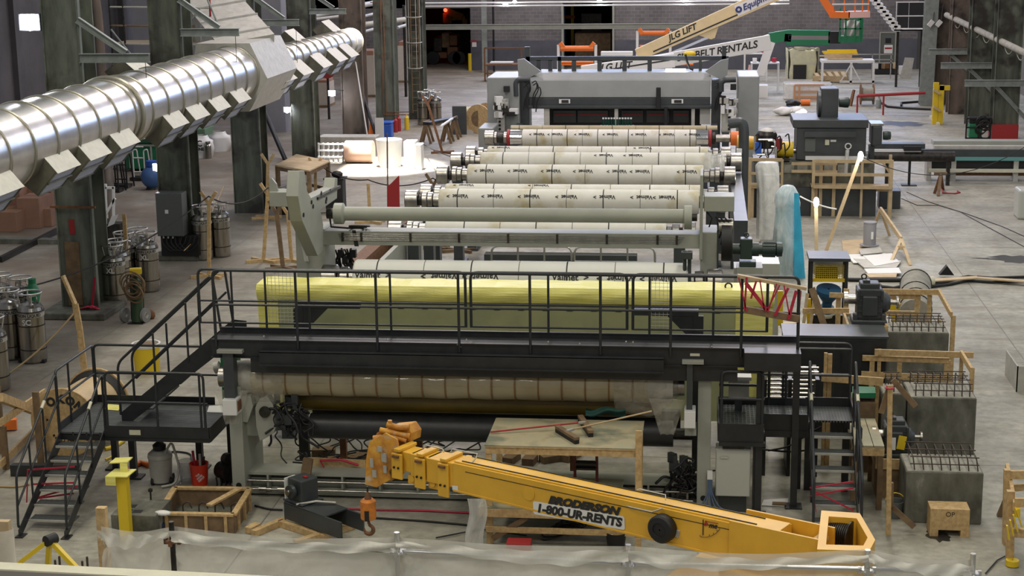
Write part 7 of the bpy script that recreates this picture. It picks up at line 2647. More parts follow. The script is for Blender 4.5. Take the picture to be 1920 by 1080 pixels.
for p,q,r,m_,lab in(((677,168),(707,260),.07,'black','dark slanting pole leaning past the rusty brown column'),((658,60),(676,190),.03,'white','pale slanting pole leaning beside the rusty brown column'),((491,198),(535,300),.09,'black','dark diagonal brace left of the fourth column'),((523,165),(503,235),.08,'black','second dark brace crossing behind the fourth column')):
 a=W(*q,z=0)if q[1]>220 else W(*q,Y=66)
 b_=W(*p,Y=a.y+(2 if m_=='white' else 1))
 if q[1]<=190:
  a=b_+(a-b_)*1.0
  a2=W(690,262,z=0)
  a=a2
 tag(MB().cyl(a,b_,r,n=8).build('leaning_pole',M[m_]),lab,'pole')
def flood(px,py,Y,label,power,rz=0,col=(.85,.9,1.0),s=1.0):
 p=W(px,py,Y=Y)
 t=thing('work_lamp',label,'lamp',p)
 MB().bc(p+V((0,.08,0)),(.34*s,.12,.26*s)).build('lamp_housing',M['black'],t,bevel=.02)
 MB().sphere(p+V((0,.02,-.01)),.12*s,14,(1.1,.4,1)).build('lamp_lens',M['lamp'],t)
 MB().cyl((p.x,p.y+.14,p.z+.1),(p.x+.45,p.y+.25,p.z+.1),.025,n=8).build('lamp_bracket',M['black'],t)
 l=bpy.data.lights.new('work_light','AREA')
 l.size=.4
 l.energy=power
 l.color=col
 o=bpy.data.objects.new('work_light',l)
 COL.objects.link(o)
 o.location=p+V((0,-.08,0))
 o.rotation_euler=(math.radians(70),0,0)
 return p
flood(538,206,60.7,'glaring work lamp hung left of the fourth column',18,s=.9)
flood(622,175,67.2,'glaring work lamp between the fourth and the rusty column',30)
flood(294,314,42.8,'glaring work lamp beside the blue tank behind the second column',90,s=.8)
flood(54,42,35.6,'big floodlight at upper left behind the nearest column',120,s=1.5)
l=bpy.data.lights.new('lamp_over_patch','SPOT')
l.energy=62000
l.spot_size=math.radians(27)
l.spot_blend=.35
l.color=(1,.97,.95)
l.shadow_soft_size=.3
o=bpy.data.objects.new('lamp_over_patch',l)
COL.objects.link(o)
tgt=W(705,312,z=0)
o.location=tgt+V((.8,-1.2,11))
o.rotation_euler=(o.location-tgt).to_track_quat('Z','Y').to_euler()
p=W(282,357,z=0)
t=thing('blue_tank','round blue tank beside the glaring lamp','tank',p)
MB().sphere(p+V((0,.3,.42)),.40,22,(1,1,1)).build('tank_body',mat('pale_blue_paint',(.06,.14,.34),.4),t)
MB().cyl(p+V((0,.3,.8)),p+V((0,.3,.98)),.2,n=16).build('tank_neck',M['blue'],t)
MB().lathe(p+V((0,.3,0)),(0,0,1),[(0,.25),(.12,.2)],16).build('tank_foot',M['darkm'],t)
a=W(235,322,z=0)
t=thing('green_container','dark green waste container behind the duct hoods','container',a)
b_=W(294,268,Y=a.y)
MB().b(a.x,b_.x,a.y,a.y+2,.1,b_.z).build('container_body',M['green'],t,bevel=.03)
MB().prism([(a.x-.1,a.y-.1,b_.z),(a.x+.9,a.y-.1,b_.z+.45),(b_.x+.1,a.y-.1,b_.z+.02)],(0,2.1,0)).build('container_lid',mat('faded_green',(.02,.09,.05),.5),t)
c=MB()
for x in(a.x+.2,b_.x-.25):
 c.b(x,x+.05,a.y-.06,a.y,.15,b_.z-.1)
c.b(a.x,b_.x,a.y-.05,a.y,.95,1.02)
c.build('rib',M['galvm'],t)
def bag(px,py,r,h,label,txt=None,m_='white',seed=1):
 p=W(px,py,z=0)
 t=thing('bulk_bag',label,'bag',p)
 random.seed(seed)
 m2=MB().grid(28,12,lambda u,v:V((p.x+math.cos(u*2*PI)*r*(1+.06*math.sin(u*31+v*6))*(1 if v<.8 else 1.15-v*.5)*(.9+.25*math.sin(PI*v)),p.y+r+math.sin(u*2*PI)*r*(1+.06*math.cos(u*27))*(1 if v<.8 else 1.15-v*.5),h*v)))
 m2 .build('bag_cloth',M[m_],t)
 if txt:
  tb=MB()
  for k,(w_,s_)in enumerate(txt):
   put_text(tb,w_,s_,p+V((0,-r*.12,h*(.68-.25*k))),(1,0,0),(0,0,1),bold=.01,off=.02)
  tb.build('printed_lettering',M['ink'],t)
 return t
bag(371,297,.45,.85,'white bulk bag with black print beyond the second column',(('UC',.32),('TONNE',.16)),seed=2)
bag(406,285,.42,.78,'crumpled white bulk bag beside the small grey gas bottle',seed=5)
bag(425,282,.33,.62,'grey bulk bag farthest right beyond the second column',m_='galvm',seed=7)
bxp('green_tarp_stack',mat('pale_green_tarp',(.12,.22,.13),.6),358,384,242,260,63.5,1.2,'pale green tarp over a stack behind the bulk bags','tarp stack',z0=0)
p=W(391,297,z=0)
t=thing('gas_bottle','small grey gas bottle in front of the white bulk bags','gas bottle',p)
MB().lathe(p,(0,0,1),[(0,.02),(0,.13),(.5,.13),(.56,.07),(.6,.1),(.66,.1),(.66,.01)],18).build('bottle_body',M['stain'],t)
for k,(px,yb_,yt_,lab)in enumerate(((212,360,285,'black upright hand cart rack behind the nearest column, left one'),(228,352,280,'black upright hand cart rack behind the nearest column, right one'),(262,338,282,'white bent-pipe cart frame before the green container'))):
 a=W(px,yb_,z=0)
 zt_=W(px,yt_,Y=a.y).z
 t=thing('cart_rack',lab,'cart',a)
 c=MB()
 m_='white' if k==2 else 'black'
 for dx in(-.2,.2):
  c.tube(rail_path([(a.x+dx,a.y,.02),(a.x+dx,a.y,zt_),(a.x+dx+.15,a.y,zt_+.05),(a.x+dx+.15,a.y+.3,.02)],.02,.1),.03 if k<2 else .025,7)
 for z in(.3,.8,1.2):
  c.tube([(a.x-.2,a.y,z),(a.x+.2,a.y,z)],.025,6)
 c.build('frame',M[m_],t)
 MB().b(a.x-.3,a.x+.3,a.y-.2,a.y+.3,.02,.12).build('base',M['darkm'],t)
t=thing('white_pipe_frame','white bent pipe frame and panels right of the nearest column','frame',W(205,420,Y=41))
for p,q in(((198,345),(198,420)),((213,350),(213,415)),((198,402),(216,372)),((198,352),(214,352)),((180,398),(200,398))):
 MB().beam(W(*p,Y=41),W(*q,Y=41),.06,.06,up=(0,1,0)).build('member',M['white'],t)
a,b_=W(178,410,Y=41.1),W(198,368,Y=41.1)
MB().b(a.x,b_.x,41.1,41.2,a.z,b_.z).build('panel',M['foreb'],t)
a=W(190,420,Y=41)
MB().b(a.x-.1,a.x+.5,41,41.4,0,a.z).build('base',M['darkm'],t)
tag(MB().slab([W(x,y,Y=38)for x,y in((202,425),(214,420),(222,402),(210,405))],.03).build('paper_sheet',M['white']),'white paper hanging beside the white pipe frame','paper')
CT=[(-12,36,352,404,46.6,1.2),(34,62,348,398,47.2,1.0),(62,95,352,398,47.6,1.0),(-12,30,398,442,45.4,1.2),(34,72,372,428,46.0,1.0),(70,95,392,428,46.3,.9),(0,50,338,352,48.2,1.0),(55,93,335,352,48.6,1.0)]
cl=['upper left brown carton at the left edge','middle brown carton of the upper row by the left wall','right brown carton of the upper row beside the column','bottom left brown carton at the left edge','open brown carton in the middle of the pile','small brown carton next to the nearest column','brown carton on top at the back left','brown carton on top at the back right']
for(x0,x1,yt,yb,Y,d),lab in zip(CT,cl):
 a,b_=W(x0,yb,Y=Y),W(x1,yt,Y=Y)
 t=thing('carton',lab,'carton',((a.x+b_.x)/2,Y,max(a.z,0)),'brown cartons at the left')
 z0=0 if yb>420 or True else a.z
 MB().b(a.x,b_.x,Y,Y+d,0,b_.z).build('carton_body',M['card'],t,bevel=.015)
 MB().b(a.x,b_.x,Y+d*.45,Y+d*.55,b_.z,b_.z+.005).build('packing_tape',M['tape'],t)
struct(MB().b(-40,-16.0,43.6,43.9,0,.14).build('trim_4',M['conc']))
tag(MB().beam(W(0,487,z=.08),W(108,432,z=.08),.12,.15).build('floor_beam',M['darkm']),'dark steel beam lying on the floor left of the nearest column','beam')
for k,(x0,x1,yt,yb,Y,lab)in enumerate(((677,700,95,160,84,'film-wrapped brown pallet stack left of the pale green column'),(748,764,78,135,92,'film-wrapped brown pallet stack right of the pale green column'),(598,612,150,198,79,'pallet stack beside the far work lamp'))):
 a,b_=W(x0,yb,Y=Y),W(x1,yt,Y=Y)
 t=thing('wrapped_pallet',lab,'pallet stack',((a.x+b_.x)/2,Y,0))
 MB().b(a.x,b_.x,Y,Y+1.5,.12,b_.z).build('stacked_cartons',M['card'],t,bevel=.03)
 MB().b(a.x-.03,b_.x+.03,Y-.03,Y+1.5,.1,b_.z*.9).build('film_wrap',M['film'],t)
 MB().b(a.x-.05,b_.x+.05,Y-.05,Y+1.55,0,.12).build('pallet',M['woodd'],t)
p=W(613,130,Y=74)
t=thing('hose_reel','red hose reel seen under the far duct hoods','hose reel',(p.x,74,0))
MB().lathe(p,(0,-1,.1),[(0,.02),(0,.42),(.1,.42),(.1,.15),(.2,.15),(.2,.01)],24).build('reel',M['red'],t)
MB().b(p.x-.05,p.x+.05,74.05,74.15,0,p.z).build('reel_stand',M['darkm'],t)
random.seed(31)
t=thing('pipe_rack','steel rack of pale pipes high behind the left columns','pipe rack',W(640,200,Y=84))
for k,(x0,y0,x1,y1)in enumerate(((480,20,560,5),(482,60,560,40),(590,30,640,18),(592,36,660,28),(668,12,700,6),(666,34,702,26),(668,48,764,36),(672,62,700,55),(566,92,530,102),(745,52,765,46))):
 a,b_=W(x0,y0,Y=82+(k%3)),W(x1,y1,Y=84+(k%3))
 MB().cyl(a,b_,.08 if k%2 else .14,n=10).build('pipe',M['galvm'],t)
for px in(590,670,757):
 a=W(px,10,Y=84.2)
 MB().b(a.x-.06,a.x+.06,84.1,84.3,0,a.z).build('rack_post',M['darkm'],t)
for px0,px1,lab in((150,172,'dark curved riser pipe right of the nearest column, left one'),(172,190,'dark curved riser pipe right of the nearest column, right one')):
 Y=45
 a,b_=W(px0,-8,Y=Y),W(px1,20,Y=Y)
 g_=V((W(px1+2,150,Y=Y).x,Y,0))
 tag(MB().tube(rail_path([g_,V((g_.x,Y,b_.z)),V((a.x,Y,b_.z+1.2)),V((a.x-.3,Y,b_.z+2.4))],.1,.9),.13,12).build('riser_pipe',M['columnb']),lab,'pipe')
t=thing('scaffold','tube scaffold with timber decks behind the duct at upper left','scaffold',W(300,300,Y=46.5))
for i,Y in enumerate((45.8,47.2)):
 for px in(207,232,395-8*i):
  a=W(px,40,Y=Y)
  MB().tube([(a.x,Y,4.3),(a.x,Y,8.8)],.03,7).build('standard',M['red' if px>380 and i==0 else 'darkm'],t)
 for y in(13,48,82):
  a,b_=W(205,y,Y=Y),W(398,y+2,Y=Y)
  MB().tube([a,b_],.028,7).build('ledger',M['woodd' if y==48 else 'galvm'],t)
for p,q in(((208,55),(260,120)),((375,15),(300,118)),((385,-10),(415,60))):
 MB().tube([W(*p,Y=45.6),W(*q,Y=45.6)],.028,7).build('brace',M['bracket'],t)
a,b_=W(212,84,Y=45.9),W(398,84,Y=45.9)
for k in range(4):
 MB().b(a.x,b_.x,45.9+k*.3,46.18+k*.3,a.z,a.z+.05).build('deck_board',M['woodl'],t)
for k,(x0,x1,Y)in enumerate(((252,296,65),(330,375,68),(485,530,69.2))):
 a,b_=W(x0,100,Y=Y),W(x1,100,Y=Y)
 c=MB().b(a.x,b_.x,Y,Y+.9,0,9)
 struct(c.build('wall_left',leftw))
random.seed(77)
for px,yb_,yt_,m_,lab in((763,243,215,'yelw','yellow standpipe beside the caged ladder column'),(748,246,216,'red','red gas bottle beside the pale green column'),(742,248,220,'red','second red gas bottle beside the pale green column')):
 a=W(px,yb_,z=0)
 zt_=W(px,yt_,Y=a.y).z
 tag(MB().lathe(a,(0,0,1),[(0,.02),(0,.1),(zt_*.8,.1),(zt_*.9,.04),(zt_,.03),(zt_,.01)],14).build('gas_bottle',M[m_]),lab,'bottle')
p=W(170,604,Y=35.18)
p.z=.165
t=thing('ribbon_heap','magenta ribbon hanging down the nearest column to a heap on its pad','ribbon',p)
c=MB()
for k in range(5):
 c.ring(p+V((.06*k-.12,.02,.03+.01*(k%3))),(.2*k-.4,.2,1),.1,.02,12,5)
c.build('heap',M['redtape'],t)
MB().beam(p+V((.02,.1,.02)),W(178,520,Y=p.y+.05),.05,.012,up=(0,1,0)).build('hanging_end',M['redtape'],t)
p=W(60,527,z=1.45)
tag(MB().lathe((p.x,p.y,0),(0,0,1),[(0,.02),(0,.14),(1.25,.14),(1.4,.08),(1.5,.08),(1.5,.01)],16).build('green_bottle',M['green']),'green gas bottle behind the steel cylinder marked SC','gas bottle')
# the winder at the end of the roll row
Yw=57.6
def bw(t,name,m_,x0,x1,yt,yb,Y,d,bevel=.02,z0=None):
 a,b_=W(x0,yb,Y=Y),W(x1,yt,Y=Y)
 return MB().b(a.x,b_.x,Y,Y+d,a.z if z0 is None else z0,b_.z).build(name,M[m_]if isinstance(m_,str)else m_,t,bevel=bevel)
wp=mat('light_grey_winder_paint',(.27,.285,.275),.4,c2=(.24,.255,.245),scale=1.5)
t=thing('winder','big light grey winder with dark front band and railings, beyond the rolls','winding machine',W(1165,300,Y=Yw+1))
a,b_=W(992,183,Y=Yw),W(1332,183,Y=Yw)
zt=W(1160,134,Y=Yw+1.0).z
zm=W(1160,150,Y=Yw+.2).z
MB().hexa([(a.x,Yw,a.z),(b_.x,Yw,a.z),(b_.x,Yw+2,a.z),(a.x,Yw+2,a.z),(a.x,Yw+.1,zm),(b_.x,Yw+.1,zm),(b_.x,Yw+2,zm),(a.x,Yw+2,zm)]).build('front_hood',wp,t,bevel=.02)
MB().hexa([(a.x,Yw+.14,zm),(b_.x,Yw+.14,zm),(b_.x,Yw+2,zm),(a.x,Yw+2,zm),(a.x,Yw+.6,zt),(b_.x,Yw+.6,zt),(b_.x,Yw+2,zt),(a.x,Yw+2,zt)]).build('top_hood',wp,t,bevel=.02)
bw(t,'front_band','machine_dk',992,1332,184,198,Yw-.05,.4)
bw(t,'lower_ledge','machine_dk',990,1335,198,204,Yw-.15,.6)
for x0,x1 in((1048,1069),(1259,1281)):
 o=bw(t,'hazard_plate','white',x0,x1,186,194,Yw-.07,.02,0)
 a2,b2=W(x0+5,193,Y=Yw-.08),W(x1-3,187.5,Y=Yw-.08)
 MB().b(a2 .x,b2 .x,Yw-.085,Yw-.075,a2 .z,b2 .z).build('hazard_symbol',M['ink'],o)
bw(t,'dark_interior','black',1030,1315,203,236,Yw+.9,.5,0)
for k,(x0,x1)in enumerate(((1037,1080),(1083,1140),(1165,1206),(1212,1255),(1262,1292))):
 bw(t,'inner_cover','machine_dk',x0,x1,207,230,Yw+.8,.1,.01)
 bw(t,'red_strip','red',x0+3,x1-3,214,216,Yw+.78,.02,0)
for x0,x1 in((1020,1030),(1152,1159),(1296,1303)):
 bw(t,'guide_post','galvm',x0,x1,201,236,Yw-.1,.15,.01)
bw(t,'white_panel','white',1312,1332,203,233,Yw+.2,.1,0)
for x0,x1,yt,yb,lab in((914,973,145,238,'end_cabinet'),(1382,1424,143,240,'end_cabinet')):
 bw(t,lab,wp,x0,x1,yt,yb,Yw-.3,2.4,.04,z0=0)
bw(t,'end_cabinet_step',wp,897,925,240,275,Yw-2.4,1.5,.04,z0=0)
for pts in(((970,112),(982,110),(1014,134),(985,150),(972,145)),((1366,110),(1352,113),(1322,134),(1352,150),(1364,140))):
 MB().prism([W(x,y,Y=Yw+.3)for x,y in pts],(0,.15,0)).build('fork_plate',wp,t)
for x0,x1 in((972,992),(1333,1352)):
 bw(t,'end_frame','machine_dk',x0,x1,150,240,Yw,.8,.02,z0=0)
a,b_=W(986,104,Y=Yw+1.2),W(1366,113,Y=Yw+1.2)
MB().b(a.x,b_.x,Yw+1.2,Yw+1.35,b_.z,W(1100,106,Y=Yw+1.2).z).build('upper_bar',M['machine_dk'],t)
for x0,x1,yt in((984,993,88),(1006,1014,113),(1028,1035,113),(1046,1052,106),(1072,1080,113),(1120,1128,113),(1167,1175,113),(1214,1222,113),(1310,1316,113),(1353,1362,86)):
 bw(t,'upright','machine_dk',x0,x1,yt,136,Yw+1.2,.15,0)
pts=[W(1230,166,Y=Yw-.2),W(1240,166,Y=Yw-.2)]
for(x0,x1,yt,yb)in((1230,1239,164,205),(1245,1252,200,235)):
 bw(t,'hanging_belt','black',x0,x1,yt,yb,Yw-.28,.1,.02)
MB().tube([W(x,y,Y=Yw+1)for x,y in((1285,102),(1288,115),(1293,128),(1300,131))],.04,6).build('curved_hose',M['black'],t)
for s_,pts in((-1,((968,180),(967,155),(972,149),(994,149))),(1,((1352,172),(1352,155),(1358,150),(1380,149)))):
 MB().tube(rail_path([W(x,y,Y=Yw-.25)for x,y in pts],.05,.15),.1,10).build('curved_pipe',M['machine_dk'],t)
for xs,nm in(((932,946),'perforated_arm'),((1352,1371),'perforated_arm')):
 bw(t,nm,'galvm',xs[0],xs[1],205 if xs[0]<1000 else 212,250,Yw-.5,.2,.01)
 c=MB()
 for k in range(5):
  p=W(xs[1]-4 if xs[0]>1000 else xs[0]+5,214+k*7,Y=Yw-.52)
  c.cyl(p,p+V((0,.03,0)),.045,n=8)
 c.build('arm_hole',M['black'],t)
random.seed(9)
for cx in(950,1362):
 for k in range(11):
  x,y=cx+random.uniform(-20,18),195+random.uniform(-15,22)
  p=W(x,y,Y=Yw-.5)
  MB().bc(p,(random.uniform(.1,.32),.25,random.uniform(.1,.35)),random.uniform(-.4,.4)).build('slide_block',M[random.choice(('white','galvm','machine','darkm','galvm'))],t,bevel=.01)
c=MB()
for cx in(1003,1345,982,1340):
 for k in range(3):
  p=W(cx+random.uniform(-6,6),158+random.uniform(-3,10),Y=Yw-.25)
  c.tube(rail_path([p,p+V((.15,0,.1)),p+V((.2,0,-.15)),p+V((.05,0,-.4)),p+V((.0,0,-.8))],.01,.12),.022,5)
c.build('black_hose',M['black'],t)
bx_=W(950,167,Y=Yw-.4)
MB().bc(bx_,(.2,.2,.2)).build('black_box',M['black'],t)
bx_=W(1375,163,Y=Yw-.4)
MB().bc(bx_,(.2,.2,.2)).build('black_box',M['black'],t)
MB().bc(W(1267,131,Y=Yw+.9),(.7,.2,.06)).build('strip_lamp',M['bulb'],t)
c0,c1=W(1131,228,Y=Yw-.8),W(1183,228,Y=Yw-.8)
for k in range(11):
 p=c0 .lerp(c1,k/10)
 zb=W(1150,235,Y=Yw-.8).z
 t2=thing('green_bottle','small green bottle with white cap in the row below the winder','bottle',(p.x,p.y,zb),'row of green bottles below the winder')
 MB().cyl((p.x,p.y,zb),(p.x,p.y,zb+.22),.035,n=8).build('bottle_body',mat('bottle_green',(.0,.045,.03),.3),t2)
 MB().cyl((p.x,p.y,zb+.22),(p.x,p.y,zb+.27),.035,n=8).build('cap',M['white'],t2)
tag(MB().b(c0 .x-.1,c1 .x+.1,Yw-.95,Yw-.65,zb-.06,zb).build('bottle_tray',M['darkm']),'dark tray under the row of green bottles','tray')
for x_ in(W(965,240,Y=55.6).x,W(1340,240,Y=55.6).x):
 tag(MB().b(x_-.1,x_+.1,55.4,57.3,0,W(1100,241,Y=55.6).z-.02).build('side_beam',M['machine_dk']),'dark side beam carrying the thin tan roll, %s end'%('left' if x_<0 else 'right'),'machine frame')
 # back of the hall
a,b_=W(797,51,Y=97.5),W(1325,44,Y=97.5)
o=MB().ibeam((a.x,97.5,a.z),(b_.x,97.5,a.z),.25,.30,.03).build('steel_beam',M['machine'])
tag(o,'long pale steel beam spanning in front of the back wall','beam')
for y0,r,lab in((10,.05,'thin white sprinkler pipe high in front of the back wall'),(4,.05,'upper thin white sprinkler pipe at the top')):
 a,b_=W(796,y0+2,Y=95),W(1480,y0-4,Y=95)
 tag(MB().cyl(a,(b_.x,95,a.z),r,n=8).build('sprinkler_pipe',M['white']),lab,'pipe')
for k,(px,py)in enumerate(((965,5),(1124,3),(1285,3),(948,9),(1444,5))):
 p=W(px,py,Y=94.8)
 t=thing('ceiling_lamp',('glowing lamp above the left pier of the back wall','glowing lamp above the second dark bay','glowing lamp above the cream crane boom','small round glowing lamp above the steel post','glowing lamp at the top beyond the cream boom')[k],'lamp',p)
 MB().lathe(p,(0,0,1),[(0,.02),(0,.16),(.1,.1),(.14,.02)],14).build('lamp_shade',M['lamp'],t)
 MB().cyl(p+V((0,0,.14)),p+V((0,0,1.2)),.015,n=5).build('lamp_rod',M['darkm'],t)
a=W(935,118,z=0)
tag(MB().ibeam((a.x,98.6,0),(a.x,98.6,8.6),.3,.3,.04).build('steel_post',M['bracket']),'pale steel post in front of the left pier of the back wall','post')
tag(MB().tube([(a.x+.5,99,0),(a.x+.5,99,4),(a.x+.7,99,6),(a.x+.6,99,8.5)],.06,6).build('cable_drop',M['black']),'black cable hanging down beside the pale steel post','cable')
p=W(883.5,131,z=0)
tag(MB().cyl((p.x,99.7,0),(p.x,99.7,1.05),.11,n=14).build('yellow_bollard',M['yelw']),'yellow bollard at the corner of the first dark bay','bollard')
a,b_=W(885,88,Y=99.9),W(893,76,Y=99.9)
c=MB()
c.m=0
c.b(a.x,b_.x,99.93,99.96,a.z,b_.z)
c.m=1
c.b(a.x-.1,b_.x+.1,99.92,99.95,b_.z-.1,b_.z)
tag(c.build('wall_notice',[M['white'],M['red']]),'white notice with red heading on the left pier of the back wall','sign')
t=thing('shipping_container','dark red container deep in the first dark bay','container',W(820,80,Y=118))
a,b_=W(797,70,Y=118),W(832,16,Y=118)
MB().b(a.x-1.5,b_.x,118,120.5,0,b_.z).build('container_body',M['red'],t)
t=thing('excavator','yellow machine with a red beacon in the first dark bay','machine',W(856,95,Y=112))
for x0,x1,yt,yb,m_ in((830,846,24,44,'yel'),(846,872,30,38,'yel'),(866,876,36,46,'yel'),(835,878,44,60,'black')):
 a,b_=W(x0,yb,Y=112),W(x1,yt,Y=112)
 MB().b(a.x,b_.x,112,113.4,a.z,b_.z).build('body_panel',M[m_],t,bevel=.05)
MB().beam(W(838,20,Y=111.8),W(868,32,Y=111.8),.4,.45).build('boom_arm',M['yel'],t)
a=W(835,60,Y=112)
MB().b(a.x,a.x+2,112,113.4,0,a.z).build('undercarriage',M['black'],t)
MB().sphere(W(835,19,Y=111.6),.13,12).build('beacon',mat('red_beacon_glow',(1,.05,.02),.4,emit=(1,.05,.02),es=6),t)
t=thing('boom_lift','dusty red boom lift chassis parked inside the first dark bay','lift',W(830,115,Y=105))
Yb2=104.5
for x0,x1,yt,yb,m_ in((806,838,98,110,'rust'),(838,858,88,105,'rust'),(812,828,70,98,'darkm'),(828,842,62,90,'woodd'),(842,857,66,86,'rust')):
 a,b_=W(x0,yb,Y=Yb2),W(x1,yt,Y=Yb2)
 MB().b(a.x,b_.x,Yb2,Yb2+1.6,max(a.z,.1),b_.z).build('body_panel',M[m_],t,bevel=.08)
for px in(852,861,812):
 a=W(px,108,Y=Yb2-.2)
 MB().cyl((a.x,Yb2-.3,.42),(a.x,Yb2+.05,.42),.42,n=18).build('wheel',M['black'],t)
t=thing('pallet_racking','blue and orange pallet racking in the second dark bay','racking',W(1075,60,Y=110))
for px in(1058,1073):
 a=W(px,30,Y=110)
 MB().b(a.x-.1,a.x+.1,110,110.1,0,8).build('upright',M['blue' if px==1058 else 'yelw'],t)
for y in(32,8):
 a,b_=W(1057,y,Y=110),W(1078,y,Y=110)
 MB().b(a.x,b_.x,109.95,110.05,a.z-.1,a.z+.1).build('beam',M['orange'],t)
bxp('stored_crate','darkm',1090,1128,25,44,108,2,'dark crate stored high in the second dark bay','crate',z0=0)
bxp('stored_crate','woodd',1078,1145,62,100,104,2,'large brown box stored low in the second dark bay','crate',z0=0)
Yt3=92.5
t=thing('pipe_table','rust-red pipe rack table with white sheets on it','rack',W(945,146,Y=Yt3))
for x in(909,914,978,984):
 a=W(x,140,Y=Yt3)
 zt_=W(x,90 if x in(909,978)else 122,Y=Yt3).z
 MB().b(a.x-.04,a.x+.04,Yt3,Yt3+.08,0,zt_).build('leg',M['rust'],t)
for y in(90,122,138):
 a,b_=W(908,y,Y=Yt3),W(984,y,Y=Yt3)
 MB().b(a.x,b_.x,Yt3-.02,Yt3+.06+(1.0 if y==122 else 0),a.z-.04,a.z+.04).build('rail',M['rust'],t)
a,b_=W(918,121,Y=Yt3),W(960,119,Y=Yt3)
tag(MB().bc(((a.x+b_.x)/2,Yt3+.5,a.z+.08),(1.3,.7,.08)).build('white_sheets',M['white']),'white sheets lying on the rust-red pipe table','sheets')
def hframe(label,x0,x1,yt,yb,Y,bars):
 t=thing('lift_gate',label,'lift frame',W((x0+x1)/2,135,Y=Y))
 for x in(x0,x1):
  a=W(x,yt,Y=Y)
  MB().beam((a.x,Y,0),a,.14,.1,up=(0,1,0)).build('leg',M['white'],t)
  p,q=W(x+(3 if x==x0 else-3),yt-4,Y=Y),W(x+(10 if x==x0 else-10),yt+5,Y=Y)
  MB().beam(p,q,.2,.25,up=(0,1,0)).build('bent_arm',M['orange'],t)
 for y,r in bars:
  a,b_=W(x0+4,y,Y=Y),W(x1-4,y,Y=Y)
  MB().cyl(a,(b_.x,Y,a.z),r,n=12).build('cross_tube',M['orange'],t)
hframe('orange and white lift frame above the left part of the winder',1047,1117,84,130,84,((91,.14),(117,.07),(121,.05)))
hframe('orange and white lift frame behind the cream boom base',1195,1257,58,112,90,((62,.12),(86,.05)))
tag(MB().cyl(W(1235,121,Y=86),W(1300,121,Y=86),.06,n=8).build('orange_rail',M['orange']),'orange rail seen through the winder railings at right','rail')
cream=mat('cream_boom_paint',(.72,.58,.32),.4,c2=(.65,.52,.29),scale=2)
def boom(label,p0,p1,w0,w1,Y0,Y1,m_,lines,name='boom_lift',parts=()):
 a,b_=W(*p0,Y=Y0),W(*p1,Y=Y1)
 t=thing(name,label,'lift',(a.x,Y0,0))
 d=(b_-a).normalized()
 up=V((0,0,1))-d*d.z
 up.normalize()
 c=MB()
 h0,h1=w0/2,w1/2
 nrm=d.cross(up).normalized()*.16
 c.hexa([a-up*h0+nrm,b_-up*h1+nrm,b_-up*h1-nrm,a-up*h0-nrm,a+up*h0+nrm,b_+up*h1+nrm,b_+up*h1-nrm,a+up*h0-nrm])
 c.build('boom',m_,t,bevel=.02)
 k=1 if nrm.y<0 else-1
 f_=nrm*k
 for f,txt,size,off,mm,sh,wid in lines:
  p=a.lerp(b_,f)+f_*1.02+up*off
  tb=MB()
  put_text(tb,txt,size,p,d,up,bold=.012,shear=sh,width=wid,off=.01)
  tb.build('boom_lettering',M[mm],t)
 return t,a,b_,d,up,f_
t,a,b_,d,up,f_=boom('cream telescopic lift boom with black lettering rising to the upper right',(1195,103),(1475,-22),.62,.80,84,84,cream,((.31,'JLG LIFT',.42,.12,'ink',.3,None),))
p=a.lerp(b_,.80)+f_*1.04
MB().beam(p-d*1.1,p+d*1.3,.01,.55,up=up).build('white_sign',M['white'],t)
tb=MB()
put_text(tb,'Equipment',.42,p+d*.15+f_*.03,d,up,bold=.01,shear=.3,off=.03)
put_text(tb,'O',.38,p-d*.95+f_*.03,d,up,bold=.03,off=.03)
tb.build('sign_lettering',mat('navy_print',(.02,.03,.15),.5),t)
MB().beam(a.lerp(b_,.1)+f_*1.03-up*.17,a.lerp(b_,.70)+f_*1.03-up*.2,.01,.07,up=up).build('black_stripe',M['ink'],t)
q=a.lerp(b_,.47)-up*.35
MB().prism([q-d*.6,q+d*.5,q+d*.1-up*.45,q-d*.1-up*.45],f_*.5).build('lower_bracket',cream,t)
MB().beam(a.lerp(b_,.05)-up*.6,q-up*.3,.12,.12).build('lift_cylinder',M['chrome'],t)
q=W(1192,112,Y=84)
MB().b(q.x-.6,q.x+1.0,83.6,84.6,0,q.z+.15).build('turntable',cream,t,bevel=.05)
MB().b(W(1127,104,Y=84).x,W(1186,104,Y=84).x,83.8,84.4,W(1127,104,Y=84).z,W(1127,97,Y=84).z).build('counterweight_cover',M['white'],t)
for dx in(-1.2,1.4):
 MB().cyl((q.x+dx,83.3,.45),(q.x+dx,83.7,.45),.45,n=18).build('wheel',M['black'],t)
t,a,b_,d,up,f_=boom('white lift boom reading RENTALS behind the winder railings',(1165,128),(1445,79),.66,.72,80,80,M['white'],((.775,'RENTALS',.48,.02,'ink',.2,2.0),(.50,'SUNBELT',.48,.02,'ink',.2,1.9)))
c=MB().b(W(1200,140,Y=80).x,W(1260,140,Y=80).x,79.9,80.6,0,W(1200,126,Y=80).z)
c.build('boom_base',M['white'],t)
MB().sphere(W(1293,101,Y=79.7),.25,10,(1.3,1,.6)).build('yellow_cap',M['yelw'],t)
t,a,b_,d,up,f_=boom('low white lift boom lettered in black behind the winder railing uprights',(1090,132),(1265,113),.42,.62,74,74,M['white'],((.36,'JLG LIFT',.42,.02,'ink',.3,None),))
MB().beam(a.lerp(b_,.12)+f_*1.05-up*.12,a.lerp(b_,.95)+f_*1.05+up*.05,.01,.06,up=up).build('black_stripe',M['ink'],t)
MB().b(a.x,a.x+1.5,74.3,75.2,0,a.z-.2).build('boom_base',M['white'],t)
t=thing('boom_lift','green articulated lift boom with basket holding white sacks','lift',W(1450,120,Y=84))
Yg3=84
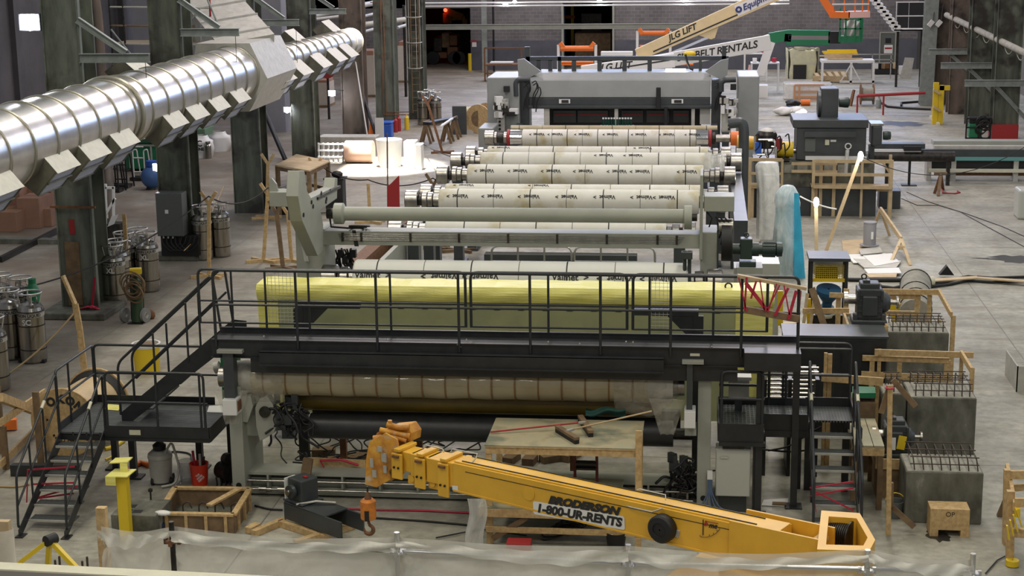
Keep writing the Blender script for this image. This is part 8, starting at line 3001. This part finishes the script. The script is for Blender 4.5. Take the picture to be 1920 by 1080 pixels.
for(x0,y0),(x1,y1),h,m_ in(((1476,61),(1556,62),.28,'green'),((1474,79),(1556,79),.28,'green'),((1442,72),(1478,66),.55,'green'),((1470,70),(1484,71),.42,'black'),((1478,70),(1553,71),.22,'cableg'),((1552,70),(1576,70),.6,'black'),((1395,90),(1444,75),.6,'white')):
 MB().beam(W(x0,y0,Y=Yg3),W(x1,y1,Y=Yg3),.35,h).build('boom_section',M[m_],t,bevel=.02)
a,b_=W(1573,80,Y=Yg3-.6),W(1612,70,Y=Yg3-.6)
MB().b(a.x,b_.x,Yg3-.6,Yg3+.4,a.z,b_.z+.05).build('basket_floor',M['green'],t)
for px,ytp in((1574,15),(1585,35),(1603,38),(1616,30),(1612,34)):
 a=W(px,78,Y=Yg3-.6)
 b_=W(px,ytp,Y=Yg3-.6)
 MB().b(a.x-.04,a.x+.04,Yg3-.62,Yg3-.55,a.z,b_.z).build('basket_post',M['green'],t)
for y in(36,54):
 a,b_=W(1574,y,Y=Yg3-.6),W(1616,y,Y=Yg3-.6)
 MB().b(a.x,b_.x,Yg3-.62,Yg3-.56,a.z-.03,a.z+.03).build('basket_rail',M['green'],t)
bb=W(1576,60,Y=Yg3+.2)
MB().b(W(1608,60,Y=Yg3).x,W(1618,60,Y=Yg3).x,Yg3+.3,Yg3+.36,W(1610,78,Y=Yg3).z,W(1610,33,Y=Yg3).z).build('basket_panel',M['green'],t)
MB().beam(W(1425,140,Y=Yg3),W(1446,78,Y=Yg3),.4,.4,up=(0,1,0)).build('riser',M['white'],t)
MB().b(W(1410,140,Y=Yg3).x,W(1440,140,Y=Yg3).x,Yg3-.3,Yg3+.6,0,.6).build('chassis',M['white'],t)
MB().grid(10,10,lambda u,v:W(1582+u*30,37+v*34+3*math.sin(u*9),Y=Yg3-.35+.1*math.sin(u*11+v*7))).build('white_sack',M['white'],t)
t=thing('boom_lift','orange lift basket hanging in at the top right with white rails','lift',W(1600,30,Y=82))
Yo=82
MB().beam(W(1535,-15,Y=Yo),W(1562,28,Y=Yo),.35,.45,up=(0,1,0)).build('boom_arm',M['orange'],t)
MB().beam(W(1556,27,Y=Yo),W(1592,28,Y=Yo),.8,.3).build('basket_floor',M['orange'],t)
MB().beam(W(1590,27,Y=Yo),W(1630,26,Y=Yo),.8,.3).build('basket_skirt',mat('pale_pink_paint',(.7,.42,.38),.5),t)
for px in(1562,1583,1603,1617,1628):
 a,b_=W(px,25,Y=Yo-.3),W(px,-12,Y=Yo-.3)
 MB().b(a.x-.035,a.x+.035,Yo-.3,Yo-.24,a.z,b_.z).build('basket_post',M['orange'],t)
for y in(8,-6):
 a,b_=W(1560,y,Y=Yo-.3),W(1630,y,Y=Yo-.3)
 MB().b(a.x,b_.x,Yo-.32,Yo-.26,a.z-.03,a.z+.03).build('basket_rail',M['white'],t)
p=W(1535,-15,Y=Yo)
MB().beam(p,p+(p-W(1562,28,Y=Yo))*2.2,.35,.45,up=(0,1,0)).build('boom_mast',M['orange'],t)
t=thing('cage_platform','white stair rising to a dark cage platform high on the back right','platform',W(1690,40,Y=88))
Yp3=88
for k in range(10):
 a=W(1682-k*5.4,54-k*7,Y=Yp3)
 MB().b(a.x-.16,a.x+.18,Yp3,Yp3+1,a.z-.14,a.z+.16).build('stair_tread',M['white'],t)
a,b_=W(1680,30,Y=Yp3),W(1732,28,Y=Yp3)
for x0,x1,yt,yb in((1680,1733,3,5),(1680,1733,29,31),(1680,1733,55,58),(1679,1682,3,57),(1703,1705,3,57),(1731,1734,3,57)):
 bw(t,'cage_bar','white',x0,x1,yt,yb,Yp3,.08,0)
bw(t,'dark_back','black',1682,1732,4,56,Yp3+1.2,.1,0)
bw(t,'floor_panel','white',1676,1734,55,58,Yp3,1.3,0)
for px in(1684,1729):
 a=W(px,57,Y=Yp3+1)
 MB().b(a.x-.06,a.x+.06,Yp3+1,Yp3+1.12,0,a.z).build('platform_leg',M['darkm'],t)
for px,py in((1741,49),(1756,49)):
 p=W(px,py,Y=79.6)
 t=thing('work_lamp','lit work lamp clamped to the lone steel post, %s'%('left' if px<1750 else 'right'),'lamp',p)
 MB().beam(p,p+V((.2,0,.25)),.2,.16,up=(0,1,0)).build('lamp_housing',M['white'],t)
 MB().beam(p+V((.2,0,.25)),p+V((.3,.3,1.0)),.03,.03).build('lamp_arm',M['black'],t)
Yt4=91
t=thing('steel_table','white steel work table with diagonal bracing near the back wall','table',W(1590,143,Y=Yt4))
a,b_=W(1540,118,Y=Yt4),W(1640,113,Y=Yt4)
MB().b(a.x,b_.x,Yt4,Yt4+1.3,a.z,b_.z).build('table_top',M['white'],t)
for px in(1542,1596,1638):
 q=W(px,130,Y=Yt4)
 MB().b(q.x-.06,q.x+.06,Yt4,Yt4+.12,0,a.z).build('leg',M['white'],t)
q0,q1=W(1575,141,Y=Yt4),W(1640,141,Y=Yt4)
MB().b(q0 .x,q1 .x,Yt4,Yt4+.1,.04,.16).build('lower_rail',M['white'],t)
for s_ in(-1,1):
 q=W(1596,120,Y=Yt4)
 MB().beam((q.x,Yt4,a.z-.05),(q.x+s_*.55,Yt4,.1),.06,.06).build('brace',M['white'],t)
random.seed(6)
for k in range(7):
 x0=1536+random.uniform(0,20)
 a2,b2=W(x0,108-k*1.4,Y=Yt4+.3+.1*k),W(x0+random.uniform(45,70),108-k*1.4,Y=Yt4+.3+.1*k)
 zt_=W(1590,113,Y=Yt4).z+.06+.07*k
 tag(MB().beam((a2 .x,a2 .y,zt_),(b2 .x,b2 .y,zt_),.14,.07).build('timber',M['yelw' if k>3 else 'woodl']),('yellow' if k>3 else 'pale')+' timber in the heap on the white steel table','timber','yellow timbers on the white steel table' if k>3 else 'pale timbers on the white steel table')
t=thing('guard_rail','galvanised guard rail right of the white steel table','rail',W(1650,125,Y=94))
for y in(102,112,118):
 a,b_=W(1608,y,Y=94),W(1674,y,Y=94)
 MB().b(a.x,b_.x,94,94.06,a.z-.03,a.z+.03).build('rail_bar',M['galv'],t)
for px in(1636,1671):
 a=W(px,102,Y=94)
 MB().b(a.x-.03,a.x+.03,94,94.06,0,a.z).build('rail_post',M['galv'],t)
t=thing('film_wrapped_bundle','large bundle under yellowish clear film near the back wall','wrapped bundle',W(1505,148,z=0))
o=ORG[t.name]
ww=(W(1535,120,Y=o.y).x-W(1474,120,Y=o.y).x)/2
hh=W(1500,93,Y=o.y).z
MB().grid(36,16,lambda u,v:V((o.x+math.copysign(abs(math.cos(u*2*PI))**.5,math.cos(u*2*PI))*ww*(1+.05*math.sin(u*40+v*9)),o.y+.8+math.copysign(abs(math.sin(u*2*PI))**.5,math.sin(u*2*PI))*.8,hh*min(1,v*1.15)if v<.88 else hh*(1.0+.03*math.sin(u*30))))).build('film_cover',mat('yellowish_film',(.62,.60,.38),.3,c2=(.5,.5,.38),scale=3,bump=.7),t)
MB().b(o.x-ww*.9,o.x+ww*.9,o.y+.1,o.y+1.5,.02,hh-.1).build('inner_crate',M['darkm'],t)
MB().b(o.x-ww*.6,o.x+ww*.2,o.y-.15,o.y+.1,.02,.8).build('open_front',M['black'],t)
t=thing('slatted_pallet','pale slatted pallet leaning in front of the wrapped bundle','pallet',W(1555,150,z=0))
for k in range(5):
 MB().beam(W(1527+k*13,135,z=.35),W(1540+k*12,150,z=.15),.22,.05).build('slat',M['woodl'],t)
for y in(137,147):
 MB().beam(W(1524,y,z=.2),W(1590,y+2,z=.2),.1,.3).build('bearer',M['woodl'],t)
t=thing('film_crate','timber crate frame covered in clear film behind the drive motor','crate',W(1515,188,z=0))
o=ORG[t.name]
x0_,x1_=W(1470,180,Y=o.y).x,W(1560,180,Y=o.y).x
MB().b(x0_,x1_,o.y+.1,o.y+1.2,.02,W(1500,157,Y=o.y).z).build('film_cover',M['filmw'],t,bevel=.05)
for y in(160,172,182,190):
 a,b_=W(1490,y,Y=o.y),W(1545,y,Y=o.y)
 MB().b(a.x,b_.x,o.y-.02,o.y+.04,max(a.z,.03)-.04,max(a.z,.03)+.05).build('rail',mat('orange_timber',(.55,.30,.16),.6),t)
for px in(1490,1499,1545):
 a=W(px,160,Y=o.y)
 MB().b(a.x-.05,a.x+.05,o.y-.04,o.y+.02,0,a.z).build('upright',MATS['orange_timber'],t)
for k,(px,py,m_,lab)in enumerate(((1470,208,'white','white sack in the pile of bags left of the drive duct box'),(1482,206,'blue','dark blue sack in the pile of bags'),(1494,207,'white','torn white sack at the right of the pile of bags'),(1486,199,'black','black sack on top of the pile of bags'))):
 p=W(px,py,z=.22)
 m2=MATS.get('navy_cloth')if m_=='blue' else M[m_]
 random.seed(k)
 cz,sc_=(.2,1)if k<3 else(.34,.8)
 tag(MB().grid(16,9,lambda u,v:V((p.x,p.y+.1,cz))+V((math.cos(u*2*PI)*math.sin(v*PI)*.42,math.sin(u*2*PI)*math.sin(v*PI)*.3,math.cos(v*PI)*.2))*sc_*(1+.22*math.sin(u*19+v*9+k)*math.sin(v*PI))).build('sack',m2),lab,'sack')
p=W(1509,198,z=0)
tag(MB().cyl((p.x-.2,p.y,.16),(p.x+.25,p.y,.16),.15,n=16).build('orange_bucket',M['orange']),'orange bucket lying on its side right of the sacks','bucket')
for k,(px,lab)in enumerate(((1502,'bright round lamp disc on the floor, left of three'),(1517,'bright round lamp disc on the floor, middle of three'),(1531,'bright round lamp disc on the floor, right of three'))):
 p=W(px,214,z=.06)
 t=thing('floor_lamp_disc',lab,'lamp',p,'three bright discs left of the drive duct box')
 MB().lathe((p.x,p.y,0),(0,0,1),[(0,.3),(.06,.3),(.08,.26)],20).build('disc_body',M['white'],t)
 MB().lathe((p.x,p.y,0),(0,0,1),[(.08,.26),(.09,.01)],20).build('disc_glow',M['bulb'],t)
p=W(1624,198,z=0)
t=thing('cable_reel','brown cable reel wound with pale rope on the floor behind','cable reel',p)
for dx in(-.3,.3):
 MB().lathe((p.x+dx,p.y,.55),(1,0,0),[(0,.02),(0,.5),(.05,.5),(.05,.02)],24).build('reel_flange',M['rust'],t)
MB().cyl((p.x-.28,p.y,.55),(p.x+.3,p.y,.55),.32,n=20).build('rope_winding',M['concl'],t)
c=MB()
for s_ in(-1,1):
 c.beam((p.x-.75,p.y-.2*s_,0),(p.x-.6,p.y,.75),.1,.1)
c.build('trestle',M['rust'],t)
t=thing('red_pipe_rack','long dark red pipe resting on a rack by the cable reel','pipe',W(1660,205,z=0))
a,b_=W(1608,180,Y=76),W(1735,174,Y=76)
MB().cyl(a,b_,.07,n=10).build('pipe',M['red'],t)
for px in(1608,1657):
 q=W(px,180,Y=76)
 MB().b(q.x-.04,q.x+.04,75.96,76.04,0,q.z).build('rack_leg',M['red'],t)
q=W(1647,203,z=0)
tag(MB().lathe(q,(0,0,1),[(0,.02),(0,.12),(.4,.12),(.5,.05),(.7,.03),(.7,.01)],14).build('extinguisher',M['bracket']),'grey-green bottle standing under the red pipe','bottle')
for pts,lab in((((1648,190),(1665,200),(1700,203),(1745,205)),'thick black hose on the floor near the lone post'),(((1690,198),(1690,193),(1730,190)),'second thick black hose curving near the lone post')):
 tag(MB().tube([W(x,y,z=.05)for x,y in pts],.06,6).build('black_hose',M['cable']),lab,'hose')
t=thing('yellow_barrier','yellow steel barrier with rollers beside the back right column','barrier',W(1762,233,z=0))
o=ORG[t.name]
for px,yt_ in((1756,155),(1766,160)):
 q=W(px,yt_,Y=o.y)
 MB().b(q.x-.11,q.x+.11,o.y,o.y+.2,0,q.z).build('upright',M['yelw'],t)
q=W(1775,165,Y=o.y)
MB().b(q.x-.3,q.x+.15,o.y,o.y+.15,q.z-.1,q.z+.1).build('arm',M['yelw'],t)
for y in(168,200):
 MB().beam(W(1750,y,Y=o.y-.1),W(1763,y+8,Y=o.y-.1),.1,.1).build('roller',M['woodl'],t)
MB().beam(W(1745,218,z=.05),W(1760,233,z=.05),.12,.1).build('foot',M['foreb'],t)
t=thing('welding_machine','green and black welding machine in front of the right columns','welder',W(1833,262,z=0))
o=ORG[t.name]
a,b_=W(1817,258,Y=o.y),W(1842,230,Y=o.y)
MB().b(a.x,b_.x,o.y,o.y+.5,.08,b_.z-.05).build('green_case',M['green'],t,bevel=.02)
MB().b(a.x,b_.x+.5,o.y+.1,o.y+.6,b_.z-.05,b_.z+.18).build('upper_case',M['black'],t,bevel=.03)
a2,b2=W(1811,262,Y=o.y-.05),W(1858,222,Y=o.y-.05)
c=MB()
for x in(a2 .x,b2 .x-.45,b2 .x):
 c.b(x-.03,x+.03,o.y-.05,o.y+.02,0,b2 .z)
for z in(.06,.5,b2 .z):
 c.b(a2 .x,b2 .x,o.y-.05,o.y+.02,z-.03,z+.03)
c.build('cage_frame',M['black'],t)
c=MB()
random.seed(12)
for k in range(9):
 p=V((b2 .x-.25+random.uniform(-.15,.15),o.y-.08,.35+random.uniform(-.2,.5)))
 c.ring(p,(0,1,.2),.2,.025,14,5)
c.build('coiled_lead',M['cable'],t)
t=thing('weathered_board','grey weathered panel leaning by the back right corner','panel',W(1700,147,Y=94))
MB().prism([W(x,y,Y=94)for x,y in((1687,147),(1697,108),(1714,109),(1707,148))],(0,.1,0)).build('panel_sheet',M['galvm'],t)
p=W(1741,122,Y=88)
t=thing('round_sign','red round reel standing beside the lone steel post','reel',(p.x,88,0))
MB().lathe(p,(0,-1,0),[(0,.01),(0,.42),(.1,.42),(.1,.01)],24).build('disc',mat('salmon_red',(.5,.10,.09),.5),t)
MB().b(p.x-.04,p.x+.04,88.02,88.1,0,p.z).build('stand',M['darkm'],t)
t=thing('rubbish_heap','dark trolley of mixed rubbish by the man door','rubbish',W(1675,140,z=0))
o=ORG[t.name]
MB().b(o.x-1.1,o.x+.2,o.y,o.y+.8,.05,.3).build('trolley',M['black'],t)
for k in range(6):
 MB().bc((o.x-1+k*.22,o.y+.3,.5),(.3,.3,.35),k*.6).build('scrap_piece',M[('white','black','woodd','rust','black','woodl')[k]],t)
MB().b(o.x+.3,o.x+.6,o.y-.2,o.y+.3,.02,.5).build('white_box',M['white'],t)
for(x0,x1,yt,yb,Y,lab)in((1408,1462,118,147,86,'white trestle table with tools right of the winder'),(1395,1440,100,116,92,'white bench with boxes behind the trestle table')):
 t=thing('trestle_table',lab,'table',W((x0+x1)/2,yb,Y=Y))
 a,b_=W(x0,yt,Y=Y),W(x1,yt,Y=Y)
 MB().b(a.x,b_.x,Y,Y+.9,a.z-.06,a.z).build('table_top',M['white'],t)
 for x in(a.x+.05,b_.x-.05):
  for y in(Y+.05,Y+.85):
   MB().b(x-.04,x+.04,y-.04,y+.04,0,a.z-.06).build('leg',M['white'],t)
 MB().b(a.x,b_.x,Y+.03,Y+.08,.35,.42).build('stretcher',M['white'],t)
 for k in range(4):
  x=a.x+(b_.x-a.x)*(k+.6)/4.4
  MB().bc((x,Y+.4,a.z+.12),(.22,.2,.2),k*.4).build('tool_box',M[('white','darkm','galvm','redtape')[k]],t)
t=thing('traffic_cone','pale faded traffic cone beneath the trestle table','cone',W(1405,146,z=0))
o=ORG[t.name]
MB().lathe(o,(0,0,1),[(0,.2),(.05,.2),(.05,.16),(.75,.04),(.75,.01)],16).build('cone_body',mat('faded_pink',(.7,.4,.36),.6),t)
p=W(897,250,z=0)
t=thing('cable_drum','large wooden cable drum standing left of the winder','cable drum',p)
for dy in(0,.7):
 MB().lathe((p.x+dy*.4,p.y+dy,.62),(.45,1,0),[(0,.02),(0,.62),(.06,.62),(.06,.02)],30).build('drum_flange',M['wood'],t)
MB().cyl((p.x,p.y,.62),(p.x+.3,p.y+.7,.62),.35,n=20).build('drum_core',M['woodd'],t)
a=W(862,243,z=0)
t=thing('wooden_crate','wooden crate heaped with yellow foam left of the cable drum','crate',a)
b_=W(886,210,Y=a.y)
MB().b(a.x,b_.x,a.y,a.y+.8,0,b_.z).build('crate_box',M['wood'],t)
for k in range(8):
 MB().sphere((a.x+.1+k*.06,a.y+.2+(k%3)*.2,b_.z+.05),.16,8,(1,1,.8)).build('foam_lump',mat('pale_yellow_foam',(.62,.58,.38),.9),t)
bxp('square_board','machine_dk',848,874,199,225,68.5,.1,'dark square panel behind the wooden crate','panel',z0=0)
for k,(px,lab)in enumerate(((800,'weathered sawhorse under the left end of the black tray'),(838,'weathered sawhorse under the right end of the black tray'),(852,'weathered sawhorse lying beside the wooden crate'))):
 Y=63.6+(1.5 if k==2 else 0)
 c0=W(px,268-(8 if k==2 else 0),z=0)
 t=thing('sawhorse',lab,'sawhorse',c0,'sawhorses by the far gas cylinders')
 zt_=.85
 MB().beam(c0+V((-.05,-.35,zt_)),c0+V((.05,.45,zt_)),.09,.12).build('top_rail',M['woodd'],t)
 for dy in(-.25,.35):
  for dx in(-.22,.22):
   MB().beam(c0+V((0,dy,zt_-.02)),c0+V((dx,dy*1.2,0)),.1,.04,up=(0,1,0)).build('leg',M['woodd'],t)
a,b_=W(800,232,z=.98),W(850,222,z=.98)
tag(MB().beam(a,b_,.35,.12).build('cable_tray',M['darkm']),'black cable tray lying across two sawhorses','tray')
tag(MB().beam(W(828,236,z=1.1),W(848,222,z=1.1),.1,.05).build('white_tube',M['white']),'white tube lying on the black cable tray','tube')
# daylight, lamps and added fill lights of the hall
w=bpy.data.worlds.new('hall_air')
SC.world=w
w.use_nodes=True
bg=w.node_tree.nodes['Background']
bg.inputs[0].default_value=(.78,.80,.86,1)
bg.inputs[1].default_value=.27
def area(name,loc,size,power,col,rot=(0,0,0),sy=None):
 l=bpy.data.lights.new(name,'AREA')
 l.shape='RECTANGLE'
 l.size=size
 l.size_y=sy or size
 l.energy=power
 l.color=col
 o=bpy.data.objects.new(name,l)
 COL.objects.link(o)
 o.location=loc
 o.rotation_euler=rot
 return o
for i,y in enumerate((14,26,38,52,66,80,94)):
 warm=(1.0,.93,.76)if y<34 else((1,.95,.86)if y<50 else(1.0,.89,.90))
 for x in(-10,3):
  area('high_bay_and_fill_lamp',(x,y,15),2.2,620 if y<40 else 960,warm,sy=5)
area('side_fill',(27,44,9.5),5,1500,(.7,.8,1.0),(0,math.radians(90),0),sy=62)  # cool fill added from the right, also for a bluish duct reflection
area('back_window',(4,99.5,13.2),44,5200,(.45,.6,1.0),(math.radians(-90),0,0),sy=2.2)
for x in(-7,5):
 area('high_bay_and_fill_lamp',(x,2,14),2.2,520,(1,.94,.8),sy=4)  # fill pair added behind the camera to brighten faces turned towards it
for y in(34,58,82):
 area('aisle_lamp',(-19.5,y,12),1.2,80,(.85,.9,1.0),sy=4)
for y in(40,64,86):
 area('right_lamp',(13,y,14),1.5,330,(1,.95,.88),sy=4)
SC.view_settings.view_transform='Standard'
SC.view_settings.look='None'
SC.view_settings.exposure=0.0
SC.view_settings.gamma=1.0
SC.view_settings.use_curve_mapping=False
SC.cycles.max_bounces=6
SC.cycles.diffuse_bounces=3
SC.cycles.glossy_bounces=3
SC.cycles.transmission_bounces=4
SC.cycles.transparent_max_bounces=10
SC.cycles.sample_clamp_indirect=6.0
SC.cycles.caustics_reflective=False
SC.cycles.caustics_refractive=False
